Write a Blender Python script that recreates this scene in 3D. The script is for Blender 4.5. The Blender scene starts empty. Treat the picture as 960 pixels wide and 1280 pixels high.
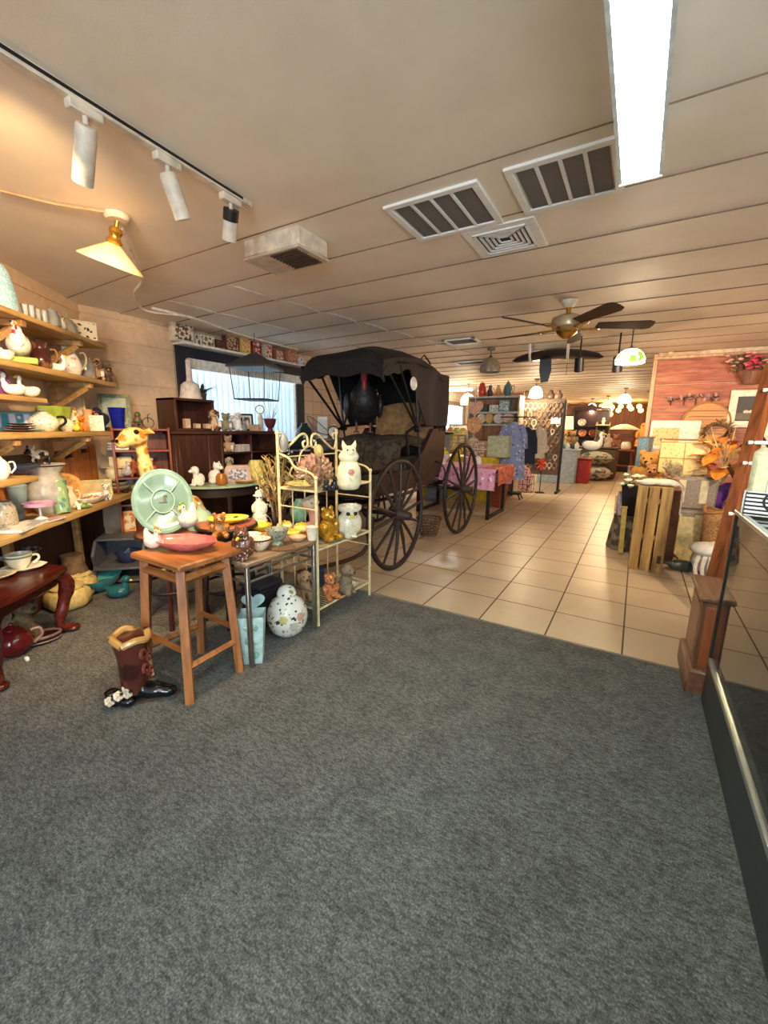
import bpy, bmesh, math, random
from mathutils import Vector, Matrix
S = bpy.context.scene
COL = S.collection
PI = math.pi
rnd = random.Random(7)

# ------------------------------------------------------------------ camera
YAW, PITCH, ROLL, FPX, EYE = 0.53792437, 0.1982102, -0.0139102, 520.541, 1.4
_f = Vector((-math.sin(YAW)*math.cos(PITCH), math.cos(YAW)*math.cos(PITCH), -math.sin(PITCH)))
_r = Vector((math.cos(YAW), math.sin(YAW), 0)); _d = _f.cross(_r)
_r2 = _r*math.cos(ROLL) + _d*math.sin(ROLL); _d2 = _d*math.cos(ROLL) - _r*math.sin(ROLL)
cam = bpy.data.cameras.new('camera'); cam_o = bpy.data.objects.new('camera', cam); COL.objects.link(cam_o)
cam.sensor_fit = 'VERTICAL'; cam.sensor_height = 36; cam.sensor_width = 27; cam.lens = FPX/1280*36
cam.clip_start = .02; cam.clip_end = 200
m3 = Matrix((_r2, -_d2, -_f)).transposed()
cam_o.matrix_world = Matrix.Translation((0, 0, EYE)) @ m3.to_4x4()
S.camera = cam_o

# ------------------------------------------------------------------ world, exposure, light
S.view_settings.view_transform = 'Standard'; S.view_settings.look = 'None'
S.view_settings.gamma = 1; S.view_settings.use_curve_mapping = False
S.view_settings.exposure = 0.9
W = bpy.data.worlds.new('daylight'); S.world = W; W.use_nodes = True
bg = W.node_tree.nodes['Background']; bg.inputs[0].default_value = (.80, .90, 1, 1); bg.inputs[1].default_value = 0.6

def lamp(name, kind, loc, power, color, size=.1, target=None, sy=None, spot=None, blend=.5, parent=None):
    l = bpy.data.lights.new(name, kind); o = bpy.data.objects.new(name, l); COL.objects.link(o)
    o.location = loc; l.energy = power; l.color = color
    if kind == 'AREA':
        l.size = size
        if sy: l.shape = 'RECTANGLE'; l.size_y = sy
    else: l.shadow_soft_size = size
    if kind == 'SPOT': l.spot_size = math.radians(spot); l.spot_blend = blend
    if target is not None:
        o.rotation_euler = (Vector(target)-Vector(loc)).to_track_quat('-Z', 'Y').to_euler()
    return o
WARM = (1, .66, .33); WARM2 = (1, .76, .48); COOL = (.94, 1, .97); DAY = (.80, .91, 1)
# daylight standing outside the two windows, and the shop front behind the photographer
lamp('window_daylight', 'AREA', (-5.0, 3.97, 1.75), 27, DAY, 1.9, (-3, 3.97, 1.6), 1.1)
lamp('window_daylight', 'AREA', (-5.0, 11.05, 1.6), 32, DAY, 1.8, (-3, 11.05, 1.5), 1.1)
lamp('shopfront_daylight', 'AREA', (1.8, -2.9, 1.5), 150, DAY, 2.4, (1.0, 2.5, .2), 2.0)

# ------------------------------------------------------------------ pixel -> world (photograph 960 x 1280)
def ray(px, py):
    return _r2*((px-480)/FPX) + _d2*((py-640)/FPX) + _f
EYEV = Vector((0, 0, EYE))
def pz(px, py, z=0.0):
    v = ray(px, py); return EYEV + v*((z-EYE)/v.z)
def pX(px, py, X):
    v = ray(px, py); return EYEV + v*(X/v.x)
def pY(px, py, Y):
    v = ray(px, py); return EYEV + v*(Y/v.y)
CORN = Vector((-4.47, 2.04, 0)); SD = Vector((-.637, .771, 0)).normalized(); SN = Vector((SD.y, -SD.x, 0))
def pW(px, py, off):
    v = ray(px, py); return EYEV + v*((SN.dot(CORN)+off)/SN.dot(v))
def mpp(p):                       # metres per photo pixel at point p
    return (Vector(p)-EYEV).dot(_f)/FPX
SANG = math.atan2(SN.y, SN.x)     # direction the shelf wall faces

# ------------------------------------------------------------------ materials
_mats = {}
def lin(c):
    return tuple((x/255/12.92 if x/255 <= .04045 else ((x/255+.055)/1.055)**2.4) for x in c[:3]) + (1,)
class NT:
    def __init__(s, name):
        m = bpy.data.materials.new(name); m.use_nodes = True; s.m = m; s.t = m.node_tree; s.n = s.t.nodes; s.b = s.n['Principled BSDF']
        s.tc = s.n.new('ShaderNodeTexCoord')
    def new(s, k, **kw):
        n = s.n.new(k)
        for a, v in kw.items():
            if a.startswith('i_'):
                a = a[2:]; n.inputs[int(a) if a.isdigit() else a].default_value = v
            else: setattr(n, a, v)
        return n
    def link(s, a, b): s.t.links.new(a, b)
    def mapping(s, scale=(1, 1, 1), src='Object', rot=(0, 0, 0)):
        mp = s.new('ShaderNodeMapping'); mp.inputs['Scale'].default_value = scale; mp.inputs['Rotation'].default_value = rot
        s.link(s.tc.outputs[src], mp.inputs[0]); return mp.outputs[0]
    def noise(s, vec, scale, detail=3, rough=.5, out='Fac'):
        n = s.new('ShaderNodeTexNoise'); n.inputs['Scale'].default_value = scale; n.inputs['Detail'].default_value = detail
        n.inputs['Roughness'].default_value = rough; s.link(vec, n.inputs['Vector']); return n.outputs[out]
    def ramp(s, fac, stops, interp='LINEAR'):
        r = s.new('ShaderNodeValToRGB'); r.color_ramp.interpolation = interp
        e = r.color_ramp.elements
        while len(e) < len(stops): e.new(.5)
        for el, (p, c) in zip(e, stops): el.position = p; el.color = c
        s.link(fac, r.inputs[0]); return r.outputs[0]
    def mix(s, fac, a, b):
        x = s.new('ShaderNodeMix', data_type='RGBA')
        for v, k in ((fac, 0), (a, 6), (b, 7)):
            if hasattr(v, 'links') or hasattr(v, 'is_output'): s.link(v, x.inputs[k])
            else: x.inputs[k].default_value = v
        return x.outputs[2]
    def base(s, v):
        if hasattr(v, 'is_output'): s.link(v, s.b.inputs['Base Color'])
        else: s.b.inputs['Base Color'].default_value = v
    def bump(s, fac, strength=.3, dist=.005):
        b = s.new('ShaderNodeBump'); b.inputs['Strength'].default_value = strength; b.inputs['Distance'].default_value = dist
        s.link(fac, b.inputs['Height']); s.link(b.outputs[0], s.b.inputs['Normal'])
    def pbr(s, rough=.5, metal=0., spec=None):
        s.b.inputs['Roughness'].default_value = rough; s.b.inputs['Metallic'].default_value = metal
        if spec is not None: s.b.inputs['Specular IOR Level'].default_value = spec
def dk(c, k): return tuple(x*k for x in c[:3])
def plain(c, rough=.5, metal=0., var=.12, bump=0., sc=18):
    k = ('plain', c, rough, metal, var, bump, sc)
    if k not in _mats:
        t = NT('plain_%d_%d_%d' % c[:3]); v = t.mapping()
        n = t.noise(v, sc, 3)
        t.base(t.ramp(n, [(.3, lin(dk(c, 1-var))), (.7, lin(tuple(min(255, x*(1+var*.6)) for x in c)))]))
        t.pbr(rough, metal)
        if bump: t.bump(n, bump, .01)
        _mats[k] = t.m
    return _mats[k]
def glaze(c, var=.1): return plain(c, .18, 0, var)
def cloth(c, var=.2): return plain(c, .92, 0, var, .4, 60)
def metalm(c, rough=.3): return plain(c, rough, .9, .08)
def wood(c1, c2, axis='x', scale=1., rough=.45, knots=False):
    k = ('wood', c1, c2, axis, scale, rough)
    if k not in _mats:
        t = NT('wood_%d_%d_%d' % c1[:3])
        sc = {'x': (2, 22, 22), 'y': (22, 2, 22), 'z': (22, 22, 2)}[axis]
        v = t.mapping(tuple(s*scale for s in sc)); n = t.noise(v, 1.0, 5, .6)
        v2 = t.mapping(tuple(s*scale*4 for s in sc)); n2 = t.noise(v2, 1., 3)
        a = t.ramp(n, [(.3, lin(c2)), (.65, lin(c1))]); b = t.ramp(n2, [(.35, lin(dk(c2, .75))), (.55, lin((255, 255, 255)))])
        x = t.new('ShaderNodeMix', data_type='RGBA', blend_type='MULTIPLY'); x.inputs[0].default_value = .35
        t.link(a, x.inputs[6]); t.link(b, x.inputs[7]); t.base(x.outputs[2]); t.pbr(rough); t.bump(n2, .15, .002)
        _mats[k] = t.m
    return _mats[k]
def spots(bgc, fg, scale=30, th=.35, rough=.2, fg2=None):
    k = ('spots', bgc, fg, scale, th, rough, fg2)
    if k not in _mats:
        t = NT('spotted'); v = t.mapping(); n0 = t.noise(v, scale*.6, 2, .5, 'Color')
        mx = t.new('ShaderNodeMix', data_type='RGBA'); mx.inputs[0].default_value = .06; t.link(v, mx.inputs[6]); t.link(n0, mx.inputs[7])
        vo = t.new('ShaderNodeTexVoronoi'); vo.inputs['Scale'].default_value = scale; t.link(mx.outputs[2], vo.inputs['Vector'])
        msk = t.ramp(vo.outputs['Distance'], [(th-.05, (1, 1, 1, 1)), (th+.03, (0, 0, 0, 1))])
        col = lin(fg)
        if fg2:
            sep = t.new('ShaderNodeSeparateColor'); t.link(vo.outputs['Color'], sep.inputs[0])
            col = t.ramp(sep.outputs[0], [(.45, lin(fg)), (.55, lin(fg2))])
        t.base(t.mix(msk, lin(bgc), col)); t.pbr(rough); _mats[k] = t.m
    return _mats[k]
def patch(c1, c2, scale=10, th=.5, rough=.3, c3=None):
    k = ('patch', c1, c2, scale, th, rough, c3)
    if k not in _mats:
        t = NT('patched'); v = t.mapping(); n = t.noise(v, scale, 2)
        st = [(th-.03, lin(c1)), (th+.03, lin(c2))]
        if c3: st += [(th+.1, lin(c2)), (th+.14, lin(c3))]
        t.base(t.ramp(n, st)); t.pbr(rough); _mats[k] = t.m
    return _mats[k]
def emit(c, strength):
    k = ('emit', c, strength)
    if k not in _mats:
        t = NT('lit'); t.base(lin(c)); t.b.inputs['Emission Color'].default_value = lin(c); t.b.inputs['Emission Strength'].default_value = strength
        t.pbr(.5); _mats[k] = t.m
    return _mats[k]
def glass(c=(235, 245, 245), clear=.8, ior=1.45):
    k = ('glass', c, clear, ior)
    if k not in _mats:
        t = NT('glass'); t.n.remove(t.b)
        tr = t.new('ShaderNodeBsdfTransparent'); tr.inputs[0].default_value = lin(c)
        gl = t.new('ShaderNodeBsdfGlossy'); gl.inputs['Roughness'].default_value = .02; gl.inputs[0].default_value = (1, 1, 1, 1)
        df = t.new('ShaderNodeBsdfDiffuse'); df.inputs[0].default_value = lin(c)
        fr = t.new('ShaderNodeFresnel'); fr.inputs[0].default_value = ior
        m1 = t.new('ShaderNodeMixShader'); m1.inputs[0].default_value = 1-clear; t.link(tr.outputs[0], m1.inputs[1]); t.link(df.outputs[0], m1.inputs[2])
        m2 = t.new('ShaderNodeMixShader'); t.link(fr.outputs[0], m2.inputs[0]); t.link(m1.outputs[0], m2.inputs[1]); t.link(gl.outputs[0], m2.inputs[2])
        t.link(m2.outputs[0], t.n['Material Output'].inputs[0]); _mats[k] = t.m
    return _mats[k]

# ------------------------------------------------------------------ mesh builder
def TR(loc=(0, 0, 0), rz=0, rx=0, ry=0, s=1):
    m = Matrix.Translation(loc) @ Matrix.Rotation(rz, 4, 'Z') @ Matrix.Rotation(ry, 4, 'Y') @ Matrix.Rotation(rx, 4, 'X')
    sv = (s, s, s) if not hasattr(s, '__len__') else s
    return m @ Matrix.Diagonal((*sv, 1))
class MB:
    def __init__(s): s.v = []; s.f = []; s.mi = []; s.T = Matrix.Identity(4); s.k = 0
    def at(s, *a, **k): s.T = TR(*a, **k); return s
    def mat(s, k): s.k = k; return s
    def add(s, vs, fs):
        o = len(s.v); s.v += [tuple(s.T @ Vector(v)) for v in vs]
        for f in fs: s.f.append(tuple(i+o for i in f)); s.mi.append(s.k)
        return s
    def box(s, c, d, b=None):
        x, y, z = (q/2 for q in d)
        if b is None: b = min(d)*.12
        b = min(b, min(x, y, z)*.9)
        vs = []; idx = {}
        for sx in (-1, 1):
            for sy in (-1, 1):
                for sz in (-1, 1):
                    for ax in range(3):
                        q = [sx*(x-b), sy*(y-b), sz*(z-b)]; q[ax] = (sx*x, sy*y, sz*z)[ax]
                        idx[(sx, sy, sz, ax)] = len(vs); vs.append((q[0]+c[0], q[1]+c[1], q[2]+c[2]))
        fs = []
        for ax in range(3):
            u, w = [(1, 2), (2, 0), (0, 1)][ax]
            for sg in (-1, 1):
                q = []
                for a, bb in ((-1, -1), (1, -1), (1, 1), (-1, 1)):
                    k = [0, 0, 0]; k[ax] = sg; k[u] = a; k[w] = bb; q.append(idx[(*k, ax)])
                fs.append(q if sg > 0 else q[::-1])
            # edges along ax
            for a in (-1, 1):
                for bb in (-1, 1):
                    k1 = [0, 0, 0]; k1[ax] = -1; k1[u] = a; k1[w] = bb; k2 = list(k1); k2[ax] = 1
                    q = [idx[(*k1, u)], idx[(*k2, u)], idx[(*k2, w)], idx[(*k1, w)]]
                    fs.append(q if a*bb < 0 else q[::-1])
        for sx in (-1, 1):
            for sy in (-1, 1):
                for sz in (-1, 1):
                    q = [idx[(sx, sy, sz, a)] for a in range(3)]; fs.append(q if sx*sy*sz > 0 else q[::-1])
        return s.add(vs, fs)
    def bx(s, x0, x1, y0, y1, z0, z1, b=None):
        return s.box(((x0+x1)/2, (y0+y1)/2, (z0+z1)/2), (abs(x1-x0), abs(y1-y0), abs(z1-z0)), b)
    def lathe(s, prof, n=20, c=(0, 0, 0), lobes=0, amp=0, sx=1, sy=1, cap=True):
        vs = []; fs = []; L = len(prof)
        for i in range(n):
            a = 2*PI*i/n; ca, sa = math.cos(a), math.sin(a); w = 1+(amp*math.cos(lobes*a) if lobes else 0)
            for r, z in prof: vs.append((c[0]+r*w*ca*sx, c[1]+r*w*sa*sy, c[2]+z))
        for i in range(n):
            j = (i+1) % n
            for k in range(L-1):
                if prof[k][0] < 1e-6 and prof[k+1][0] < 1e-6: continue
                fs.append((i*L+k, j*L+k, j*L+k+1, i*L+k+1))
        if not cap:
            for i in range(n): j = (i+1) % n; fs.append((i*L+L-1, j*L+L-1, j*L, i*L))
            return s.add(vs, fs)
        if prof[0][0] > 1e-6: fs.append(tuple(i*L for i in range(n))[::-1])
        if prof[-1][0] > 1e-6: fs.append(tuple(i*L+L-1 for i in range(n)))
        return s.add(vs, fs)
    def tube(s, pts, r, n=6, closed=False, r2=None):
        pts = [Vector(p) for p in pts]; N = len(pts); rings = []; up = None
        for i, p in enumerate(pts):
            if closed: t = pts[(i+1) % N]-pts[i-1]
            else: t = pts[min(i+1, N-1)]-pts[max(i-1, 0)]
            t = t.normalized() if t.length > 1e-9 else Vector((0, 0, 1))
            if up is None: up = Vector((0, 0, 1)) if abs(t.z) < .9 else Vector((1, 0, 0))
            a = t.cross(up); a = a.normalized() if a.length > 1e-6 else t.orthogonal().normalized(); b = t.cross(a); up = -b if b.length > 0 else up
            if hasattr(r, '__len__'): rr = r[i]
            else: rr = r if r2 is None else r+(r2-r)*i/max(1, N-1)
            rings.append([p+a*rr*math.cos(2*PI*k/n)+b*rr*math.sin(2*PI*k/n) for k in range(n)])
        vs = [v for R in rings for v in R]; fs = []
        for i in range(N if closed else N-1):
            j = (i+1) % N
            for k in range(n): fs.append((i*n+k, i*n+(k+1) % n, j*n+(k+1) % n, j*n+k))
        if not closed: fs.append(tuple(range(n))); fs.append(tuple((N-1)*n+k for k in range(n))[::-1])
        return s.add(vs, [f[::-1] for f in fs])
    def cyl(s, p0, p1, r0, r1=None, n=12): return s.tube([p0, p1], r0, n, r2=r0 if r1 is None else r1)
    def ell(s, c, r, nu=14, nv=8, R=None):
        r = (r, r, r) if not hasattr(r, '__len__') else r
        vs = []; fs = []; R = R or Matrix.Identity(3)
        for j in range(nv+1):
            ph = PI*j/nv
            for i in range(nu):
                a = 2*PI*i/nu
                vs.append(Vector(c)+R @ Vector((r[0]*math.sin(ph)*math.cos(a), r[1]*math.sin(ph)*math.sin(a), -r[2]*math.cos(ph))))
        for j in range(nv):
            for i in range(nu):
                k = (i+1) % nu
                if j == 0: fs.append((i, (j+1)*nu+k, (j+1)*nu+i))
                elif j == nv-1: fs.append((j*nu+i, j*nu+k, (j+1)*nu+i))
                else: fs.append((j*nu+i, j*nu+k, (j+1)*nu+k, (j+1)*nu+i))
        return s.add(vs, fs)
    def prism(s, pts, z0, z1):
        n = len(pts); vs = [(x, y, z0) for x, y in pts]+[(x, y, z1) for x, y in pts]
        ar = sum(pts[i][0]*pts[(i+1) % n][1]-pts[(i+1) % n][0]*pts[i][1] for i in range(n))
        fs = [tuple(range(n))[::-1], tuple(range(n, 2*n))]+[(i, (i+1) % n, (i+1) % n+n, i+n) for i in range(n)]
        if (ar < 0) != (z1 < z0): fs = [f[::-1] for f in fs]
        return s.add(vs, fs)
    def prismY(s, pts, y0, y1):     # outline in x-z, thickness along y
        T = s.T; s.T = T @ Matrix(((1, 0, 0, 0), (0, 0, -1, 0), (0, 1, 0, 0), (0, 0, 0, 1)))
        s.prism(pts, -y0, -y1); s.T = T; return s
    def prismX(s, pts, x0, x1):     # outline in y-z, thickness along x
        T = s.T; s.T = T @ Matrix(((0, 0, 1, 0), (1, 0, 0, 0), (0, 1, 0, 0), (0, 0, 0, 1)))
        s.prism(pts, x0, x1); s.T = T; return s
    def ring(s, c, R, r, axis='z', n=24, m=6, ry=None, a0=0, a1=2*PI):
        full = abs(a1-a0-2*PI) < 1e-6; k = n if full else n+1; ry = ry or R; p = []
        for i in range(k):
            a = a0+(a1-a0)*i/n; u, w = R*math.cos(a), ry*math.sin(a)
            p.append((c[0]+u, c[1]+w, c[2]) if axis == 'z' else (c[0]+u, c[1], c[2]+w) if axis == 'y' else (c[0], c[1]+u, c[2]+w))
        return s.tube(p, r, m, closed=full)
    def grid(s, fn, nu, nv):
        vs = [fn(i/nu, j/nv) for j in range(nv+1) for i in range(nu+1)]; w = nu+1
        return s.add(vs, [(j*w+i, j*w+i+1, (j+1)*w+i+1, (j+1)*w+i) for j in range(nv) for i in range(nu)])
    def sheet(s, fn, nu, nv, th):   # a grid given thickness
        P = [[Vector(fn(i/nu, j/nv)) for i in range(nu+1)] for j in range(nv+1)]; w = nu+1; top = []; bot = []
        for j in range(nv+1):
            for i in range(nu+1):
                du = P[j][min(i+1, nu)]-P[j][max(i-1, 0)]; dv = P[min(j+1, nv)][i]-P[max(j-1, 0)][i]
                nn = du.cross(dv); nn = nn.normalized() if nn.length > 1e-12 else Vector((0, 0, 1))
                top.append(P[j][i]+nn*th/2); bot.append(P[j][i]-nn*th/2)
        o = len(top); fs = []
        for j in range(nv):
            for i in range(nu):
                q = (j*w+i, j*w+i+1, (j+1)*w+i+1, (j+1)*w+i); fs.append(q); fs.append(tuple(x+o for x in q[::-1]))
        for i in range(nu):
            fs.append((i+1, i, i+o, i+1+o)); a = nv*w+i; fs.append((a, a+1, a+1+o, a+o))
        for j in range(nv):
            a = j*w; fs.append((a, a+w, a+w+o, a+o)); a = j*w+nu; fs.append((a+w, a, a+o, a+w+o))
        return s.add(top+bot, fs)
    def build(s, name, mats, parent=None, ang=40, remesh=None, loc=None, rz=0):
        me = bpy.data.meshes.new(name); me.from_pydata(s.v, [], s.f)
        ms = mats if isinstance(mats, (list, tuple)) else [mats]
        for m in ms: me.materials.append(m)
        if len(ms) > 1: me.polygons.foreach_set('material_index', [min(k, len(ms)-1) for k in s.mi])
        me.polygons.foreach_set('use_smooth', [True]*len(me.polygons))
        me.update()
        if not remesh: me.set_sharp_from_angle(angle=math.radians(ang))
        o = bpy.data.objects.new(name, me); COL.objects.link(o)
        if remesh:
            md = o.modifiers.new('skin', 'REMESH'); md.mode = 'VOXEL'; md.voxel_size = remesh; md.use_smooth_shade = True
            sm = o.modifiers.new('soft', 'SMOOTH'); sm.iterations = 4; sm.factor = .5
        if parent: o.parent = parent
        if loc is not None: o.location = loc; o.rotation_euler.z = rz
        return o
def thing(name, label, cat, loc=(0, 0, 0), rz=0, group=None, s=1):
    o = bpy.data.objects.new(name, None); COL.objects.link(o); o.location = loc; o.rotation_euler.z = rz
    o.empty_display_size = .05; o.scale = (s, s, s) if not hasattr(s, '__len__') else s
    return tag(o, label, cat, group)
def tag(o, label, cat, group=None, kind=None):
    o['label'] = label; o['category'] = cat
    if group: o['group'] = group
    if kind: o['kind'] = kind
    return o
def struct(o):
    o['kind'] = 'structure'; return o
_kids = {}
def dup(root, loc, rz=None, label=None, group=None, s=None):
    r = root.copy(); COL.objects.link(r); r.location = loc
    if rz is not None: r.rotation_euler.z = rz
    if label: r['label'] = label
    if group: r['group'] = group
    if s: r.scale = (s, s, s)
    for ch in [o for o in COL.objects if o.parent == root]:
        c = ch.copy(); COL.objects.link(c); c.parent = r
        for g in [o for o in COL.objects if o.parent == ch]:
            d = g.copy(); COL.objects.link(d); d.parent = c
    return r
# ================================================================== THE ROOM
CZ = 2.5; XL = -4.47; YP = 7.3; YB = 20.5; XR = 2.6; YR = -2.6; YC = 2.86
# tile floor
def m_tile():
    t = NT('floor_tile'); T = 0.4705
    v = t.mapping((1/T, 1/T, 1)); 
    mp = v.node; mp.inputs['Location'].default_value = (-0.1467, -.092, 0)
    br = t.new('ShaderNodeTexBrick'); br.offset = 0; br.squash = 1
    br.inputs['Scale'].default_value = 1; br.inputs['Mortar Size'].default_value = .012; br.inputs['Mortar Smooth'].default_value = .15
    br.inputs['Brick Width'].default_value = 1; br.inputs['Row Height'].default_value = 1; br.inputs['Bias'].default_value = 0
    br.inputs['Color1'].default_value = lin((196, 176, 150)); br.inputs['Color2'].default_value = lin((186, 166, 141)); br.inputs['Mortar'].default_value = lin((70, 52, 40))
    t.link(v, br.inputs['Vector'])
    n = t.noise(t.mapping((1, 1, 1)), 2.2, 5, .6)
    x = t.new('ShaderNodeMix', data_type='RGBA', blend_type='MULTIPLY'); x.inputs[0].default_value = .5
    t.link(br.outputs['Color'], x.inputs[6]); t.link(t.ramp(n, [(.3, lin((222, 212, 204))), (.6, (1, 1, 1, 1))]), x.inputs[7])
    t.base(x.outputs[2]); t.pbr(.3, 0, .5)
    t.link(t.ramp(br.outputs['Fac'], [(0, (.34, .34, .34, 1)), (1, (.7, .7, .7, 1))]), t.b.inputs['Roughness'])
    inv = t.new('ShaderNodeMath', operation='SUBTRACT'); inv.inputs[0].default_value = 1; t.link(br.outputs['Fac'], inv.inputs[1]); t.bump(inv.outputs[0], .4, .003)
    return t.m
struct(MB().bx(XL, XR, YC, YB, -.1, 0, .001).build('floor', m_tile()))
def m_carpet():
    t = NT('grey_carpet'); v = t.mapping()
    n = t.noise(v, 160, 4, .7); n2 = t.noise(v, 7, 4, .6); n3 = t.noise(t.mapping((38, 80, 38)), 1, 3, .7)
    a = t.ramp(n, [(.25, lin((60, 60, 59))), (.5, lin((112, 112, 110))), (.75, lin((166, 166, 163)))])
    x = t.new('ShaderNodeMix', data_type='RGBA', blend_type='MULTIPLY'); x.inputs[0].default_value = .75
    t.link(a, x.inputs[6]); t.link(t.ramp(n3, [(.36, lin((150, 150, 150))), (.62, (1, 1, 1, 1))]), x.inputs[7])
    y = t.new('ShaderNodeMix', data_type='RGBA', blend_type='MULTIPLY'); y.inputs[0].default_value = .6
    t.link(x.outputs[2], y.inputs[6]); t.link(t.ramp(n2, [(.35, lin((205, 205, 205))), (.6, (1, 1, 1, 1))]), y.inputs[7])
    t.base(y.outputs[2]); t.pbr(.95, 0, .15); t.bump(n, .8, .006); return t.m
struct(MB().bx(XL-2, XR, YR, YC, -.1, .006, .002).build('floor_carpet', m_carpet()))
# ceiling boards, each board's near edge a little lower than the last one's
def m_ceil():
    t = NT('ceiling_paint'); v = t.mapping(); n = t.noise(v, 1.2, 5, .6)
    t.base(t.ramp(n, [(.3, lin((228, 212, 190))), (.6, lin((244, 231, 211)))])); t.pbr(.6)
    t.bump(t.noise(v, 120, 2), .12, .003); return t.m
CEIL = m_ceil(); SEAM_SHADE = plain((112, 86, 62), .8)  # brown on the board lips paints in the shadow of the gaps
def cz(X, Y):                       # the ceiling droops towards the window wall
    u = max(0, (-2.6-X)/1.9); return CZ - .035*u*u
mb = MB(); xs = [-6.6, XL-.3, -4.2, -3.9, -3.5, -3.1, -2.6, -1.5, 0, 1.3, XR]
edges = [1.92+.49*k for k in range(39)]
seams = [(YR, edges[0])]+[(edges[i], edges[i+1]) for i in range(len(edges)-1)]
for (a, b) in seams:
    near = -.007 if a > 0 else 0.
    for i in range(len(xs)-1):
        x, q = xs[i], xs[i+1]; c0, c1 = cz(x, a), cz(q, a)
        mb.mat(0).add([(x, a, c0+near), (x, b, c0), (q, b, c1), (q, a, c1+near)], [(0, 1, 2, 3)])
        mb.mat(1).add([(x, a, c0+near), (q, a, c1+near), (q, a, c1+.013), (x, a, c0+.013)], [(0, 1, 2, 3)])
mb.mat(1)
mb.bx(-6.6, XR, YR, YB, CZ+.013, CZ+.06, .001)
ceil = struct(mb.build('ceiling', [CEIL, SEAM_SHADE]))
# cross battens of the drooping part near the window
mb = MB()
for k in range(1, 9):
    y0 = edges[k]; y1 = edges[k+1]
    for X in (-3.0+.09*k, -3.75+.05*k):
        mb.tube([(X+.10*math.sin(PI*i/6)*.6+i*.01, y0+(y1-y0)*i/6, cz(X, y0)-.004-.010*math.sin(PI*i/6)-.012*i/6) for i in range(7)], .006, 5)
struct(mb.build('ceiling_batten', plain((196, 184, 172), .6)))
# left wall of painted panels / blocks with a hole for the window
WZ0, WZ1 = 1.18, 2.13
WY0, WY1 = 3.08, 4.86
F2Y0, F2Y1, F2Z0, F2Z1 = 10.2, 11.9, .95, 2.05
def m_block():
    t = NT('painted_block'); v = t.mapping((1, 1, 1))
    sp = t.new('ShaderNodeSeparateXYZ'); t.link(t.tc.outputs['Object'], sp.inputs[0])
    cb = t.new('ShaderNodeCombineXYZ'); t.link(sp.outputs[1], cb.inputs[0]); t.link(sp.outputs[2], cb.inputs[1])
    br = t.new('ShaderNodeTexBrick'); br.offset = 0
    br.inputs['Scale'].default_value = 1; br.inputs['Mortar Size'].default_value = .004; br.inputs['Mortar Smooth'].default_value = .3
    br.inputs['Brick Width'].default_value = .21; br.inputs['Row Height'].default_value = .2
    br.inputs['Color1'].default_value = lin((214, 188, 160)); br.inputs['Color2'].default_value = lin((206, 180, 152)); br.inputs['Mortar'].default_value = lin((138, 108, 82))
    t.link(cb.outputs[0], br.inputs['Vector']); t.base(br.outputs['Color']); t.pbr(.6)
    inv = t.new('ShaderNodeMath', operation='SUBTRACT'); inv.inputs[0].default_value = 1; t.link(br.outputs['Fac'], inv.inputs[1]); t.bump(inv.outputs[0], .5, .004)
    return t.m
BLOCK = m_block(); LAP = plain((212, 184, 154), .6, 0, .05)
mb = MB()
z = 0                               # lapped boards between the corner and the window
while z < CZ:
    z1 = min(z+.2, CZ+.02)
    mb.prismY([(XL-.1, z), (XL+.012, z), (XL+.001, z1), (XL-.1, z1)], 1.9, 2.93); z = z1
mb.mat(1)
T = .1
def wallrect(y0, y1, z0, z1): mb.bx(XL-T, XL, y0, y1, z0, z1, .0005)
wallrect(2.93, WY0, 0, CZ); wallrect(WY0, WY1, 0, WZ0); wallrect(WY0, WY1, WZ1, CZ); wallrect(WY1, F2Y0, 0, CZ)
wallrect(F2Y0, F2Y1, 0, F2Z0); wallrect(F2Y0, F2Y1, F2Z1, CZ); wallrect(F2Y1, YB, 0, CZ)
struct(mb.build('wall_left', [LAP, BLOCK]))
# shelf wall set at an angle, running back past the left of the frame
SW = CORN - SD*3.2
mb = MB(); mb.at((SW.x, SW.y, 0), math.atan2(SD.y, SD.x))
z = 1.18
while z < CZ:
    z1 = min(z+.2, CZ+.02); mb.prismX([(.1, z), (-.012, z), (-.001, z1), (.1, z1)], 0, 3.22); z = z1
mb.mat(1).bx(0, 3.22, -.004, .1, 0, 1.18, .001)
struct(mb.build('wall_angled', [LAP, wood((74, 46, 30), (48, 28, 18), 'z', .4)]))
# rear-left wall behind the camera side, right wall, far walls
struct(MB().bx(-2.5, -2.42, YR, -.42, 0, CZ).build('wall_rear_left', LAP))
struct(MB().bx(XR, XR+.1, 1.0, YP, 0, CZ).build('wall_right', LAP))
def m_plank():
    t = NT('reddish_plank'); sp = t.new('ShaderNodeSeparateXYZ'); t.link(t.tc.outputs['Object'], sp.inputs[0])
    n = t.noise(t.mapping((1.2, 1, 14)), 2.2, 6, .65); n2 = t.noise(t.mapping((.6, 1, 2.2)), 3, 3, .6)
    a = t.ramp(n, [(.28, lin((112, 58, 42))), (.5, lin((178, 108, 80))), (.72, lin((206, 140, 104)))])
    b = t.ramp(n2, [(.35, lin((196, 130, 112))), (.65, lin((255, 246, 226)))])
    x = t.new('ShaderNodeMix', data_type='RGBA', blend_type='MULTIPLY'); x.inputs[0].default_value = .75
    t.link(a, x.inputs[6]); t.link(b, x.inputs[7]); t.base(x.outputs[2]); t.pbr(.55); t.bump(n, .2, .004); return t.m
PLANK = m_plank()
mb = MB(); zz = [0, .36, .72, 1.06, 1.38, 1.72, 2.06, 2.40]
for i in range(7): mb.bx(.12, XR, YP, YP+.03, zz[i]+.004, zz[i+1]-.004, .004)
mb.mat(1).bx(.12, XR, YP+.02, YP+.1, 0, CZ, .001)
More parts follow.
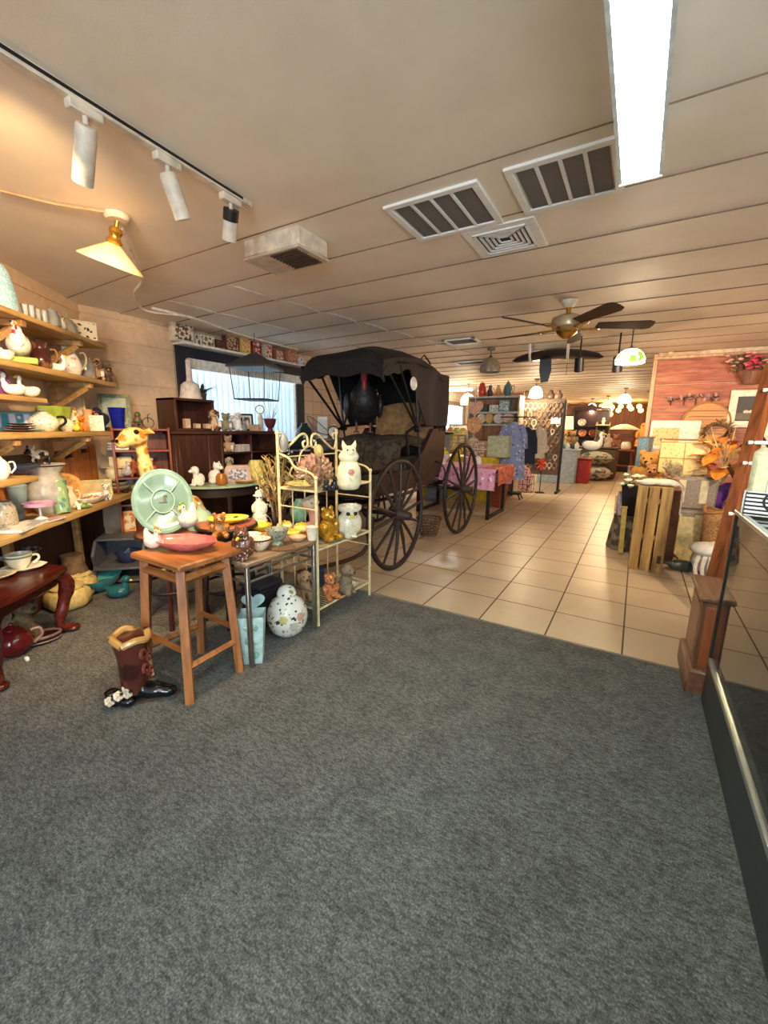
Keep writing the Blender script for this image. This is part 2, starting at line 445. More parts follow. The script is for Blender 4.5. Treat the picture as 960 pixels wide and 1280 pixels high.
struct(mb.build('wall_panel', [PLANK, plain((206, 180, 146))]))
TRIMW = wood((214, 170, 128), (186, 140, 100), 'z')
mb = MB(); mb.bx(.07, .125, YP-.02, YP+.12, 0, CZ-.02, .006); mb.bx(.07, XR, YP-.03, YP+.02, 2.40, 2.44, .006)
struct(mb.build('trim_panel', TRIMW))
FARW = wood((150, 84, 42), (104, 54, 28), 'z', .3)
struct(MB().bx(XL, XR, YB, YB+.1, 0, CZ).build('wall_far', FARW))
struct(MB().bx(2.3, 2.4, YP+.1, YB, 0, CZ).build('wall_corridor', LAP))
# near the camera right: metal strip where carpet meets tile
struct(MB().bx(XL, .5, YC-.012, YC+.012, -.005, .009, .003).build('trim_carpet', plain((120, 112, 100), .5)))

# ------------------------------------------------------------------ window and blinds
NAVY = plain((34, 38, 52), .5); WHITE = plain((232, 232, 228), .5)
mb = MB()
yo0, yo1, zo1, zo0 = 2.95, 5.02, 2.27, 1.05
mb.bx(XL, XL+.03, yo0, WY0+.01, zo0, zo1, .004); mb.bx(XL, XL+.03, WY1-.01, yo1, zo0, zo1, .004)
mb.bx(XL, XL+.032, WY0, WY1, WZ1-.01, zo1, .004); mb.bx(XL, XL+.032, WY0, WY1, zo0, WZ0+.01, .004)
struct(mb.build('window_1', NAVY))
mb = MB().bx(XL+.035, XL+.085, WY0-.02, WY1+.06, WZ1-.10, WZ1+.01, .006)
o = mb.build('blind_valance', WHITE); tag(o, 'white valance rail along the top of the window blinds', 'valance')
def m_slat():
    t = NT('blind_slat'); t.base(lin((236, 242, 245))); t.pbr(.6)
    tl = t.new('ShaderNodeBsdfTranslucent'); tl.inputs[0].default_value = lin((225, 240, 250))
    mx = t.new('ShaderNodeMixShader'); mx.inputs[0].default_value = .45
    t.link(t.b.outputs[0], mx.inputs[1]); t.link(tl.outputs[0], mx.inputs[2]); t.link(mx.outputs[0], t.n['Material Output'].inputs[0]); return t.m
SLAT = m_slat()
bl = thing('vertical_blind', 'white vertical blinds glowing in the dark-framed window', 'blinds', (XL-.05, WY0, WZ0))
def slat(w, h, a):
    m = MB(); m.at((0, 0, 0), a); pr = [(-w/2+w*i/6, .010*math.sin(PI*i/6)) for i in range(7)]
    m.sheet(lambda u, v: (-w/2+w*u, .010*math.sin(PI*u), h*v), 6, 1, .002); return m
nsl = 21; ys = (WY1-WY0)/nsl
s0 = slat(.098, WZ1-WZ0-.1, math.radians(72)).build('slat', SLAT, bl, loc=(0, ys*.5, .01), rz=0)
for i in range(1, nsl):
    c = s0.copy(); COL.objects.link(c); c.location = (0, ys*(i+.5), .01); c.rotation_euler.z = rnd.uniform(-.1, .1)
# far window
mb = MB(); mb.bx(XL, XL+.05, F2Y0-.1, F2Y1+.1, F2Z1, F2Z1+.1); mb.bx(XL, XL+.05, F2Y0-.1, F2Y0, F2Z0-.1, F2Z1); mb.bx(XL, XL+.05, F2Y1, F2Y1+.1, F2Z0-.1, F2Z1); mb.bx(XL, XL+.05, F2Y0, F2Y1, F2Z0-.1, F2Z0)
struct(mb.build('window_2', plain((92, 70, 50), .5)))
bl2 = thing('vertical_blind', 'white vertical blinds in the far window beyond the carriage', 'blinds', (XL-.02, F2Y0, F2Z0))
ns2 = 18; ys2 = (F2Y1-F2Y0)/ns2
s2 = slat(.105, F2Z1-F2Z0-.02, math.radians(72)).build('slat', SLAT, bl2, loc=(0, ys2*.5, .01))
for i in range(1, ns2):
    c = s2.copy(); COL.objects.link(c); c.location = (0, ys2*(i+.5), .01)
# ------------------------------------------------------------------ toy shelf above the window
o = MB().bx(XL, XL+.2, 2.93, 5.04, 2.262, 2.285, .004).build('long_shelf_board', WHITE); tag(o, 'long white shelf board above the dark window frame', 'shelf')
# ================================================================== builders for small things (local front is -y)
def face(p, off=0): return math.atan2(-p[1], -p[0])+PI/2+off
BLK = plain((20, 18, 18), .3); IVORY = glaze((236, 226, 204)); GWHITE = glaze((238, 238, 234)); TAGW = plain((245, 243, 236), .7)
RED = glaze((190, 40, 36)); YEL = glaze((236, 200, 60)); ORG = glaze((226, 132, 40)); BROWN = glaze((110, 66, 38)); PINK = glaze((226, 160, 150))
GREEN = glaze((120, 160, 70)); TEAL = glaze((70, 150, 155)); BLUE = glaze((40, 60, 150)); GREY = glaze((130, 134, 138)); GOLDG = glaze((190, 140, 40))
# silhouettes: (radius, height) as fractions of half width and height
P_VASE = [(.5, 0), (.62, .03), (.9, .25), (1, .45), (.85, .68), (.5, .82), (.45, .88), (.6, 1)]
P_JUG = [(.62, 0), (.7, .02), (.95, .2), (1, .38), (.85, .58), (.6, .74), (.58, .82), (.72, 1)]
P_BOWL = [(.4, 0), (.45, .08), (.6, .2), (.85, .55), (1, 1)]
P_FOOT = [(.5, 0), (.42, .12), (.34, .2), (.55, .3), (.82, .6), (1, 1)]
P_CUP = [(.45, 0), (.5, .06), (.75, .3), (.92, .65), (1, 1)]
P_JAR = [(.7, 0), (.8, .03), (.98, .2), (1, .5), (.92, .78), (.72, .92), (.72, 1)]
P_GINGER = [(.45, 0), (.5, .02), (.78, .16), (.98, .38), (1, .55), (.86, .74), (.5, .88), (.38, .92), (.38, 1)]
P_CYL = [(.92, 0), (1, .04), (1, .96), (.97, 1)]
P_FLARE = [(.62, 0), (.66, .03), (.78, .5), (.94, .95), (1, 1)]
P_DISH = [(.45, 0), (.5, .1), (.8, .45), (1, .9), (1.0, 1)]
P_TEAPOT = [(.55, 0), (.62, .05), (.95, .3), (1, .5), (.9, .72), (.55, .92), (.4, .96)]
P_BELL = [(1, 0), (.98, .06), (.86, .14), (.72, .3), (.62, .45), (.35, .53), (.16, .56), (.13, 1)]
P_DOME = [(1, 0), (1, .25), (.9, .55), (.6, .82), (.1, .98)]
def openprof(pr, hw, h, t):
    o = [(r*hw, z*h) for r, z in pr]; inner = [(max(r-t, .001), max(z, t)) for r, z in o[::-1]]
    return [(0, 0)]+o+inner+[(0, t)]
def pot(name, label, cat, p, w, h, prof, mat, open_=True, handle=None, spout=None, lid=None, knob=None, lobes=0, amp=0, rz=None, sy=1, group=None, n=24, band=None, tagcard=False, t=None):
    r = thing(name, label, cat, p, face(p) if rz is None else rz, group); hw = w/2
    pr = openprof(prof, hw, h, t or min(hw*.1, .006)) if open_ else [(0, 0)]+[(a*hw, b*h) for a, b in prof]+[(0, prof[-1][1]*h)]
    MB().lathe(pr, n, lobes=lobes, amp=amp, sy=sy).build('body', mat, r, ang=50)
    if band:
        a, b, bm = band; rr = lambda z: next((prof[i][0]+(prof[i+1][0]-prof[i][0])*(z-prof[i][1])/(prof[i+1][1]-prof[i][1]) for i in range(len(prof)-1) if prof[i][1] <= z <= prof[i+1][1]), prof[-1][0])
        zs = [a+(b-a)*i/5 for i in range(6)]
        MB().lathe([(rr(zs[0])*hw*.97, a*h)]+[(rr(z)*hw+.0012, z*h) for z in zs]+[(rr(zs[-1])*hw*.97, b*h)], n, lobes=lobes, amp=amp, sy=sy, cap=False).build('band', bm, r)
    if handle:
        for sg in ((1,) if handle[0] == 'one' else (-1, 1)):
            MB().tube(curve([(sg*hw*.86, 0, h*.78), (sg*hw*1.3, 0, h*.78), (sg*hw*1.38, 0, h*.5), (sg*hw*.95, 0, h*.26)], 5), hw*.1, 7).build('handle', handle[1], r)
    if spout: MB().tube(curve([(-hw*.8, 0, h*.35), (-hw*1.25, 0, h*.5), (-hw*1.45, 0, h*.8)], 4), hw*.2, 8, r2=hw*.1).build('spout', spout, r)
    if lid:
        zt = prof[-1][1]*h; rr = prof[-1][0]*hw
        l = MB().lathe([(0, zt), (rr*1.06, zt), (rr*1.02, zt+h*.05), (rr*.6, zt+h*.13), (0, zt+h*.16)], n).build('lid', lid, r)
        MB().ell((0, 0, zt+h*.2), hw*.13).build('knob', knob or lid, l)
    if tagcard: MB().at((hw*.3, -hw*1.02*sy, h*.35), 0, -.2).box((0, 0, 0), (.022, .002, .036), .0008).build('price_tag', TAGW, r)
    return r
def platter(name, label, cat, p, w, h, mat, tilt=1.2, rz=None, rim=None, group=None, square=False, stand=None):
    """a plate standing on edge, leaning back; w wide, h tall"""
    r = thing(name, label, cat, p, face(p) if rz is None else rz, group); hw, hh = w/2, h/2
    m = MB(); m.T = TR((0, 0, hh*math.sin(tilt)+.004), rx=tilt)
    if square:
        m.box((0, 0, 0), (w, h, .012), .004).build('plate', mat, r)
        if rim:
            m = MB(); m.T = TR((0, 0, hh*math.sin(tilt)+.004), rx=tilt); e = min(w, h)*.13
            m.box((0, hh-e/2, .008), (w, e, .012)); m.box((0, -hh+e/2, .008), (w, e, .012)); m.box((hw-e/2, 0, .008), (e, h-2*e, .012)); m.box((-hw+e/2, 0, .008), (e, h-2*e, .012)); m.build('rim', rim, r)
    else:
        m.lathe([(0, 0), (hw*.6, 0), (hw*.72, .012), (hw, .022), (hw, .028), (hw*.7, .019), (hw*.58, .007), (0, .007)], 32, sy=hh/hw).build('plate', mat, r)
        if rim:
            m = MB(); m.T = TR((0, 0, hh*math.sin(tilt)+.004), rx=tilt); m.lathe([(hw*.84, .0235), (hw*.99, .0275), (hw*1.01, .026), (hw*.99, .021)], 32, sy=hh/hw, cap=False).build('rim', rim, r)
    if stand:
        m = MB(); y = hh*math.cos(tilt)
        for x in (-hw*.4, hw*.4): m.tube([(x, -y-.02, .02), (x, -y-.02, .004), (x, y+.02, .004), (x, y*.6, h*.5)], .004, 5)
        m.tube([(-hw*.4, y+.02, .004), (hw*.4, y+.02, .004)], .004, 5); m.build('plate_stand', stand, r)
    return r
def flatdish(name, label, cat, p, w, h, mat, lobes=0, amp=0, sy=1, rz=None, group=None, rim=None):
    return pot(name, label, cat, p, w, h, P_DISH, mat, lobes=lobes, amp=amp, sy=sy, rz=rz, group=group)
def cartons(name, label, cat, p, w, h, d, mat, pan, rz=None, group=None, lidm=None):
    r = thing(name, label, cat, p, face(p) if rz is None else rz, group)
    MB().box((0, 0, h/2), (w, d, h), min(w, h)*.02).build('carton', mat, r)
    MB().box((0, -d/2-.0008, h/2), (w*.86, .0016, h*.8), .0005).build('printed_panel', pan, r)
    if lidm: MB().box((0, 0, h+.004), (w*1.03, d*1.03, .018), .003).build('lid', lidm, r)
    return r
def frame(name, label, cat, p, w, h, fm, pm, tilt=1.35, rz=None, group=None, th=.015, mat_board=None):
    r = thing(name, label, cat, p, face(p) if rz is None else rz, group); e = min(w, h)*.14
    def T(): m = MB(); m.T = TR((0, h/2*math.cos(tilt), 0), rx=tilt-PI/2) ; return m
    m = T(); m.box((0, 0, h-e/2), (w, th, e)); m.box((0, 0, e/2), (w, th, e)); m.box((-w/2+e/2, 0, h/2), (e, th, h-2*e)); m.box((w/2-e/2, 0, h/2), (e, th, h-2*e)); m.build('frame', fm, r)
    T().box((0, .001, h/2), (w-2*e, th*.5, h-2*e), .0005).build('picture', pm, r)
    if mat_board: m = T(); e2 = e*.9; m.box((0, -th*.2, h-e-e2/2), (w-2*e, th*.3, e2)); m.box((0, -th*.2, e+e2/2), (w-2*e, th*.3, e2)); m.box((-w/2+e+e2/2, -th*.2, h/2), (e2, th*.3, h-2*e-2*e2)); m.box((w/2-e-e2/2, -th*.2, h/2), (e2, th*.3, h-2*e-2*e2)); m.build('mount', mat_board, r)
    return r
SPEC = {
 'dog': [(0, .1, .3, .22, .25, .3), (0, -.04, .42, .17, .16, .27), (0, -.1, .76, .19, .2, .18), (0, -.28, .7, .1, .13, .085), (.1, -.17, .17, .06, .075, .2), (-.1, -.17, .17, .06, .075, .2), (.1, -.23, .05, .07, .11, .05), (-.1, -.23, .05, .07, .11, .05), (.2, .04, .14, .11, .2, .15), (-.2, .04, .14, .11, .2, .15)],
 'bear': [(0, .02, .32, .27, .24, .32), (0, -.04, .76, .22, .2, .2), (0, -.22, .7, .11, .1, .09), (.26, -.1, .42, .1, .14, .18), (-.26, -.1, .42, .1, .14, .18), (.2, -.24, .12, .12, .2, .12), (-.2, -.24, .12, .12, .2, .12)],
 'hen': [(0, .02, .36, .3, .42, .3), (0, -.24, .45, .2, .2, .26), (0, -.3, .68, .13, .13, .22), (0, -.33, .84, .12, .14, .11), (0, .38, .62, .1, .14, .28), (0, .3, .5, .16, .2, .22)],
 'duck': [(0, .05, .3, .3, .46, .27), (0, -.28, .5, .14, .14, .3), (0, -.33, .82, .16, .19, .15), (0, .46, .42, .1, .16, .1)],
 'swan': [(0, .08, .26, .26, .46, .24), (0, -.3, .4, .11, .14, .2), (0, -.36, .62, .08, .09, .2), (0, -.3, .82, .085, .1, .12), (0, -.36, .9, .09, .13, .08), (.16, .2, .36, .1, .3, .16), (-.16, .2, .36, .1, .3, .16)],
 'pig': [(0, .05, .42, .34, .5, .34), (0, -.44, .56, .22, .22, .22), (0, -.64, .52, .11, .09, .1), (.2, -.2, .12, .1, .1, .18), (-.2, -.2, .12, .1, .1, .18), (.2, .32, .12, .1, .1, .18), (-.2, .32, .12, .1, .1, .18)],
 'bird': [(0, .05, .42, .24, .34, .28), (0, -.2, .7, .17, .18, .17), (0, .42, .4, .09, .24, .07), (0, 0, .08, .2, .2, .09)],
 'person': [(0, 0, .18, .26, .22, .2), (0, 0, .4, .2, .17, .28), (0, 0, .62, .2, .15, .12), (0, -.02, .83, .13, .13, .15), (.2, -.1, .48, .07, .1, .17), (-.2, -.1, .48, .07, .1, .17), (0, -.02, .03, .28, .24, .05)],
 'owl': [(0, 0, .4, .3, .26, .42), (0, -.04, .74, .25, .22, .22), (.1, -.16, .04, .09, .13, .05), (-.1, -.16, .04, .09, .13, .05), (.25, .04, .42, .09, .2, .3), (-.25, .04, .42, .09, .2, .3)],
 'seal': [(0, .05, .2, .22, .3, .22), (0, -.02, .4, .19, .19, .28), (0, -.06, .76, .2, .21, .2), (0, -.25, .72, .1, .1, .09), (.12, -.18, .07, .09, .13, .07), (-.12, -.18, .07, .09, .13, .07)],
 'cow': [(0, .1, .5, .24, .48, .24), (0, -.42, .68, .16, .2, .18), (0, -.6, .6, .11, .12, .11), (.14, -.2, .16, .07, .07, .2), (-.14, -.2, .16, .07, .07, .2), (.14, .42, .16, .07, .07, .2), (-.14, .42, .16, .07, .07, .2)],
}
EYES = {'dog': (.08, -.27, .8), 'bear': (.08, -.22, .8), 'hen': (.1, -.4, .87), 'duck': (.1, -.46, .86), 'swan': (.07, -.44, .92), 'pig': (.1, -.62, .64), 'bird': (.1, -.33, .75), 'person': (.05, -.14, .85), 'owl': (.1, -.24, .78), 'seal': (.09, -.24, .8), 'cow': (.1, -.55, .76)}
_figmesh = {}
def fig(name, label, cat, p, h, kind, mat, acc=None, rz=None, group=None, off=0, ears=None, hat=None, base=None, tagcard=False, wide=1):
    r = thing(name, label, cat, p, face(p, off) if rz is None else rz, group, (h*wide, h, h))
    b = MB()
    for e in SPEC[kind]: b.ell(e[:3], e[3:], 14, 10)
    ob = b.build('body', mat, r, remesh=.032)
    a = acc or BLK
    ex, ey, ez = EYES[kind]
    for sx in (-1, 1): MB().ell((sx*ex, ey, ez), .026 if kind != 'owl' else .06, 8, 6).build('eye', BLK, r)
    if kind in ('hen', 'duck', 'bird', 'swan', 'owl'):
        hy, hz = {'hen': (-.46, .83), 'duck': (-.5, .78), 'bird': (-.38, .69), 'swan': (-.5, .88), 'owl': (-.27, .71)}[kind]
        MB().tube([(0, hy+.06, hz), (0, hy-.03, hz-.01), (0, hy-.1, hz-.03)], [.06, .045, .008], 8).build('beak', ears if (kind == 'owl' and ears) else (YEL if kind != 'bird' else a), r)
    if kind == 'hen':
        m = MB()
        for i in range(4): m.ell((0, -.42+.07*i, .96+.02*math.sin(i)), (.03, .05, .07), 8, 6)
        m.build('comb', acc or RED, r); MB().ell((0, -.43, .73), (.03, .04, .07), 8, 6).build('wattle', acc or RED, r)
    if kind in ('dog', 'seal', 'bear', 'cow', 'pig'):
        ny, nz = {'dog': (-.41, .73), 'seal': (-.34, .74), 'bear': (-.32, .72), 'cow': (-.72, .62), 'pig': (-.73, .52)}[kind]
        MB().ell((0, ny, nz), (.045, .025, .032), 8, 6).build('nose', BLK if kind != 'pig' else PINK, r)
    if kind in ('dog', 'bear', 'pig', 'cow', 'owl'):
        hy, hz, hx = {'dog': (-.08, .84, .17), 'bear': (-.02, .93, .16), 'pig': (-.42, .78, .14), 'cow': (-.36, .84, .17), 'owl': (-.02, .93, .15)}[kind]
        for sx in (-1, 1):
            m = MB()
            if kind == 'dog' and not ears == 'up': m.ell((sx*(hx+.03), hy, hz-.14), (.045, .1, .17), 8, 6)
            elif kind == 'bear': m.ell((sx*hx, hy, hz), (.085, .05, .085), 8, 6)
            else: m.tube([(sx*hx*.8, hy, hz-.03), (sx*hx, hy, hz+.06), (sx*hx*1.15, hy, hz+.15)], [.075, .055, .006], 8)
            m.build('ear', acc if acc and kind in ('dog', 'cow') else mat, r)
    if hat: MB().lathe([(0, .9), (.2, .9), (.2, .93), (.13, .94), (.12, 1.03), (.04, 1.1), (0, 1.1)], 14).build('hat', hat, r)
    if kind == 'person': MB().ell((0, .02, .87), (.14, .13, .13), 10, 8).build('hair', acc or BROWN, r)
    if base: MB().lathe([(0, -.0), (.34, 0), (.34, .05), (.3, .07), (0, .07)], 18).build('base', base, r)
    if tagcard: MB().at((.18, -.34, .3), .2).box((0, 0, 0), (.14, .012, .22), .004).build('price_tag', TAGW, r)
    return r
def rose(m, c, r, k=5):
    m.ell(c, r*.55, 8, 6)
    for i in range(k):
        a = 2*PI*i/k+c[0]*40; m.ell((c[0]+r*.55*math.cos(a), c[1]+r*.55*math.sin(a), c[2]+r*.1*(i % 2)), (r*.5, r*.5, r*.36), 6, 5)
def leaf(m, p, d, L, w, droop=.3):
    d = Vector(d).normalized(); s = d.cross(Vector((0, 0, 1))); s = s.normalized() if s.length > .01 else Vector((1, 0, 0)); n = s.cross(d)
    P = lambda u, v: Vector(p)+d*L*u+s*w*v*math.sin(PI*min(.98, u*.92+.06))**.8+n*(-droop*L*u*u+.12*w*abs(v))
    m.sheet(lambda a, b: P(a, 2*b-1), 5, 2, .0014)
def crate(t, w, d, h, mat, slats=4, th=.014):
    pass
# ================================================================== ON THE CEILING
CREAM = plain((214, 198, 176), .5); OFFW = plain((236, 233, 226), .4, 0, .03); BLACKM = plain((18, 17, 17), .45); DARK = plain((30, 26, 24), .6)
BRASS = metalm((196, 150, 62), .22); STEEL = metalm((170, 172, 172), .3)
TUBE = emit((236, 255, 246), 26)
def shop_light(loc, L, label, w=.145, grp='long fluorescent fixtures'):
    t = thing('fluorescent_light', label, 'light fixture', loc)
    m = MB(); m.prismY([(-w/2, .0), (-w/2+.012, 0), (-.05, .06), (.05, .06), (w/2-.012, 0), (w/2, 0), (.062, .075), (.062, .09), (-.062, .09), (-.062, .075)], 0, L); m.build('reflector', plain((225, 230, 226), .35), t)
    for y in (0, L): MB().prismY([(-w/2, -.004), (w/2, -.004), (.07, .092), (-.07, .092)], y-.006, y+.006).build('end_cap', OFFW, t)
    for x in (-.03, .03):
        MB().cyl((x, .03, .022), (x, L-.03, .022), .017, n=12).build('tube', TUBE, t)
    for y in (.2, L-.2): MB().box((0, y, .12), (.03, .03, .06)).build('hanger', OFFW, t)
    return t
a = pz(800, 226, CZ-.145)
shop_light((a.x, a.y-2.44, CZ-.145), 2.44, 'long twin-tube fluorescent light glaring at the upper right of the ceiling')
shop_light((1.5, -1.6, CZ-.145), 2.44, 'unseen twin-tube fluorescent light added over the glass showcase behind the photographer')  # unseen fixture, added for more light near the camera
# ---- return air grilles and diffuser
def grille(c, sx, sy, nb, label):
    t = thing('air_grille', label, 'vent', (c[0], c[1], CZ))
    m = MB(); fr = .035
    m.bx(-sx/2, sx/2, -sy/2, -sy/2+fr, -.018, -.001); m.bx(-sx/2, sx/2, sy/2-fr, sy/2, -.018, -.001)
    m.bx(-sx/2, -sx/2+fr, -sy/2+fr, sy/2-fr, -.018, -.001); m.bx(sx/2-fr, sx/2, -sy/2+fr, sy/2-fr, -.018, -.001)
    w = (sx-2*fr)/nb
    for i in range(1, nb): m.bx(-sx/2+fr+w*i-.008, -sx/2+fr+w*i+.008, -sy/2+fr, sy/2-fr, -.016, -.002)
    m.build('frame', OFFW, t)
    def mm():
        q = NT('grille_mesh'); wv = q.new('ShaderNodeTexWave'); wv.bands_direction = 'Y'; wv.inputs['Scale'].default_value = 40
        q.link(q.mapping(), wv.inputs[0]); q.base(q.ramp(wv.outputs['Fac'], [(.3, lin((70, 66, 60))), (.7, lin((128, 122, 114)))])); q.pbr(.7); q.bump(wv.outputs['Fac'], .6, .004); return q.m
    if 'grm' not in _mats: _mats['grm'] = mm()
    for i in range(nb): MB().bx(-sx/2+fr+w*i+.009, -sx/2+fr+w*(i+1)-.009, -sy/2+fr, sy/2-fr, -.010, -.004, .001).build('louver_panel', _mats['grm'], t)
    return t
def cornerbox(pts):
    q = [pz(x, y, CZ) for x, y in pts]; X = sorted(p.x for p in q); Y = sorted(p.y for p in q)
    return ((X[0]+X[1])/2, (X[2]+X[3])/2, (Y[0]+Y[1])/2, (Y[2]+Y[3])/2)
x0, x1, y0, y1 = cornerbox([(482, 258), (592, 220), (630, 270), (527, 302)])
grille(((x0+x1)/2, (y0+y1)/2), x1-x0, y1-y0, 4, 'four-panel return air grille left of its twin, farther from the bright fluorescent')
x0, x1, y0, y1 = cornerbox([(612, 214), (752, 172), (790, 230), (662, 266)])
grille(((x0+x1)/2+.02, (y0+y1)/2), x1-x0, y1-y0, 4, 'four-panel return air grille beside the bright fluorescent light')
c = pz(632, 297, CZ); t = thing('air_diffuser', 'square stepped air diffuser just beyond the two return grilles', 'vent', (c.x, c.y, CZ))
m = MB()
for i in range(5):
    s = .15-.027*i; z = -.02+.002*i
    for a_ in range(4): m.at(rz=a_*PI/2).prismY([(-s, z), (s, z), (s-.012, z+.012), (-s+.012, z+.012)], s-.012, s)
m.build('blade', OFFW, t); MB().bx(-.15, .15, -.15, .15, -.006, -.001).build('throat', DARK, t)
m = MB()
for a_ in range(4): m.at(rz=a_*PI/2).bx(-.20, .15, .15, .2, -.014, -.001)
m.build('frame', OFFW, t)
for (px, py, lb) in ((578, 425, 'small dark ceiling vent above and left of the dark pendant lamp'), (590, 452, 'small slotted ceiling vent left of the dark pendant lamp')):
    c = pz(px, py, CZ); w = 42*mpp(c); t = thing('ceiling_vent', lb, 'vent', (c.x, c.y, CZ))
    m = MB(); m.bx(-w/2, w/2, -.17, -.13, -.025, -.013); m.bx(-w/2, w/2, .13, .17, -.025, -.013); m.bx(-w/2, -w/2+.04, -.17, .17, -.025, -.013); m.bx(w/2-.04, w/2, -.17, .17, -.025, -.013); m.build('frame', OFFW, t)
    m = MB()
    for i in range(7): m.bx(-w/2+.04, w/2-.04, -.125+.036*i, -.115+.036*i, -.022, -.014)
    m.bx(-w/2+.04, w/2-.04, -.13, .13, -.0135, -.0125, .0003); m.build('slat', plain((88, 84, 78)), t)
# surface vent box at left
c = pz(360, 300, CZ); t = thing('vent_box', 'cream boxed air outlet under the ceiling left of the grilles', 'vent', (c.x-.02, c.y, CZ))
m = MB(); m.bx(-.22, .22, -.13, .13, -.10, -.001, .008); m.build('housing', CREAM, t)
m = MB(); m.bx(-.225, .225, -.135, .135, -.115, -.10, .004); m.build('rim', plain((196, 178, 152)), t)
m = MB()
for i in range(9): m.bx(-.02, .19, -.115+.026*i, -.103+.026*i, -.122, -.113)
m.build('louver', plain((70, 54, 40)), t)
# ---- track light
p0 = pz(-60, 27, CZ-.02); p1 = pz(312, 258, CZ-.02); L = (p1-p0).length; an = math.atan2((p1-p0).y, (p1-p0).x)
t = thing('track_light', 'white ceiling track with three cylinder spotlights at upper left', 'track light', (p0.x, p0.y, CZ), an)
m = MB(); m.bx(0, L, -.018, .018, -.03, -.002, .003); m.build('rail', CREAM, t)
MB().bx(.02, L-.06, -.0205, -.017, -.02, -.008, .001).build('slot', BLACKM, t)
def spot_head(along, tgt, ln, ring=False):
    R = Matrix.Rotation(-an, 3, 'Z'); d = (R @ Vector(tgt)).normalized()
    m = MB(); m.box((along, 0, -.045), (.11, .036, .03)); m.cyl((along, 0, -.05), (along, 0, -.085), .009); hd = m.build('spotlight', CREAM, t)
    b = Vector((along, 0, -.095)); m = MB(); m.tube([b-d*.01, b, b+d*ln, b+d*(ln+.001)], [.028, .034, .034, .030], 16); m.build('barrel', CREAM, hd)
    if ring: m = MB(); m.tube([b-d*.012, b+d*.035], .036, 16); m.build('collar', BLACKM, hd)
    q = p0+(p1-p0).normalized()*along; w = Vector((q.x, q.y, CZ-.095))+Vector(tgt).normalized()*(ln+.02)
    return w
def alongpx(px):
    best = min(range(400), key=lambda i: abs(_proj(p0+(p1-p0)*i/399)[0]-px)); return L*best/399
def _proj(p):
    v = Vector(p)-EYEV; return 480+FPX*v.dot(_r2)/v.dot(_f), 640+FPX*v.dot(_d2)/v.dot(_f)
tg = [(-1.0, .2, -1.2), (-.1, 1.0, -2.2), (-.9, .45, -1.5)]
for px, tv, ln, rg in ((104, tg[0], .17, 0), (208, tg[1], .15, 0), (288, tg[2], .12, 1)):
    w = spot_head(alongpx(px), tv, ln, rg)
    lamp('track_bulb', 'SPOT', w, 40, WARM, .025, w+Vector(tv), spot=95, blend=.8)
# two extra warm spots added along the track line, no lamp heads built
for k, (q, tv) in enumerate(((p0+(p1-p0)*.02, (-1, .55, -.55)), (p0+(p1-p0)*.45, (-1, .35, -.8)))):
    w = Vector((q.x, q.y, CZ-.12)); lamp('track_bulb', 'SPOT', w, 60, WARM, .03, w+Vector(tv), spot=100, blend=.8)
# ---- brass ceiling lamp with cone shade
c = pz(146, 268, CZ); t = thing('ceiling_lamp', 'brass ceiling lamp with a tilted cream cone shade near the left wall', 'ceiling lamp', (c.x, c.y, CZ))
k = mpp(c)
MB().lathe([(0, -.03), (.05, -.03), (.062, -.018), (.062, -.002), (0, -.002)], 20).build('canopy', CREAM, t)
nd = Vector((-.12, -.02, -.30)).normalized(); q = nd.to_track_quat('-Z', 'Y').to_matrix().to_4x4()
m = MB(); m.T = Matrix.Translation((0, 0, -.03)) @ q
m.lathe([(0, 0), (.012, 0), (.012, -.03), (.026, -.035), (.034, -.055), (.026, -.075), (.03, -.09), (.04, -.105), (.03, -.12), (0, -.12)], 20); m.build('socket', BRASS, t)
m = MB(); m.T = Matrix.Translation((0, 0, -.03)) @ q
m.lathe([(.03, -.115), (.155, -.215), (.158, -.222), (.152, -.220), (.028, -.122)], 36); m.build('lamp_shade', plain((226, 196, 150), .35), t)
# ---- conduit / white cable swagged from the lamp to the wall
def curve(pts, n=8):
    P = [Vector(p) for p in pts]; out = []
    for i in range(len(P)-1):
        a, b, c_, d = P[max(i-1, 0)], P[i], P[i+1], P[min(i+2, len(P)-1)]
        for j in range(n):
            u = j/n; out.append(.5*((2*b)+(c_-a)*u+(2*a-5*b+4*c_-d)*u*u+(3*b-a-3*c_+d)*u**3))
    out.append(P[-1]); return out
pts = [pz(152, 285, CZ-.02), pz(165, 318, CZ-.03), pz(177, 350, CZ-.03), pz(168, 368, CZ-.05), pz(182, 388, CZ-.07), pz(240, 397, CZ-.07), pz(300, 418, CZ-.06), pz(372, 437, CZ-.06)]
o = MB().tube(curve(pts), .010, 7).build('cable_conduit', plain((226, 216, 204), .5)); tag(o, 'cream cable looping from the brass ceiling lamp along the left wall', 'cable')
o = MB().tube(curve([pz(0, 238, CZ-.01), pz(70, 255, CZ-.012), pz(140, 266, CZ-.012)]), .006, 6).build('ceiling_wire', plain((176, 140, 100), .6)); tag(o, 'thin wire on the ceiling running left from the brass lamp', 'cable')
o = MB().tube(curve([pz(190, 385, CZ-.06), pz(215, 391, CZ-.06), pz(243, 398, CZ-.06)]), .014, 8).build('ceiling_pipe', plain((220, 212, 202), .5)); tag(o, 'short pale pipe beside the looping cream cable near the left wall', 'pipe')
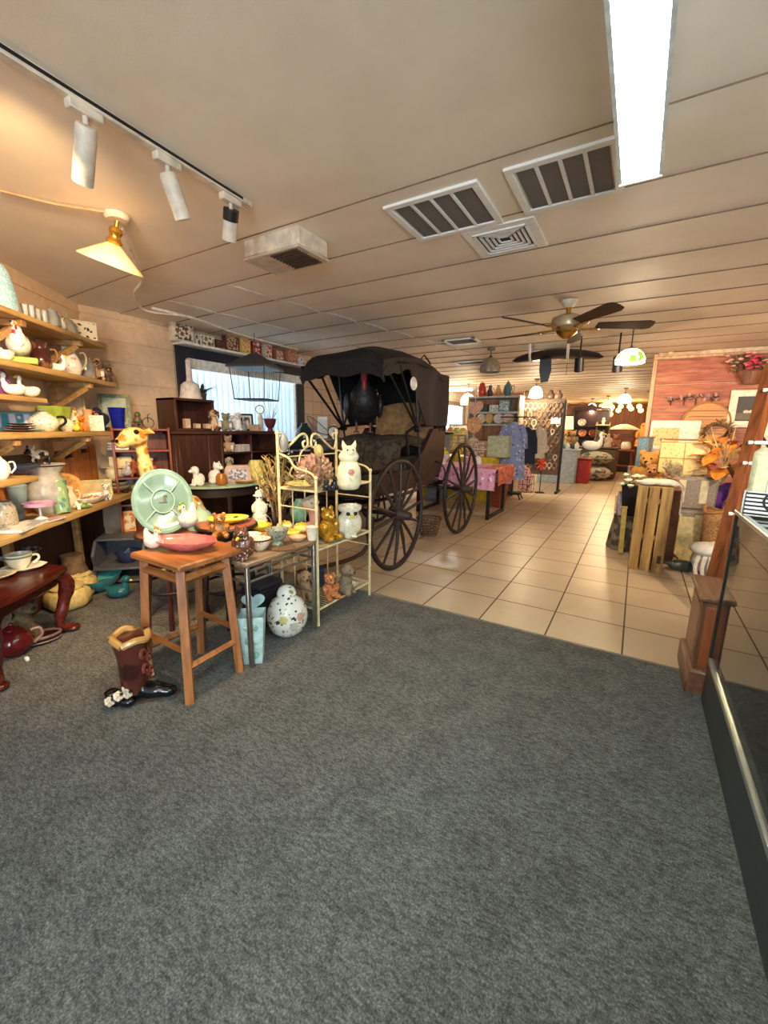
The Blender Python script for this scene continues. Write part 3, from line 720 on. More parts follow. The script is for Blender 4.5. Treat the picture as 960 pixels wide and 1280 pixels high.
# ---- ceiling fan
c = pz(712, 374, CZ); t = thing('ceiling_fan', 'brass and white ceiling fan with dark wooden blades', 'ceiling fan', (c.x, c.y, CZ))
MB().lathe([(0, -.07), (.03, -.07), (.05, -.05), (.075, -.014), (.075, -.013), (0, -.013)], 24).build('canopy', plain((226, 206, 178), .35), t)
MB().lathe([(0, -.13), (.02, -.13), (.02, -.06), (0, -.06)], 12).build('downrod', BRASS, t)
MB().lathe([(0, -.255), (.08, -.25), (.125, -.225), (.135, -.19), (.125, -.15), (.07, -.125), (0, -.12)], 28).build('motor_housing', plain((176, 152, 116), .3, .3), t)
MB().lathe([(0, -.32), (.03, -.315), (.055, -.295), (.085, -.275), (.09, -.258), (.08, -.248), (0, -.248)], 24).build('switch_housing', BRASS, t)
MB().tube([(.03, 0, -.31), (.03, 0, -.62)], .0025, 5).build('pull_chain', BRASS, t)
BLADE = wood((64, 40, 28), (34, 20, 14), 'x', .5)
for i in range(5):
    a_ = math.radians(-3+72*i+28)
    m = MB(); m.at(rz=a_); m.T = m.T @ Matrix.Rotation(math.radians(-15), 4, 'X'); m.prism([(.22, -.045), (.62, -.068), (.665, -.05), (.675, 0), (.665, .05), (.62, .068), (.22, .045)], -.236+.0, -.228); m.build('blade', BLADE, t)
    m = MB(); m.at(rz=a_); m.box((.17, 0, -.237), (.16, .03, .012)); m.ell((.22, 0, -.24), (.05, .035, .008)); m.build('blade_arm', BRASS, t)
# ---- surfboard slung from the ceiling
c = pY(696, 443, 6.1); w = 108*mpp(c); t = thing('surfboard', 'long dark pointed surfboard slung under the ceiling beyond the fan', 'surfboard', c, math.radians(8))
NB = 16
def sbw(u): return .24*math.sin(PI*min(1, max(0, u)))**.6
m = MB(); vs = []; fs = []
for i in range(NB+1):
    u = i/NB; x = -w/2+w*u; b = sbw(u); z = -.06*(2*u-1)**2+.0
    for j in range(10):
        a_ = 2*PI*j/10; vs.append((x, b*math.cos(a_), z+.06*(b/.24)**.5*math.sin(a_)))
for i in range(NB):
    for j in range(10): fs.append((i*10+j, i*10+(j+1) % 10, (i+1)*10+(j+1) % 10, (i+1)*10+j))
m.add(vs, [f[::-1] for f in fs]); m.build('board', plain((30, 30, 34), .3), t)
m = MB(); m.prismY([(-.20, -.06), (-.06, -.06), (-.05, -.2), (-.08, -.34), (-.17, -.35), (-.20, -.2)], -.02, .02); m.build('fin', plain((24, 24, 27), .35), t)
for x in (-.34*w/1.2, .14*w/1.2):
    m = MB(); zt = CZ-c.z
    m.sheet(lambda u, v: (x-.06*u*0+.0+.10*(1-u), -.25+.5*v*0, -.05+(zt+.03)*u), 6, 1, .01) if 0 else m.tube([(x, .255, zt-.015), (x, .26, .02), (x, .18, -.06), (x, 0, -.075), (x, -.18, -.06), (x, -.26, .02), (x, -.255, zt-.015)], .018, 6); m.build('strap', OFFW, t)
def black_spot(c, lb, tgt, power):
    t = thing('ceiling_spotlight', lb, 'spotlight', c)
    MB().cyl((0, 0, .07), (0, 0, CZ-c[2]-.016), .009).build('stem', BLACKM, t)
    m = MB(); m.at((0, 0, 0), rx=.35); m.tube([(0, 0, .07), (0, 0, .078), (0, 0, -.085), (0, 0, -.087)], [.038, .05, .053, .046], 16); m.build('barrel', BLACKM, t)
    m = MB(); m.at((0, 0, 0), rx=.35); m.ell((0, 0, -.08), (.04, .04, .016)); m.build('lens', plain((90, 86, 80), .2), t)
    w = Vector(c)+Vector((0, -.03, -.13)); d = (Vector(tgt)-w).normalized(); lamp('spot_bulb', 'SPOT', w+d*.03, power, WARM2, .04, tgt, spot=80, blend=.9)
black_spot(pY(724, 455, 5.6), 'black cylinder ceiling spotlight under the right end of the surfboard', (1.0, 7.2, 1.7), 40)
black_spot(pY(772, 455, 5.6), 'black cylinder ceiling spotlight behind the lit stained-glass pendant', (.3, 7.2, 1.6), 40)
black_spot((1.75, 4.4, 2.3), 'black cylinder ceiling spotlight out of view over the right aisle aimed at the plank wall', (.7, 6.9, 1.5), 75)
black_spot((1.2, 3.0, 2.3), 'black cylinder ceiling spotlight out of view above the end of the showcase', (.40, 5.2, .5), 85)
# ---- pendant lamps
def tiffany(px, py, Y, wpx, hpx, label, lit, colA, colB, scallop=True, grp=None, top=None):
    if top: Y = pz(px, top, CZ).y
    p = pY(px, py, Y); k = mpp(p); R = wpx*k/2; Hh = hpx*k
    t = thing('pendant_lamp', label, 'pendant lamp', p, 0, grp)
    if lit:
        q = NT('leaded_glass'); 
        vo = q.new('ShaderNodeTexVoronoi'); vo.inputs['Scale'].default_value = 9/R*.22; q.link(q.mapping(), vo.inputs['Vector'])
        sep = q.new('ShaderNodeSeparateColor'); q.link(vo.outputs['Color'], sep.inputs[0]); cc = q.ramp(sep.outputs[0], [(.55, lin(colA)), (.6, lin(colB))])
        q.base(cc); q.link(cc, q.b.inputs['Emission Color']); q.b.inputs['Emission Strength'].default_value = lit; M_ = q.m
    else: M_ = spots(colA, colB, 60/R*.22, .4, .3)
    m = MB(); pr = [(R*.16, Hh*.5), (R*.5, Hh*.42), (R*.82, Hh*.16), (R, -Hh*.2), (R*.97, -Hh*.5), (R*.93, -Hh*.48), (R*.95, -Hh*.2), (R*.78, Hh*.13), (R*.14, Hh*.46)]
    m.lathe(pr, 36, lobes=12 if scallop else 0, amp=.035); m.build('lamp_shade', M_, t)
    MB().lathe([(0, Hh*.48), (R*.2, Hh*.48), (R*.22, Hh*.53), (R*.08, Hh*.62), (0, Hh*.62)], 14).build('cap', plain((70, 54, 36), .4), t)
    MB().cyl((0, 0, Hh*.6), (0, 0, CZ-p.z-.013), .006).build('cord', plain((60, 50, 40)), t)
    MB().lathe([(0, CZ-p.z-.05), (.05, CZ-p.z-.04), (.06, CZ-p.z-.013), (0, CZ-p.z-.013)], 14).build('canopy', plain((120, 96, 66), .4), t)
    if lit: 
        MB().ell((0, 0, -Hh*.05), (R*.22, R*.22, R*.3)).build('bulb', emit((255, 240, 205), 10), t)
        lamp('pendant_bulb', 'POINT', p-Vector((0, 0, Hh*.75)), 26 if Y < 12 else 24, WARM2, .08)
    return t
tiffany(613, 456, 8.2, 25, 18, 'dark stained-glass pendant lamp, unlit, hanging right of the carriage hood', 0, (150, 134, 112), (66, 50, 40), top=434)
tiffany(788, 445, 5.6, 33, 18, 'large lit stained-glass pendant with green leaves, left of the plank wall', .75, (255, 250, 226), (150, 176, 50), top=404)
tiffany(670, 490, 11, 16, 14, 'round white glowing pendant above the jewellery rack', 4, (255, 246, 224), (255, 240, 205), top=473)
tiffany(585, 499, 10, 18, 13, 'pale yellow dome pendant in front of the far window', 1.6, (250, 240, 170), (230, 214, 110))
tiffany(781, 498, 12.5, 15, 11, 'white glowing pendant farthest right down the aisle', 4, (255, 248, 230), (255, 240, 210), False)
tiffany(759.5, 505, 15, 12, 8, 'yellow glowing pendant between two white ones down the aisle', 2.6, (252, 226, 110), (240, 200, 80), False)
tiffany(740, 508, 16, 11, 7.5, 'smallest white pendant, left of the yellow one far down the aisle', 3.5, (255, 246, 224), (255, 236, 200), False)
# string of bulbs across the far end
bulbs = [(681, 511), (693, 509), (699, 509), (705, 509), (749, 512), (752, 508), (763, 512), (765, 509), (773, 513), (776, 508), (787, 508), (789, 511), (799, 508), (801, 513), (763, 518)]
t = thing('string_lights', 'row of warm glowing globe bulbs strung across the far end', 'string lights', pY(745, 505, 18.0))
P0 = pY(745, 505, 18.0)
m = MB(); m.tube([pY(x, 505+2*math.sin(x*.3), 18.0)-P0 for x in range(674, 806, 6)], .012, 5); m.build('wire', DARK, t)
for (x, y) in bulbs: MB().ell(pY(x, y, 18.0)-P0, .085, 12, 8).build('bulb', emit((255, 196, 96), 5), t)
for x in (690, 770): lamp('string_glow', 'POINT', pY(x, 512, 17.8), 60, WARM, .3)
# far hanging fluorescent with hooks, left of the shelves
c = pY(575, 487, 10.3); sl = thing('fluorescent_light', 'short hanging fluorescent light left of the far shelf unit', 'light fixture', c, math.radians(10))
MB().bx(-.32, .32, -.06, .06, 0, .05, .01).build('housing', OFFW, sl); MB().cyl((-.3, 0, -.012), (.3, 0, -.012), .02).build('tube', TUBE, sl)
for x in (-.22, .22): MB().cyl((x, 0, .05), (x, 0, CZ-c.z-.015), .006).build('hanger', STEEL, sl)
lamp('tube_glow', 'AREA', c-Vector((0, .5, .05)), 45, COOL, .6, c-Vector((0, 0, 2)), .08)
# fluorescents farther back over the aisle, hidden from here by the hood and the plank wall
# ================================================================== THE CARRIAGE
WB = wood((58, 42, 34), (34, 24, 20), 'z', .6, .6); WBK = wood((52, 36, 30), (30, 20, 17), 'y', .5, .45); IRON = plain((26, 22, 21), .5, .3)
LEATH = plain((15, 14, 14), .65, 0, .35, .5, 26); BODYC = plain((62, 44, 36), .45, 0, .2)
bug = thing('carriage', 'antique dark horse-drawn buggy with folding hood and tall spoked wheels', 'carriage', (-2.6, 4.3, 0))
BO = Vector((-2.6, 4.3, 0))
def wheel(c, R, side, ns=14):
    w = thing('wheel', '', 'x', Vector(c)-BO); del w['label']; del w['category']; w.parent = bug
    MB().ring((0, 0, 0), R-.022, .024, 'x', 44, 8).build('rim', WB, w)
    MB().ring((0, 0, 0), R-.006, .016, 'x', 44, 6).build('tyre', IRON, w)
    m = MB(); m.T = Matrix.Rotation(PI/2, 4, 'Y'); m.lathe([(0, -.12), (.035, -.12), (.04, -.08), (.06, -.05), (.068, 0), (.06, .05), (.045, .08), (.04, .14), (.03, .15), (0, .15)], 18); m.build('hub', WB, w)
    for i in range(ns):
        a = 2*PI*(i+.3)/ns; ca, sa = math.cos(a), math.sin(a)
        MB().tube([(0.01, .05*ca, .05*sa), (0.014, R*.5*ca, R*.5*sa), (0, (R-.03)*ca, (R-.03)*sa)], [.016, .018, .012], 6).build('spoke', WB, w)
    return w
wheel((-1.97, 3.57, .555), .555, 1); wheel((-1.97, 5.35, .61), .61, 1); wheel((-3.28, 3.57, .555), .555, -1); wheel((-3.28, 5.35, .61), .61, -1)
def bpart(m, n, mt, **k): m2 = m.build(n, mt, bug, **k); m2.location = -BO; return m2
m = MB(); m.cyl((-3.28, 3.57, .555), (-1.97, 3.57, .555), .022); bpart(m, 'axle', IRON)
m = MB(); m.cyl((-3.28, 5.35, .61), (-1.97, 5.35, .61), .022); bpart(m, 'axle', IRON)
for x in (-2.85, -2.4):
    m = MB(); m.tube([(x, 3.45, .62), (x, 4.4, .60), (x, 5.4, .66)], .022, 6); bpart(m, 'perch_pole', WBK)
for y in (3.57, 5.35):
    m = MB()
    for i in range(3): m.tube([(-2.95, y, .66+.02*i), (-2.6, y, .60+.012*i), (-2.25, y, .66+.02*i)], .012, 6)
    m.tube([(-2.95, y, .68), (-2.6, y, .80), (-2.25, y, .68)], .014, 6); bpart(m, 'spring', IRON)
m = MB(); m.ring((-2.6, 3.62, .70), .26, .014, 'z', 24, 6); bpart(m, 'fifth_wheel', IRON)
m = MB(); m.ring((-2.12, 4.75, .86), .15, .010, 'y', 20, 6); m.tube([(-2.12, 4.6, .72), (-2.05, 4.75, .68), (-2.0, 5.0, .7)], .010, 6); bpart(m, 'step_iron', IRON)
# body tub
m = MB()
side = [(3.22, .80), (3.9, .74), (4.55, .76), (4.92, .86), (5.02, 1.05), (5.04, 1.38), (4.94, 1.42), (4.7, 1.22), (4.45, 1.02), (4.1, .96), (3.6, .95), (3.22, .97)]
side[-4] = (4.42, 1.16); side[-5] = (4.66, 1.40)
m.prismX(side, -2.16, -2.11); bpart(m, 'side_panel', BODYC)
m = MB(); m.prismX(side, -3.09, -3.04); bpart(m, 'side_panel', BODYC)
m = MB(); m.bx(-3.08, -2.12, 3.2, 4.9, .74, .79, .01); bpart(m, 'floor_board', WBK)
m = MB(); m.sheet(lambda u, v: (-3.08+.96*u, 4.9+.12*math.sin(PI*v*.5), .8+.62*v), 4, 6, .025); bpart(m, 'rear_panel', BODYC)
m = MB(); m.sheet(lambda u, v: (-3.08+.96*u, 3.2-.12*v*v, .78+.27*v), 6, 5, .02); bpart(m, 'dashboard', LEATH)
m = MB(); m.bx(-3.05, -2.15, 4.05, 4.72, .80, 1.1, .02); bpart(m, 'seat_box', BLACKM)
CUSH = patch((84, 70, 50), (52, 42, 32), 14, .5, .85, (70, 62, 40))
def cushion(x0, x1):
    m = MB(); cx = (x0+x1)/2; w = (x1-x0)/2
    m.sheet(lambda u, v: (cx+w*(2*u-1), [4.62, 4.4, 4.15, 3.98, 3.93, 3.93][min(5, int(v*5+.5))], [1.24, 1.27, 1.27, 1.22, 1.06, .92][min(5, int(v*5+.5))]+.03*math.sin(PI*u)), 8, 10, .07)
    bpart(m, 'seat_cushion', CUSH)
cushion(-3.02, -2.62); cushion(-2.6, -2.18)
m = MB(); m.sheet(lambda u, v: (-2.98+.80*u, 4.72+.12*v+.05*math.sin(PI*u), 1.2+.52*v-.06*(2*u-1)**2), 8, 5, .06); bpart(m, 'seat_back', plain((176, 132, 84), .8, 0, .2))
for x in (-3.08, -2.12):
    m = MB(); m.tube([(x, 4.05, 1.12), (x, 4.0, 1.36), (x, 4.2, 1.42), (x, 4.7, 1.46), (x, 4.86, 1.4)], .018, 7); bpart(m, 'arm_rail', IRON)
# hood
hp = [(3.46, 1.97), (3.43, 2.04), (3.48, 2.12), (3.75, 2.19), (4.1, 2.22), (4.45, 2.21), (4.72, 2.13), (4.92, 2.02), (5.0, 1.86), (5.0, 1.62), (4.96, 1.42)]
def hood(u, v):
    t = v*(len(hp)-1); i = min(int(t), len(hp)-2); q = t-i; y = hp[i][0]*(1-q)+hp[i+1][0]*q; z = hp[i][1]*(1-q)+hp[i+1][1]*q
    e = abs(2*u-1); s_ = .012*math.sin(7*v+9*u)
    drop = .10*e**4+(.05*e**10)
    return (-3.08+1.0*u, y, z-drop*(1 if v < .7 else .3)+s_)
m = MB(); m.sheet(hood, 16, 30, .022); bpart(m, 'hood', LEATH, ang=60)
for x in (-3.08, -2.085):                      # deep side valance
    m = MB(); m.sheet(lambda u, v: (x+.006*math.sin(20*u), 3.44+1.5*u, (2.02+.10*math.sin(PI*min(1, u*1.05)))-(.13+.02*math.sin(11*u)+.014*math.sin(37*u))*v), 26, 4, .014); bpart(m, 'side_valance', LEATH)
m = MB(); m.sheet(lambda u, v: (-3.08+1.0*u, 3.44, 2.01-.03*(2*u-1)**4-(.11+.015*math.sin(14*u))*v), 20, 3, .02); bpart(m, 'front_valance', LEATH)
def quarter(x, name):
    m = MB()
    def q(u, v):
        y = 4.98-(.62+.42*v)*u; z = 1.44+.6*v-.0*u
        return (x+.012*math.sin(9*u+3*v), y, z)
    m.sheet(q, 8, 8, .012); bpart(m, name, plain((26, 25, 27), .65, 0, .3, .3))
quarter(-2.075, 'side_curtain'); quarter(-3.12, 'side_curtain')
m = MB(); m.T = Matrix.Translation((-2.064, 4.02, 1.86)) @ Matrix.Rotation(PI/2, 4, 'Y'); m.lathe([(0, 0), (.062, 0), (.068, .004), (.062, .008), (0, .008)], 20, sy=1.15); bpart(m, 'oval_window', plain((232, 230, 226), .3))  # pale disc colour stands in for light through the opening
for x in (-3.1, -2.09):                        # hood bows fanning from the pivot
    for (y, z) in ((3.48, 1.98), (3.72, 2.07), (4.1, 2.1), (4.5, 2.09)):
        m = MB(); m.tube([(x, 4.2, 1.40), (x, y, z)], .014, 6); bpart(m, 'hood_bow', IRON)
    m = MB(); m.T = Matrix.Translation((x, 4.2, 1.40)) @ Matrix.Rotation(PI/2, 4, 'Y'); m.lathe([(0, -.03), (.035, -.03), (.035, .03), (0, .03)], 14); bpart(m, 'pivot', IRON)
    m = MB(); m.tube([(x, 4.2, 1.40), (x, 4.3, 1.0), (x, 4.25, .8)], .012, 6); bpart(m, 'hood_prop', IRON)
m = MB(); m.tube([(-2.3, 4.6, 2.17), (-2.26, 4.66, 2.25), (-2.2, 4.72, 2.15)], .010, 5); bpart(m, 'hood_iron', IRON)
# shafts laid down on the floor in front
sh = [(pz(372, 716, .06), pz(452, 692, .12), Vector((-2.25, 3.55, .50))), (Vector((-3.0, 2.5, .06)), Vector((-3.0, 3.1, .2)), Vector((-2.95, 3.55, .5)))]
for s_ in sh:
    m = MB(); m.tube(curve(s_, 6), .022, 7); bpart(m, 'shaft_pole', wood((78, 52, 36), (50, 32, 22), 'y', .5))
m = MB(); m.cyl((-3.0, 3.3, .40), (-2.2, 3.3, .40), .02); bpart(m, 'shaft_crossbar', WBK)
# turkey on the seat
tp = Vector((-2.74, 4.10, 1.345))
tk = thing('turkey', 'dark taxidermy turkey with a red head standing on the carriage seat', 'turkey', tp, math.radians(35), None, 1.15)
b = MB()
for e in [(0, .02, .26, .17, .23, .18), (0, -.10, .32, .14, .14, .16), (0, -.16, .42, .07, .07, .10), (0, -.19, .49, .042, .042, .09), (.0, .14, .26, .12, .16, .12)]: b.ell(e[:3], e[3:])
FEATH = plain((34, 31, 32), .5, .1, .5, .6, 40)
b.build('body', FEATH, tk, remesh=.018)
for s_ in (-1, 1):
    MB().ell((s_*.16, .04, .27), (.04, .19, .12)).build('wing', plain((50, 46, 46), .55, 0, .5, .5, 50), tk)
    m = MB(); m.tube([(s_*.07, 0, .14), (s_*.07, .01, .07), (s_*.07, -.01, .015)], .012, 6)
    for a in (-.5, 0, .5): m.tube([(s_*.07, -.01, .012), (s_*.07+.05*math.sin(a), -.01-.06*math.cos(a), .008)], .008, 5)
    m.build('leg', plain((120, 84, 66), .6), tk)
m = MB()
for i in range(15):
    a = math.radians(-78+156*i/14); d = Vector((math.sin(a), .25, math.cos(a)))
    leaf(m, (0.02*math.sin(a), .18, .28), d, .27, .045, 0)
m.build('tail_fan', plain((48, 38, 32), .6, 0, .5, .4, 40), tk)
m = MB(); m.ell((0, -.2, .55), (.034, .04, .045)); m.ell((0, -.215, .50), (.026, .026, .05)); m.build('head', plain((176, 74, 78), .5), tk)
MB().tube([(0, -.235, .555), (0, -.26, .55), (0, -.275, .54)], [.014, .010, .002], 6).build('beak', plain((180, 150, 100)), tk)
m = MB(); m.ell((.0, -.235, .45), (.018, .018, .06)); m.build('wattle', plain((190, 50, 56), .5), tk)
for s_ in (-1, 1): MB().ell((s_*.03, -.215, .565), .007, 8, 6).build('eye', BLK, tk)
# wicker basket on the floor by the far wheel
p = pz(558, 672, 0); k = mpp(p)
t = thing('wicker_basket', 'small round wicker basket on the tiles beside the far carriage wheel', 'basket', (p.x-.26, p.y, 0)); R = 15*k; Hh = 22*k
WICK = plain((110, 84, 60), .8, 0, .3, .3, 40)
m = MB()
for j in range(7): m.ring((0, 0, .02+Hh*j/6.5), R*(.7+.3*j/6), .008, 'z', 24, 5)
for i in range(18):
    a = 2*PI*i/18; m.cyl((R*.68*math.cos(a), R*.68*math.sin(a), .01), (R*1.0*math.cos(a), R*1.0*math.sin(a), Hh*.98), .006, n=5)
m.build('woven_side', WICK, t); MB().ring((0, 0, Hh), R*1.02, .013, 'z', 24, 6).build('rim', WICK, t); MB().lathe([(0, 0), (R*.7, 0), (R*.7, .02), (0, .02)], 20).build('bottom', WICK, t)
# ================================================================== FOREGROUND DISPLAY
OAK = wood((170, 106, 54), (128, 74, 34), 'z', .5); OAKX = wood((176, 112, 60), (134, 80, 38), 'x', .4)
sl0 = (-1.845, 1.175); ST = thing('bar_stool', 'honey-coloured square wooden stool holding the pink bowl and hens', 'stool', (-2.03, 1.33, 0))
def rel(p): return (p[0]+2.03, p[1]-1.33, p[2])
mb = MB(); mb.box((-.02, .02, .712), (.43, .42, .034), .008).build('seat', OAKX, ST)
ft = [(-.185, -.19), (.215, -.2), (.2, .13), (-.17, .14)]; tp_ = [(-.165, -.15), (.15, -.15), (.13, .13), (-.15, .16)]
for (a, b), (c, d) in zip(ft, tp_):
    m = MB(); m.tube([(a, b, 0), (c, d, .70)], .029, 4); m.build('leg', OAK, ST, ang=30)
def lerp2(i, z): u = z/.7; return (ft[i][0]*(1-u)+tp_[i][0]*u, ft[i][1]*(1-u)+tp_[i][1]*u, z)
for (i, j, z) in ((0, 1, .27), (1, 2, .19), (2, 3, .27), (3, 0, .19)):
    MB().tube([lerp2(i, z), lerp2(j, z)], .02, 4).build('rung', OAKX, ST, ang=30)
for (i, j) in ((0, 1), (1, 2), (2, 3), (3, 0)):
    MB().tube([lerp2(i, .64), lerp2(j, .64)], .026, 4).build('apron', OAKX, ST, ang=30)
SZ = .731
def rstool(px, py, z, rpx, label, seat, legm, ringm):
    c = pz(px, py, z); R = rpx*mpp(c); t = thing('round_stool', label, 'stool', (c.x, c.y, 0))
    MB().lathe([(0, z-.035), (R*.95, z-.035), (R, z-.028), (R, z-.006), (R*.97, z), (0, z-.004)], 32).build('seat', seat, t)
    MB().ring((0, 0, z-.018), R+.004, .012, 'z', 36, 6).build('rim', plain((34, 26, 22), .4), t)
    for i in range(4):
        a = PI/4+i*PI/2; MB().tube([(R*.62*math.cos(a), R*.62*math.sin(a), z-.03), (R*.95*math.cos(a), R*.95*math.sin(a), 0)], .019, 6).build('leg', legm, t)
    MB().ring((0, 0, .28), R*1.02, .011, 'z', 36, 6).build('foot_ring', ringm, t)
    return c
cA = rstool(214, 664, .665, 38, 'round bar stool with dark red legs behind the honey wooden stool', plain((124, 76, 46), .4), wood((70, 28, 20), (44, 16, 12), 'z'), IRON)
cB = rstool(283, 653, .735, 35, 'round bar stool with black legs carrying the yellow lemon plate', plain((150, 84, 52), .4), plain((34, 24, 22), .4), IRON)
# on the stools
TEALP = spots((104, 134, 126), (94, 124, 116), 6, .4, .12)
platter('divided_plate', 'large sage-green divided plate standing upright behind the pink bowl', 'plate', cA+Vector((-.015, -.03, 0)), 66*mpp(cA), 80*mpp(cA), TEALP, 1.2, rim=glaze((120, 152, 142)))
o = bpy.data.objects['divided_plate']; r_ = 33*mpp(cA)
m = MB(); m.T = TR((0, 0, .2*0+40*mpp(cA)*math.sin(1.2)+.004), rx=1.2)
m.ring((0, 0, .016), r_*.38, .006, 'z', 30, 6, ry=r_*.45)
for a in (PI/4, 3*PI/4, 5*PI/4, 7*PI/4): m.tube([(r_*.38*math.cos(a), r_*.46*math.sin(a), .016), (r_*.85*math.cos(a), r_*1.03*math.sin(a), .024)], .006, 6)
m.build('divider', glaze((140, 170, 160)), o)
m = MB(); m.T = TR((0, 0, 40*mpp(cA)*math.sin(1.2)+.004), rx=1.2); m.box((0, -.008, .010), (.05, .008, .004)); m.box((.012, .012, .010), (.018, .04, .004)); m.ell((.016, .035, .010), (.012, .01, .003)); m.build('motif', plain((50, 60, 58)), o)
p = pz(232, 686, SZ); k = mpp(p)
pot('ruffled_bowl', 'wide pink glazed bowl with ruffled rim on the honey wooden stool', 'bowl', p, 84*k, 13*k, P_DISH, glaze((196, 108, 104), .2), lobes=7, amp=.05, sy=.6, rz=.35)
fig('hen_figurine', 'white ribbed ceramic hen with orange head beside the pink bowl', 'figurine', pz(192, 687, SZ), .13, 'hen', spots((226, 214, 202), (196, 178, 164), 26, .3), ORG, off=.6, tagcard=True)
h2 = fig('hen_figurine', 'larger white ribbed ceramic hen with green head behind the pink bowl', 'figurine', pz(236, 662, SZ), .19, 'hen', spots((228, 218, 206), (198, 182, 168), 26, .3), GREEN, off=-.5)
p = Vector((-2.26, 1.74, .701)); p = pz(251, 660, .667)
pot('cheese_dome', 'pale green pressed-glass dome with a ball knob beside the sage plate', 'glass dome', p, 34*mpp(p), 26*mpp(p), P_DOME, glass((188, 220, 206), .55), lid=glass((188, 220, 206), .5), knob=glass((214, 232, 224), .5), lobes=16, amp=.03)
p = cB+Vector((.02, 0, .001)); lp = pot('lemon_plate', 'bright yellow sliced-lemon plate on the black-legged round stool', 'plate', p, 50*mpp(p), 7*mpp(p), P_DISH, glaze((236, 214, 62)), sy=.8)
for (x, y) in ((-.06, 0), (.02, .02), (.08, -.01)):
    lm = MB().lathe([(0, .024), (.05, .024), (.054, .030), (.05, .036), (0, .036)], 22, c=(x, y, 0)).build('lemon_slice', spots((244, 226, 110), (240, 210, 40), 60, .3), lp)
# brown animal mug, squirrel
fig('dog_mug', 'tan bear-faced mug at the back corner of the honey stool', 'mug', pz(277, 672, SZ)+Vector((-.01, -.0, 0)), .155, 'bear', patch((168, 112, 54), (120, 72, 32), 8, .5), BROWN, wide=1.05)
BT = .651
fig('owl_figurine', 'mottled brown and white owl figurine at the near end of the slatted table', 'figurine', pz(304, 699, BT), .19, 'owl', patch((96, 56, 38), (222, 206, 186), 9, .62, .25), off=-.5)
# ---- slatted metal and wood console table
GM = metalm((150, 144, 134), .45); TBL = thing('console_table', 'narrow console table with grey metal frame and weathered top', 'table', (-2.02, 1.81, 0))
MB().box((0, 0, .636), (.47, .60, .026), .006).build('tabletop', wood((150, 124, 98), (116, 92, 70), 'y', .4), TBL)
for sx in (-1, 1):
    for sy in (-1, 1): MB().box((sx*.215, sy*.285, .312), (.026, .026, .624), .004).build('leg', GM, TBL)
for sx in (-1, 1):
    for z in (.595, .53): MB().box((sx*.215, 0, z), (.012, .56, .014), .002).build('rail', GM, TBL)
    m = MB()
    for i, y in enumerate((-.22, -.10, .02, .14, .24)): MB().box((sx*.215, y, .5625 if i % 2 else .577), (.009, .009, .066 if i % 2 else .036), .001).build('upright', GM, TBL)
for sy in (-1, 1):
    for z in (.595, .53): MB().box((0, sy*.285, z), (.41, .012, .014), .002).build('rail', GM, TBL)
for z in (.17, .28): MB().box((0, .285, z), (.41, .012, .014), .002).build('rail', GM, TBL)
MB().ring((0, .285, .225), .05, .006, 'y', 20, 5).build('ring_ornament', GM, TBL)
# things on it
SPB = spots((226, 214, 188), (120, 110, 84), 60, .28)
p = pz(325, 687, BT); k = mpp(p); pot('pebble_bowl', 'small cream bowl with dark rim and painted sprigs beside the owl', 'bowl', p, 28*k, 15*k, P_CUP, SPB, band=(.86, .99, plain((92, 44, 44), .3)))
p = pz(314, 676, BT); k = mpp(p); pot('lidded_bowl', 'cream bowl with brown rim behind the sprigged bowl', 'bowl', p, 26*k, 9*k, P_CUP, IVORY, band=(.8, .99, plain((110, 60, 50), .3)))
p = pz(347, 681, BT); k = mpp(p); pot('footed_bowl', 'grey-green footed bowl with leaf pattern at the front of the console table', 'bowl', p, 29*k, 20*k, P_FOOT, spots((150, 154, 132), (86, 96, 78), 45, .35))
p = pz(350, 684, BT); flat_ = MB().lathe([(0, 0), (20*k, 0), (21*k, .004), (0, .004)], 28, sy=.8).build('coaster', plain((112, 84, 60), .6)); flat_.location = p-Vector((0, .0, .0)); tag(flat_, 'round brown mat beneath the grey-green footed bowl', 'mat'); bpy.data.objects['footed_bowl'].location.z += .0045
p = pz(326, 664, BT); k = mpp(p)
t = pot('cake_dome', 'tray of yellow fruit with a wire handle on the console table', 'dish', p, 28*k, 9*k, P_DISH, YEL); MB().tube([(14*k*math.cos(a), 0, 7*k+16*k*math.sin(a)) for a in [PI*i/10 for i in range(11)]], .004, 6).build('handle', STEEL, t)
for (x, y) in ((-.03, 0), (.02, .02), (.03, -.02), (0, -.03), (-.01, .03)): MB().ell((x, y, .045), (.026, .024, .022)).build('fruit', glaze((238, 222, 60)), t)
fig('cook_figurine', 'plump cream cook figurine in a tall hat behind the fruit tray', 'figurine', pz(326, 654, BT)+Vector((-.05, .04, 0)), 40*mpp(p), 'person', IVORY, BROWN, hat=GWHITE)
p = pz(348, 658, BT); k = mpp(p); VB = pot('tall_vase', 'tall square dark brown vase holding dried stems', 'vase', p, 22*k, 33*k, P_FLARE, plain((52, 32, 28), .4), n=4, rz=.3)
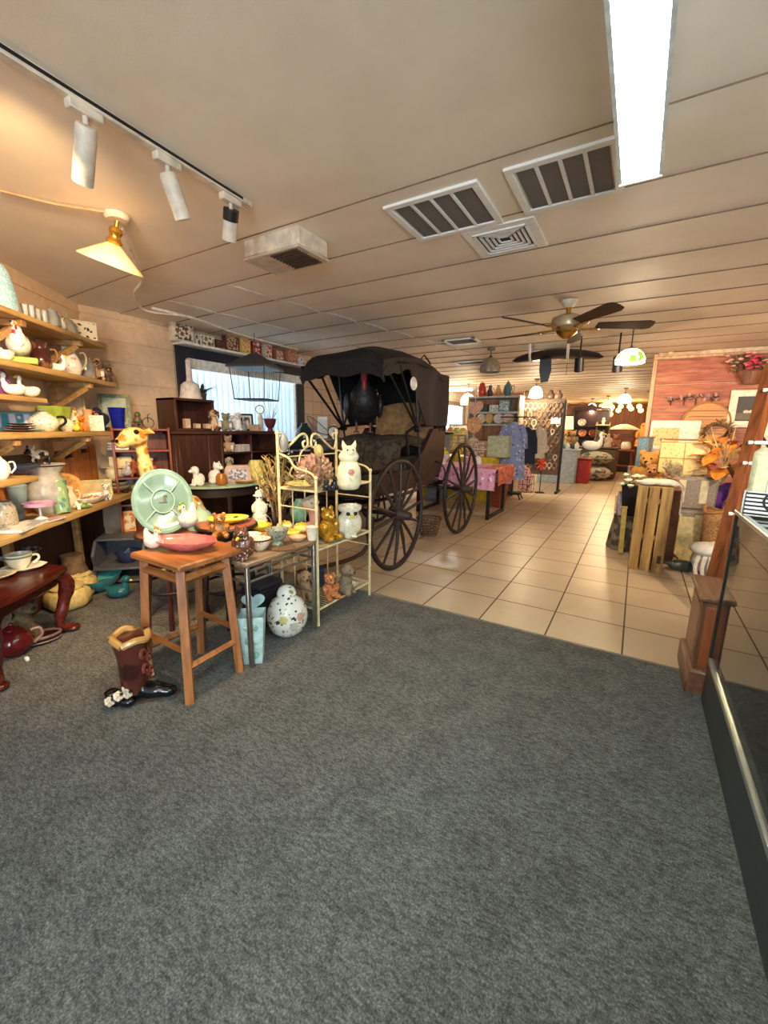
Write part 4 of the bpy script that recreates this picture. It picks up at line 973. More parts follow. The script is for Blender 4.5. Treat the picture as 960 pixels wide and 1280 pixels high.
# dried arrangement: stays in its vase as its own thing
ar = thing('dried_arrangement', 'bunch of dried grasses, cones and berry twigs in the dark brown vase', 'dried flowers', p+Vector((0, 0, .03)))
r2 = random.Random(3); tans = plain((160, 138, 84), .8, 0, .35)
for i in range(34):
    a = r2.uniform(0, 2*PI); s_ = r2.uniform(.03, .2); hh = r2.uniform(.30, .52); d = (s_*math.cos(a), s_*math.sin(a))
    m = MB(); m.tube(curve([(d[0]*.1, d[1]*.1, 0), (d[0]*.4, d[1]*.4, hh*.5), (d[0], d[1], hh)], 4), .0032, 5); 
    for j in range(6): leaf(m, (d[0]*(.5+.1*j), d[1]*(.5+.1*j), hh*(.55+.08*j)), (math.cos(a+j), math.sin(a+j), 1.2), .06, .006, .1)
    m.build('grass_stem', tans if i % 3 else plain((112, 92, 48), .8), ar)
for i in range(13):
    a = r2.uniform(0, 2*PI); s_ = r2.uniform(.01, .06); hh = r2.uniform(.25, .36)
    m = MB(); m.tube([(s_*.2, 0, 0), (s_*math.cos(a), s_*math.sin(a), hh-.08)], .004, 5); m.tube([(s_*math.cos(a), s_*math.sin(a), hh-.10), (s_*math.cos(a), s_*math.sin(a), hh-.06), (s_*1.2*math.cos(a), s_*1.2*math.sin(a), hh+.05), (s_*1.2*math.cos(a), s_*1.2*math.sin(a), hh+.07)], [.006, .016, .014, .003], 8); m.build('cattail', plain((64, 36, 26), .9, 0, .3), ar)
for i in range(14):
    a = r2.uniform(0, 2*PI); s_ = r2.uniform(.02, .08); z = r2.uniform(.14, .34); m = MB(); leaf(m, (s_*.4*math.cos(a), s_*.4*math.sin(a), z-.05), (math.cos(a), math.sin(a), 1), .10, .02, .2); m.build('leaf', plain((196, 122, 58), .8, 0, .3), ar)
for i in range(9):
    a = PI*.8+r2.uniform(-.7, .7); s_ = r2.uniform(.12, .22); hh = r2.uniform(.16, .40)
    m = MB(); m.tube(curve([(0, 0, .1), (s_*.5*math.cos(a), s_*.5*math.sin(a), hh*.7), (s_*math.cos(a), s_*math.sin(a), hh)], 4), .0025, 5)
    for j in range(12): u = .4+.6*r2.random(); m.ell((s_*u*math.cos(a)+r2.uniform(-.025, .025), s_*u*math.sin(a)+r2.uniform(-.025, .025), hh*(.25+.75*u)+r2.uniform(-.02, .02)), .0085, 6, 5)
    m.build('berry_twig', plain((222, 214, 176), .6), ar)
for (px, py, n, lb, c1, c2, hh) in ((356, 662, 'lemon_candle', 'stacked lemon-topped cream jar right of the dark brown vase', (232, 214, 176), (236, 208, 70), 15), (377, 664, 'lemon_jar', 'small yellow lemon-lidded jar near the middle rack post', (226, 212, 120), (238, 214, 60), 15), (366, 667, 'honey_pot', 'squat yellow pot between two lemon jars', (230, 214, 90), (206, 190, 60), 8)):
    p = pz(px, py, BT); k = mpp(p); pot(n, lb, 'jar', p, 20*k, hh*k*.62, P_JAR, glaze(c1), lid=glaze(c2), knob=glaze(c2))
p = pz(390, 675, BT); k = mpp(p); pot('small_cup', 'plain white cup at the far end of the console table', 'cup', p, 16*k, 17*k, P_FLARE, IVORY)
p = pz(374, 653, BT); k = mpp(p); pot('ribbed_jar', 'mint-green ribbed egg-shaped jar behind the lemon jars', 'jar', p, 21*k, 30*k, P_GINGER, glaze((150, 200, 160)), lobes=12, amp=.05, open_=False)
p = pz(372, 652, BT); k = mpp(p)
# stocking-shaped planter
p = pz(387, 664, BT); k = mpp(p); t = thing('stocking_planter', 'dusty pink stocking-shaped planter with patterned cuff', 'planter', p, face(p, .2))
m = MB(); m.tube([(-.035, 0, .03), (-.01, 0, .035), (.03, 0, .045), (.042, 0, .09), (.035, 0, .15), (.01, 0, .21), (.0, 0, .23)], [.022, .034, .042, .042, .044, .05, .05], 14); m.build('body', plain((190, 138, 118), .4), t)
m = MB(); m.tube([(.02, 0, .19), (-.004, 0, .245)], .062, 16); m.build('cuff', spots((196, 176, 148), (80, 122, 96), 42, .32, .4, (236, 230, 214)), t)
p = pz(377, 668, BT)
for (px, py, n, lb, c, w, hh) in ((372, 676, 'salt_dish', 'low tan dish at the table edge near the white cup', (206, 166, 126), 22, 6), (340, 672, 'tan_saucer', 'orange-tan saucer tucked behind the footed bowl', (196, 128, 84), 30, 5)):
    p = pz(px, py, BT); k = mpp(p); pot(n, lb, 'dish', p, w*k, hh*k, P_DISH, glaze(c))
# ---- beneath the console table
def tin(p, w, h):
    t = thing('tall_tin', 'pale blue heart-topped tall tin with sea-green roses under the console table', 'tin', p, face(p, -.15))
    a, b = w*.36, w*.5
    m = MB(); vs = [(-a, -a, 0), (a, -a, 0), (a, a, 0), (-a, a, 0), (-b, -b, h), (b, -b, h), (b, b, h), (-b, b, h)]
    m.add(vs, [(3, 2, 1, 0), (0, 1, 5, 4), (1, 2, 6, 5), (2, 3, 7, 6), (3, 0, 4, 7)]); m.add([(x*.95, y*.95, max(z, .004)) for x, y, z in vs], [(0, 1, 2, 3), (4, 5, 1, 0), (5, 6, 2, 1), (6, 7, 3, 2), (7, 4, 0, 3)])
    m.build('body', plain((178, 204, 204), .4), t)
    m = MB(); pts = []
    for i in range(25):
        u = 2*PI*i/24; pts.append((b*.06*16*math.sin(u)**3, h+.045+.0045*(13*math.cos(u)-5*math.cos(2*u)-2*math.cos(3*u)-math.cos(4*u))*b/.09))
    m.prismY(pts[:-1], b-.006, b+.002); m.build('heart_back', plain((166, 192, 198), .4), t)
    for i in range(3):
        for j in range(2):
            z = h*(.2+.3*i); y = -(a+(b-a)*z/h)-.001; m = MB(); m.T = TR(((-.25+.5*j)*w*.55, y, z), rx=PI/2); rose(m, (0, 0, 0), w*.15, 6); m.build('rose_motif', plain((124, 168, 150) if (i+j) % 2 else (172, 204, 186), .5), t)
    return t
p = pz(318, 824, 0.006); tin(p, 30*mpp(p), 62*mpp(p))
FLO = spots((226, 224, 214), (58, 64, 74), 34, .33, .12, (150, 140, 96))
P_ROUND = [(.4, 0), (.5, .015), (.8, .12), (.97, .28), (1, .40), (.93, .56), (.72, .70), (.44, .78), (.40, .80), (.47, .81), (.47, .86), (.36, .95), (.12, 1)]
p = pz(360, 792, .006); k = mpp(p); g = pot('ginger_jar', 'round white ginger jar with dark floral pattern under the console table', 'jar', p, 50*k, 64*k, P_ROUND, FLO, open_=False, n=32)
for (x, z, c) in ((-.2, .45, (212, 196, 130)), (.62, .46, (206, 160, 140)), (.3, .3, (176, 170, 150))):
    m = MB(); R_ = 25*k; th = math.asin(min(.9, x)); m.T = TR((R_*math.sin(th)*.98, -R_*math.cos(th)*.985, 66*k*z), rz=th) @ Matrix.Rotation(PI/2, 4, 'X'); m.lathe([(0, -.004), (.028, -.004), (.03, .002), (.012, .006), (0, .004)], 14, lobes=6, amp=.18); m.build('flower_motif', plain(c, .25), g)
fig('hen_figurine', 'small orange hen ornament below the console tabletop behind the lattice', 'figurine', Vector((-2.15, 1.95, .466)), .10, 'hen', ORG, RED, off=.9)
bxs = thing('storage_box', 'dark blue-black box on the floor beneath the console table', 'box', (-2.2, 1.98, 0.006)); MB().box((0, 0, .14), (.2, .2, .28), .01).build('body', plain((28, 30, 40), .6), bxs); MB().box((0, 0, .30), (.22, .22, .04), .012).build('lid', plain((40, 42, 54), .6), bxs)
p = Vector((-2.28, 2.5, 0.006))
# ---- wire rack
RM = plain((222, 206, 160), .4, .1); RK = thing('plant_rack', 'cream wrought-iron three-tier rack with scrolled back', 'rack', (-1.975, 2.475, 0)); RO = Vector((-1.975, 2.475, 0))
xf, xb, y0, y1 = .165, -.175, -.335, .335
for (x, y, h) in ((xf, y0, 1.06), (xf, y1, 1.06), (xb, y0, 1.35), (xb, y1, 1.37)):
    MB().cyl((x, y, 0), (x, y, h), .011, n=8).build('post', RM, RK); MB().ell((x, y, h+.008), .016, 8, 6).build('finial', RM, RK)
for z in (.975, .565, .125):
    m = MB().tube([(xf, y0, z), (xf, y1, z), (xb, y1, z), (xb, y0, z)], .008, 6, closed=True); sh_ = m.build('shelf', RM, RK)
    m = MB()
    for i in range(1, 22): m.cyl((xb, y0+(y1-y0)*i/22, z), (xf, y0+(y1-y0)*i/22, z), .003, n=5)
    m.build('shelf_wires', RM, sh_)
for z in (.85, .45): 
    for y in (y0, y1): MB().cyl((xb, y, z), (xf, y, z), .005, n=6).build('side_rail', RM, RK)
for i in (1, 2, 3, 4):
    y = y0+(y1-y0)*i/5; MB().cyl((xb, y, .125), (xb, y, 1.0), .005, n=6).build('back_bar', RM, RK)
for y in (y0, y1):
    MB().tube(curve([(xf, y, 1.06), (xf-.05, y, 1.10), (xb+.16, y, 1.13), (xb+.10, y, 1.19), (xb, y, 1.22)], 5), .008, 6).build('side_scroll', RM, RK)
def scroll(s_):
    a = [(xb, s_*.335, 1.30), (xb, s_*.30, 1.23), (xb, s_*.20, 1.28), (xb, s_*.10, 1.345), (xb, s_*.035, 1.34), (xb, s_*.02, 1.27), (xb, s_*.06, 1.25), (xb, s_*.075, 1.285), (xb, s_*.05, 1.30)]
    MB().tube(curve(a, 5), .009, 6).build('scroll', RM, RK)
    b = [(xb, 0, 1.26), (xb, s_*.09, 1.22), (xb, s_*.12, 1.13), (xb, s_*.05, 1.04), (xb, s_*.14, 1.02), (xb, s_*.22, 1.06), (xb, s_*.19, 1.11), (xb, s_*.15, 1.08)]
    MB().tube(curve(b, 5), .006, 6).build('scroll', RM, RK)
    MB().tube(curve([(xb, s_*.335, 1.33), (xb, s_*.31, 1.36), (xb, s_*.285, 1.34), (xb, s_*.30, 1.31)], 4), .007, 6).build('curl', RM, RK)
scroll(1); scroll(-1)
MB().cyl((xb, y0, 1.19), (xb, y1, 1.19), .006, n=6).build('cross_bar', RM, RK); 
# on the rack
p = pz(397, 612, .984)+Vector((-.02, .02, 0)); k = mpp(p)
tkf = thing('turkey_figurine', 'large brown ceramic turkey figurine with fanned tail on the rack top', 'figurine', p, face(p, .25))
b = MB()
for e in [(0, .02, .09, .055, .07, .08), (0, -.045, .11, .04, .04, .06), (0, -.05, .19, .024, .026, .06)]: b.ell(e[:3], e[3:])
b.build('body', patch((150, 108, 78), (96, 66, 46), 30, .5), tkf, remesh=.008)
m = MB(); m.sheet(lambda u, v: ((.02+.115*v*(1+.07*math.cos(26*PI*u)*v))*math.sin(math.radians(-112+224*u)), .035+.025*v+.006*math.cos(26*PI*u)*v, .105+(.02+.115*v*(1+.07*math.cos(26*PI*u)*v))*math.cos(math.radians(-112+224*u))), 52, 5, .006)
m.build('tail', patch((176, 134, 106), (112, 74, 54), 34, .5, .3, (206, 176, 144)), tkf)
MB().ell((0, -.055, .262), (.032, .034, .045)).build('head', plain((198, 160, 110), .4), tkf)
MB().tube([(0, -.085, .262), (0, -.105, .252)], .009, 6, r2=.001).build('beak', YEL, tkf)
for s_ in (-1, 1): 
    m = MB(); leaf(m, (s_*.045, -.01, .03), (s_*.3, -.4, .8), .10, .035, .2); m.build('wing', patch((206, 180, 134), (150, 110, 76), 30), tkf)
fig('cat_figurine', 'small black cat figurine in front of the turkey on the rack', 'figurine', pz(418, 612, .980), .10, 'dog', plain((24, 30, 34), .2), plain((24, 30, 34), .2), ears='up', off=.4, base=plain((24, 30, 34), .2))
fig('cat_figurine', 'tiny crouching black cat left of the taller black cat on the rack', 'figurine', pz(408, 613, .980), .07, 'bear', plain((26, 32, 36), .2), off=.3, base=plain((26, 32, 36), .2), wide=1.3)
p = pz(436, 611, .984); k = mpp(p)
cj = pot('cookie_jar', 'egg-shaped white cat cookie jar with a pink flower on the rack', 'cookie jar', p, 31*k, 34*k, P_JAR, glaze((232, 222, 186)), open_=False, rz=face(p, .2)); hw = 15.5*k
b = MB(); b.ell((0, 0, 40*k), (13*k, 12*k, 9*k)); b.ell((0, -3*k, 47*k), (9*k, 8*k, 7*k)); b.ell((0, -10*k, 45*k), (4*k, 3.5*k, 3*k)); l_ = b.build('lid', glaze((234, 224, 190)), cj, remesh=.006)
for s_ in (-1, 1): MB().tube([(s_*5*k, -2*k, 51*k), (s_*7*k, -2*k, 55*k), (s_*8*k, -2*k, 60*k)], [4*k, 2.6*k, .3*k], 7).build('ear', glaze((234, 220, 180)), cj); MB().ell((s_*3.4*k, -10.2*k, 48.5*k), 1.1*k, 8, 6).build('eye', BLK, cj)
m = MB(); m.T = TR((0, -hw*.98, 22*k), rx=PI/2); rose(m, (0, 0, 0), .024, 6); m.build('flower', plain((206, 150, 128), .4), cj)
m = MB()
for a in (-.6, .3, 1.2): leaf(m, (.0, -hw*.92, 10*k), (math.sin(a), -.1, 1), .05, .012, -.1)
m.build('leaf', plain((170, 176, 110), .4), cj)
GOLD = plain((186, 136, 36), .22, .35, .2)
fig('gold_bear', 'glossy gold bear bank on the middle shelf of the rack', 'figurine', pz(409, 676, .574)+Vector((0, 0, 0)), 46*k, 'bear', GOLD, rz=face(p, .9), hat=None)
p = pz(437, 671, .574); k = mpp(p)
ow = fig('owl_planter', 'white ceramic owl-shaped planter on the middle shelf of the rack', 'planter', p, 40*k, 'owl', glaze((228, 218, 190)), wide=1.15, off=.3); MB().lathe([(0, .82), (.29, .84), (.33, .90), (.33, 1.0), (.27, 1.02), (.25, .93), (0, .93)], 20).build('planter_rim', glaze((232, 222, 196)), ow)
o = MB().lathe([(0, 0), (30*k, 0), (31*k, .004), (0, .005)], 24, sy=.7).build('glass_plate', glass((210, 214, 200), .6)); o.location = Vector((-1.99, 2.38, .5745)); tag(o, 'flat glass plate under the gold bear on the rack', 'plate')
for nm in ('gold_bear',): bpy.data.objects[nm].location.z += .005
fig('seal_statue', 'grey stone pup statue on the bottom shelf of the rack', 'statue', pz(432, 742, .134), .26, 'seal', plain((118, 104, 84), .8, 0, .2, .3), off=.9)
fig('teddy_bear', 'orange-brown teddy with pink paws on the rack bottom shelf', 'plush toy', pz(412, 748, .134), .20, 'bear', patch((190, 116, 66), (150, 84, 46), 9, .5, .9, (224, 168, 130)), off=.6)
fig('monkey_plush', 'tan plush animal slumped behind the orange-brown teddy', 'plush toy', Vector((-2.02, 2.24, .134)), .24, 'dog', cloth((176, 142, 104)), off=.2)
p = Vector((-2.05, 2.3, .134))
bb = thing('gift_bag', 'dark blue box at the back of the rack bottom shelf', 'box', (-2.1, 2.42, .134)); MB().box((0, 0, .07), (.10, .2, .14)).build('body', plain((32, 46, 76), .5), bb); MB().box((0, 0, .147), (.106, .206, .014)).build('lid', plain((44, 60, 92), .5), bb)
p = Vector((-1.87, 2.62, .134)); o = flatdish('shell_dish', 'pale shell dish at the far end of the rack bottom shelf', 'dish', p, .12, .03, IVORY, 9, .08, .8)
p = pz(382, 617, .984); o = flatdish('leaf_platter', 'yellow and green leaf-edged platter at the near end of the rack top', 'platter', Vector((-2.0, 2.24, .984)), .26, .03, spots((216, 208, 140), (110, 150, 90), 40, .35), 9, .07, 1.2)
p = Vector((-1.93, 2.26, .574)); pot('orange_basket', 'terracotta orange basket near the near post of the rack', 'basket', Vector((-1.98, 2.22, .574)), .14, .09, P_CUP, plain((200, 110, 58), .6), lobes=10, amp=.03)
pot('white_clip_lamp', 'small white oval clock-like ornament clipped to the rack back post', 'ornament', Vector((-2.15, 2.20, 1.225)), .07, .13, P_GINGER, GREY, open_=False)
# ---- cowboy boot vase pair
p = pz(176, 872, .006); k = mpp(p); bo = thing('boot_planter', 'glossy brown and black cowboy-boot planter on the carpet beside the stool', 'planter', p, face(p, 1.0)); bo.scale = (1.2, 1.2, 1.2); MAR = patch((84, 40, 30), (54, 24, 20), 6, .5, .12)
b = MB(); b.tube([(0, .02, .04), (0, .02, .10), (0, .015, .2), (0, .02, .29)], [.05, .052, .058, .068], 18); b.build('shaft', MAR, bo)
b = MB(); b.ell((0, .02, .045), (.048, .06, .045)); b.ell((.01, -.05, .035), (.044, .07, .036)); b.ell((.015, -.105, .028), (.036, .05, .028)); b.build('foot', plain((18, 18, 22), .1), bo, remesh=.01)
MB().prism([(-.04, -.03), (.03, -.15), (.045, -.15), (.055, -.04), (.052, .06), (.03, .085), (-.03, .085), (-.05, .05)], 0, .012).build('sole', plain((72, 56, 46), .4), bo)
b = MB(); b.tube(curve([(-.068, .01, .275), (-.045, -.03, .29), (0, -.05, .28), (.045, -.03, .295), (.07, .015, .275), (.045, .065, .30), (0, .085, .285), (-.045, .065, .295), (-.068, .01, .275)], 8), .015, 8); b.build('collar', patch((176, 136, 78), (40, 28, 22), 9, .56, .2), bo)
for (x, z) in ((-.02, .22), (.018, .19), (-.012, .15), (.02, .12)):
    MB().ring((x, -.042, z), .017, .008, 'y', 14, 6, a0=0, a1=5).build('scroll_motif', plain((124, 56, 52), .2), bo)
MB().tube([(.045, -.035, .08), (.055, -.02, .17), (.06, .0, .25)], .008, 6).build('piping', plain((196, 156, 108), .3), bo)
p2 = pz(150, 882, .006); k = mpp(p2); b2 = thing('boot_ornament', 'small black baby-boot ornament with white flowers by the boot planter', 'ornament', p2, face(p2, .9))
b = MB(); b.ell((0, .02, .03), (.034, .045, .034)); b.ell((0, -.035, .026), (.032, .05, .028)); b.tube([(0, .03, .03), (0, .035, .085)], .034, 14); b.build('boot', plain((20, 20, 24), .12), b2, remesh=.008)
for i, (x, y, z) in enumerate(((-.03, -.02, .075), (.02, -.03, .08), (-.04, .02, .05), (.0, -.045, .07))):
    m = MB(); m.T = TR((x, y, z), rx=.9, rz=-.2); rose(m, (0, 0, 0), .026, 6); f_ = m.build('flower', plain((226, 206, 182), .4), b2); m = MB(); m.T = TR((x, y-.012, z+.008), rx=.9); m.ell((0, 0, .008), .008, 8, 6); m.build('flower_eye', BLK, f_)
# ================================================================== THE SHELF WALL
PINE = wood((206, 172, 112), (168, 130, 74), 'x', .4, .55); PINE2 = wood((196, 156, 96), (150, 108, 60), 'x', .4, .55)
def sp(along, off, z): q = CORN+SD*along+SN*off; return Vector((q.x, q.y, z))
def along_of(p): return (Vector(p)-CORN).dot(SD)
SROT = math.atan2(SD.y, SD.x)          # local x runs along the wall, local -y comes out of it
def shelf(z, a0, a1, depth, th, label, brackets=()):
    c = sp((a0+a1)/2, 0, z); t = thing('bracket_shelf', label, 'shelf', c, SROT)
    MB().box((0, -depth/2-.012, -th/2), (a1-a0, depth, th), .004).build('board', PINE, t)
    for b in brackets:
        x = b-(a0+a1)/2
        m = MB(); m.box((x, -depth/2-.012, -th-.02), (.045, depth*.92, .04), .004); m.build('bracket_arm', PINE2, t)
        m = MB(); m.T = TR((x, -.03, -th-.22)) ; m.tube([(0, -.02, .03), (0, -depth*.80, .19)], .026, 4); m.build('brace', PINE2, t, ang=30)
        MB().box((x, -.044, -th-.135), (.045, .036, .18), .004).build('upright', PINE2, t)
    return t
D = .34
e1, e2, e3, e4 = (along_of(pW(x, y, D)) for x, y in ((130, 431), (145, 479), (138, 540), (171, 615)))
e4 -= .05
Z1, Z2, Z3, Z4, ZA, ZB = 2.065, 1.765, 1.345, .755, pW(0, 492, .30).z, pW(0, 602, .34).z
aA = along_of(pW(57, 500, .30)); aB = along_of(pW(45, 592, .34))
shelf(Z1, -2.9, e1, D, .035, 'topmost pine shelf on the left wall carrying glassware', (e1-.35, e1-1.0))
shelf(Z2, -2.9, e2, D, .04, 'second pine shelf on the left wall carrying the rooster jar', (e2-.42,))
shelf(Z3, -2.9, e3, D, .04, 'third pine shelf on the left wall carrying the spotted teapot', (e3-.35, e3-1.15))
shelf(ZA, -2.9, aA, .30, .035, 'short pine shelf at the left edge holding white swans', ())
shelf(ZB, -2.9, aB, .34, .035, 'short low pine shelf at the left edge holding the cow plate', (aB-.5,))
# counter board with dark front panel below
c = sp((e4-2.9)/2, 0, Z4); ct = thing('display_counter', 'long pine display counter along the left wall crowded with dishes', 'counter', c, SROT)
MB().box((0, -.17-.012, -.02), (e4+2.9, .36, .04), .005).build('countertop', PINE, ct)
MB().box((.0, -.02, -.4), (e4+2.9-.5, .02, .70), .004).build('back_panel', wood((70, 44, 28), (46, 28, 18), 'z', .4), ct)
for x in (-1.2, .1, .9): MB().box((x, -.06, -.39), (.05, .05, .72), .006).build('post', PINE2, ct)
# stepped picket backboard leaning behind the counter
c = sp(-.75, .010, Z4); bk = thing('picket_backboard', 'orange stepped wooden pickets standing behind the counter dishes', 'backboard', c, SROT)
hs = [.24, .3, .28, .34, .30, .36, .33, .40, .36, .42, .39, .45]
for i, h in enumerate(hs):
    x = -.78+i*.125; MB().prismY([(x, .002), (x+.121, .002), (x+.121, h), (x+.06, h+.02 if i % 2 else h), (x, h-.015)], -.012, .006).build('picket', wood((214, 142, 78), (176, 104, 50), 'z', .4), bk)
# ---- helper: stand things on a shelf by where they show in the photograph
def onS(px, zz, off=.2):
    """foot of a thing standing on a shelf of height zz, seen in column px, off metres out from the wall"""
    lo = Vector((SN.dot(CORN)+off, 0, 0)); best = None
    a0, a1 = -2.9, .4
    for _ in range(40):
        am = (a0+a1)/2; q = sp(am, off, zz); x = _proj(q)[0]
        if x > px: a1 = am
        else: a0 = am
    return sp((a0+a1)/2, off, zz)
def k_(p): return mpp(p)
# topmost shelf
p = onS(4, Z1, .22); k = k_(p); pot('woven_lampshade', 'pale blue woven shade on the topmost shelf at the left edge', 'lampshade', p, 34*k, 56*k, [(1, 0), (.95, .4), (.7, .85), (.45, 1)], spots((150, 196, 214), (214, 232, 238), 70, .4, .7))
for i, (x, of) in enumerate(((33, .30), (41, .32), (49, .30), (57, .32))):
    p = onS(x, Z1, of); k = k_(p); pot('glass_tumbler', ['clear tumbler nearest the blue woven shade', 'second clear tumbler from the blue woven shade', 'third clear tumbler from the blue woven shade', 'clear tumbler nearest the glass cookie jar'][i], 'glass', p, 9*k, 15*k, P_FLARE, glass((244, 246, 244), .78), group='clear glass tumblers on the topmost shelf')
p = onS(67, Z1, .3); k = k_(p); pot('glass_jar', 'clear glass jar beside the white hen canister on the topmost shelf', 'jar', p, 16*k, 19*k, P_JAR, glass((236, 238, 232), .72), lid=glass((236, 238, 232), .6))
p = onS(77, Z1, .28); k = k_(p); fig('hen_figurine', 'small white hen canister between glass jar and cream box', 'figurine', p, 17*k, 'hen', GWHITE, GREY, off=.5)
p = onS(86, Z1, .24); k = k_(p); pot('glass_dome', 'clear domed glass jar behind the cream printed box', 'glass dome', p, 22*k, 22*k, P_DOME, glass((236, 236, 228), .7), lid=glass((236, 236, 228), .6))
p = onS(102, Z1, .26); k = k_(p); cartons('tea_box', 'cream box with black printed motifs at the right end of the topmost shelf', 'box', p, 32*k, 22*k, .09, plain((222, 206, 168), .5), spots((224, 210, 176), (50, 40, 34), 30, .34, .5), face(p, .25))
# second shelf
p = onS(4, Z2, .24); k = k_(p); pot('white_tureen', 'white lidded dish at the left end of the second shelf', 'tureen', p, 26*k, 13*k, P_BOWL, GWHITE, lid=GWHITE)
p = onS(27, Z2, .25); k = k_(p); rj = fig('rooster_jar', 'tall white rooster cookie jar with red comb on a lime green base', 'cookie jar', p+Vector((0, 0, 9*k)), 45*k, 'hen', patch((236, 232, 226), (196, 60, 54), 3.2, .66, .2, (190, 210, 224)), RED, wide=.95)
l = MB(); l.box((0, 0, -.085), (.78, .72, .17), .03); l.build('base', glaze((168, 196, 70)), rj)
p = onS(53, Z2, .2); k = k_(p); pot('lustre_pitcher', 'dark maroon lustre pitcher with a tall arched handle', 'pitcher', p, 24*k, 34*k, P_JUG, patch((72, 36, 34), (130, 92, 62), 12, .55, .15), handle=('one', plain((150, 110, 84), .25)))
p = onS(74, Z2, .28); k = k_(p); fig('bird_figurine', 'white recumbent bird figurine between the maroon and white pitchers', 'figurine', p, 22*k, 'swan', GWHITE, off=.9)
p = onS(90, Z2, .2); k = k_(p); pot('white_pitcher', 'tall white rose-painted pitcher on the second shelf', 'pitcher', p, 24*k, 38*k, P_JUG, spots((232, 226, 218), (206, 150, 150), 20, .28), handle=('one', glaze((190, 176, 150))), tagcard=True)
p = onS(109, Z2, .2); k = k_(p); pot('grey_canister', 'plain grey rounded canister on the second shelf', 'canister', p, 21*k, 24*k, [(.9, 0), (1, .05), (1, .8), (.8, .97), (.4, 1)], glaze((150, 148, 146)), open_=False)
p = onS(120, Z2, .24); k = k_(p); fig('bear_pitcher', 'tan and dark bear figurine with tag beside the grey canister', 'figurine', p, 28*k, 'bear', patch((196, 152, 100), (60, 44, 38), 4, .55), tagcard=True, off=.3)
p = onS(135, Z2, .24); k = k_(p); fig('owl_figurine', 'small brown bird figurine at the right end of the second shelf', 'figurine', p, 23*k, 'owl', patch((150, 116, 84), (94, 74, 66), 5, .5), off=.4)
# short swan shelf
p = onS(3, ZA, .2); k = k_(p); pot('purple_vase', 'purple glass vase left of the white swans', 'vase', p, 20*k, 36*k, P_VASE, glass((150, 90, 150), .4))
p = onS(17, ZA, .26); k = k_(p); fig('swan_figurine', 'white swan nearest the purple vase', 'figurine', p, 28*k, 'swan', GWHITE, off=-.9, group=None)
p = onS(36, ZA, .26); k = k_(p); fig('swan_figurine', 'white swan at the right end of the short shelf', 'figurine', p, 26*k, 'swan', GWHITE, off=-.9)
# third shelf
p = onS(27, Z3, .12); k = k_(p); q = NT('sea_stripes'); wv = q.new('ShaderNodeTexWave'); wv.bands_direction = 'X'; wv.inputs['Scale'].default_value = 4; wv.inputs['Distortion'].default_value = 1.5; q.link(q.mapping(), wv.inputs[0]); q.base(q.ramp(wv.outputs['Fac'], [(.2, lin((60, 150, 160))), (.5, lin((130, 136, 190))), (.75, lin((206, 214, 226)))])); q.pbr(.15)
platter('striped_platter', 'rectangular teal and lavender striped platter leaning on the third shelf', 'platter', p, 46*k, 28*k, q.m, .95, square=True, rim=glaze((120, 150, 150)))
bpy.data.objects['striped_platter'].location.z += .0; 
for i in range(4):
    p = onS(25, Z3+.0005+i*.014, .23); k = k_(p); flatdish('brown_plate', ['brown plate at the bottom of the stack under the striped platter', 'second brown plate up in the stack under the striped platter', 'third brown plate up in the stack under the striped platter', 'topmost brown plate of the stack under the striped platter'][i], 'plate', p, (34-2*i)*k, .013, plain((120-10*i, 82-6*i, 52), .35), group='stacked brown plates')
p = onS(56, Z3, .22); k = k_(p); pot('spotted_teapot', 'fat cream teapot with black speckles on the third shelf', 'teapot', p, 32*k, 23*k, P_TEAPOT, spots((232, 220, 200), (70, 56, 48), 60, .26), handle=('one', BLK), spout=glaze((226, 212, 190)), lid=spots((232, 220, 200), (70, 56, 48), 60, .26), open_=False)
p = onS(84, Z3, .24); k = k_(p); pot('spotted_creamer', 'small cream speckled creamer right of the fat teapot', 'creamer', p, 17*k, 16*k, P_TEAPOT, spots((234, 222, 196), (70, 56, 48), 70, .22), handle=('one', BLK))
p = onS(70, Z3, .135); k = k_(p); pot('leaf_dish', 'lime green leaf dish behind the fat speckled teapot', 'dish', p, 34*k, 30*k, P_BOWL, glaze((160, 184, 74)), lobes=5, amp=.12)
p = onS(96, Z3, .07); k = k_(p); frame('picture_board', 'cream wooden picture frame against the wall above the third shelf', 'picture frame', p, 24*k, 44*k, wood((222, 190, 140), (196, 160, 110), 'z'), plain((210, 190, 160)), 1.45)
p = onS(91, Z3, .16); k = k_(p); fig('rooster_figurine', 'cream ruffled rooster figurine in front of the cream frame', 'figurine', p, 27*k, 'hen', IVORY, ORG, off=.4)
p = onS(96, Z3, .29); k = k_(p); fig('duck_figurine', 'small yellow duck near the front of the third shelf', 'figurine', p, 14*k, 'duck', glaze((240, 214, 80)), off=.3)
p = onS(103, Z3, .27); k = k_(p); fig('fox_figurine', 'small bright orange animal figurine beside the yellow duck', 'figurine', p, 19*k, 'dog', glaze((232, 130, 30)), ears='up', off=.2)
p = onS(112, Z3, .2); k = k_(p); pot('peach_pitcher', 'peach-coloured jug behind the lettered cream plaque', 'jug', p, 16*k, 26*k, P_JUG, glaze((222, 170, 120)), handle=('one', glaze((206, 150, 100))))
p = onS(122, Z3, .28); k = k_(p); cartons('plaque', 'small cream plaque with rows of dark lettering at the right of the third shelf', 'plaque', p, 15*k, 19*k, .012, IVORY, spots((236, 224, 196), (120, 86, 50), 70, .3, .4))
p = onS(128, Z3, .12); k = k_(p); fig('bird_figurine', 'dark blue perched bird figurine behind the lettered plaque', 'figurine', p, 32*k, 'bird', glaze((52, 56, 84)), ORG, off=-.6)
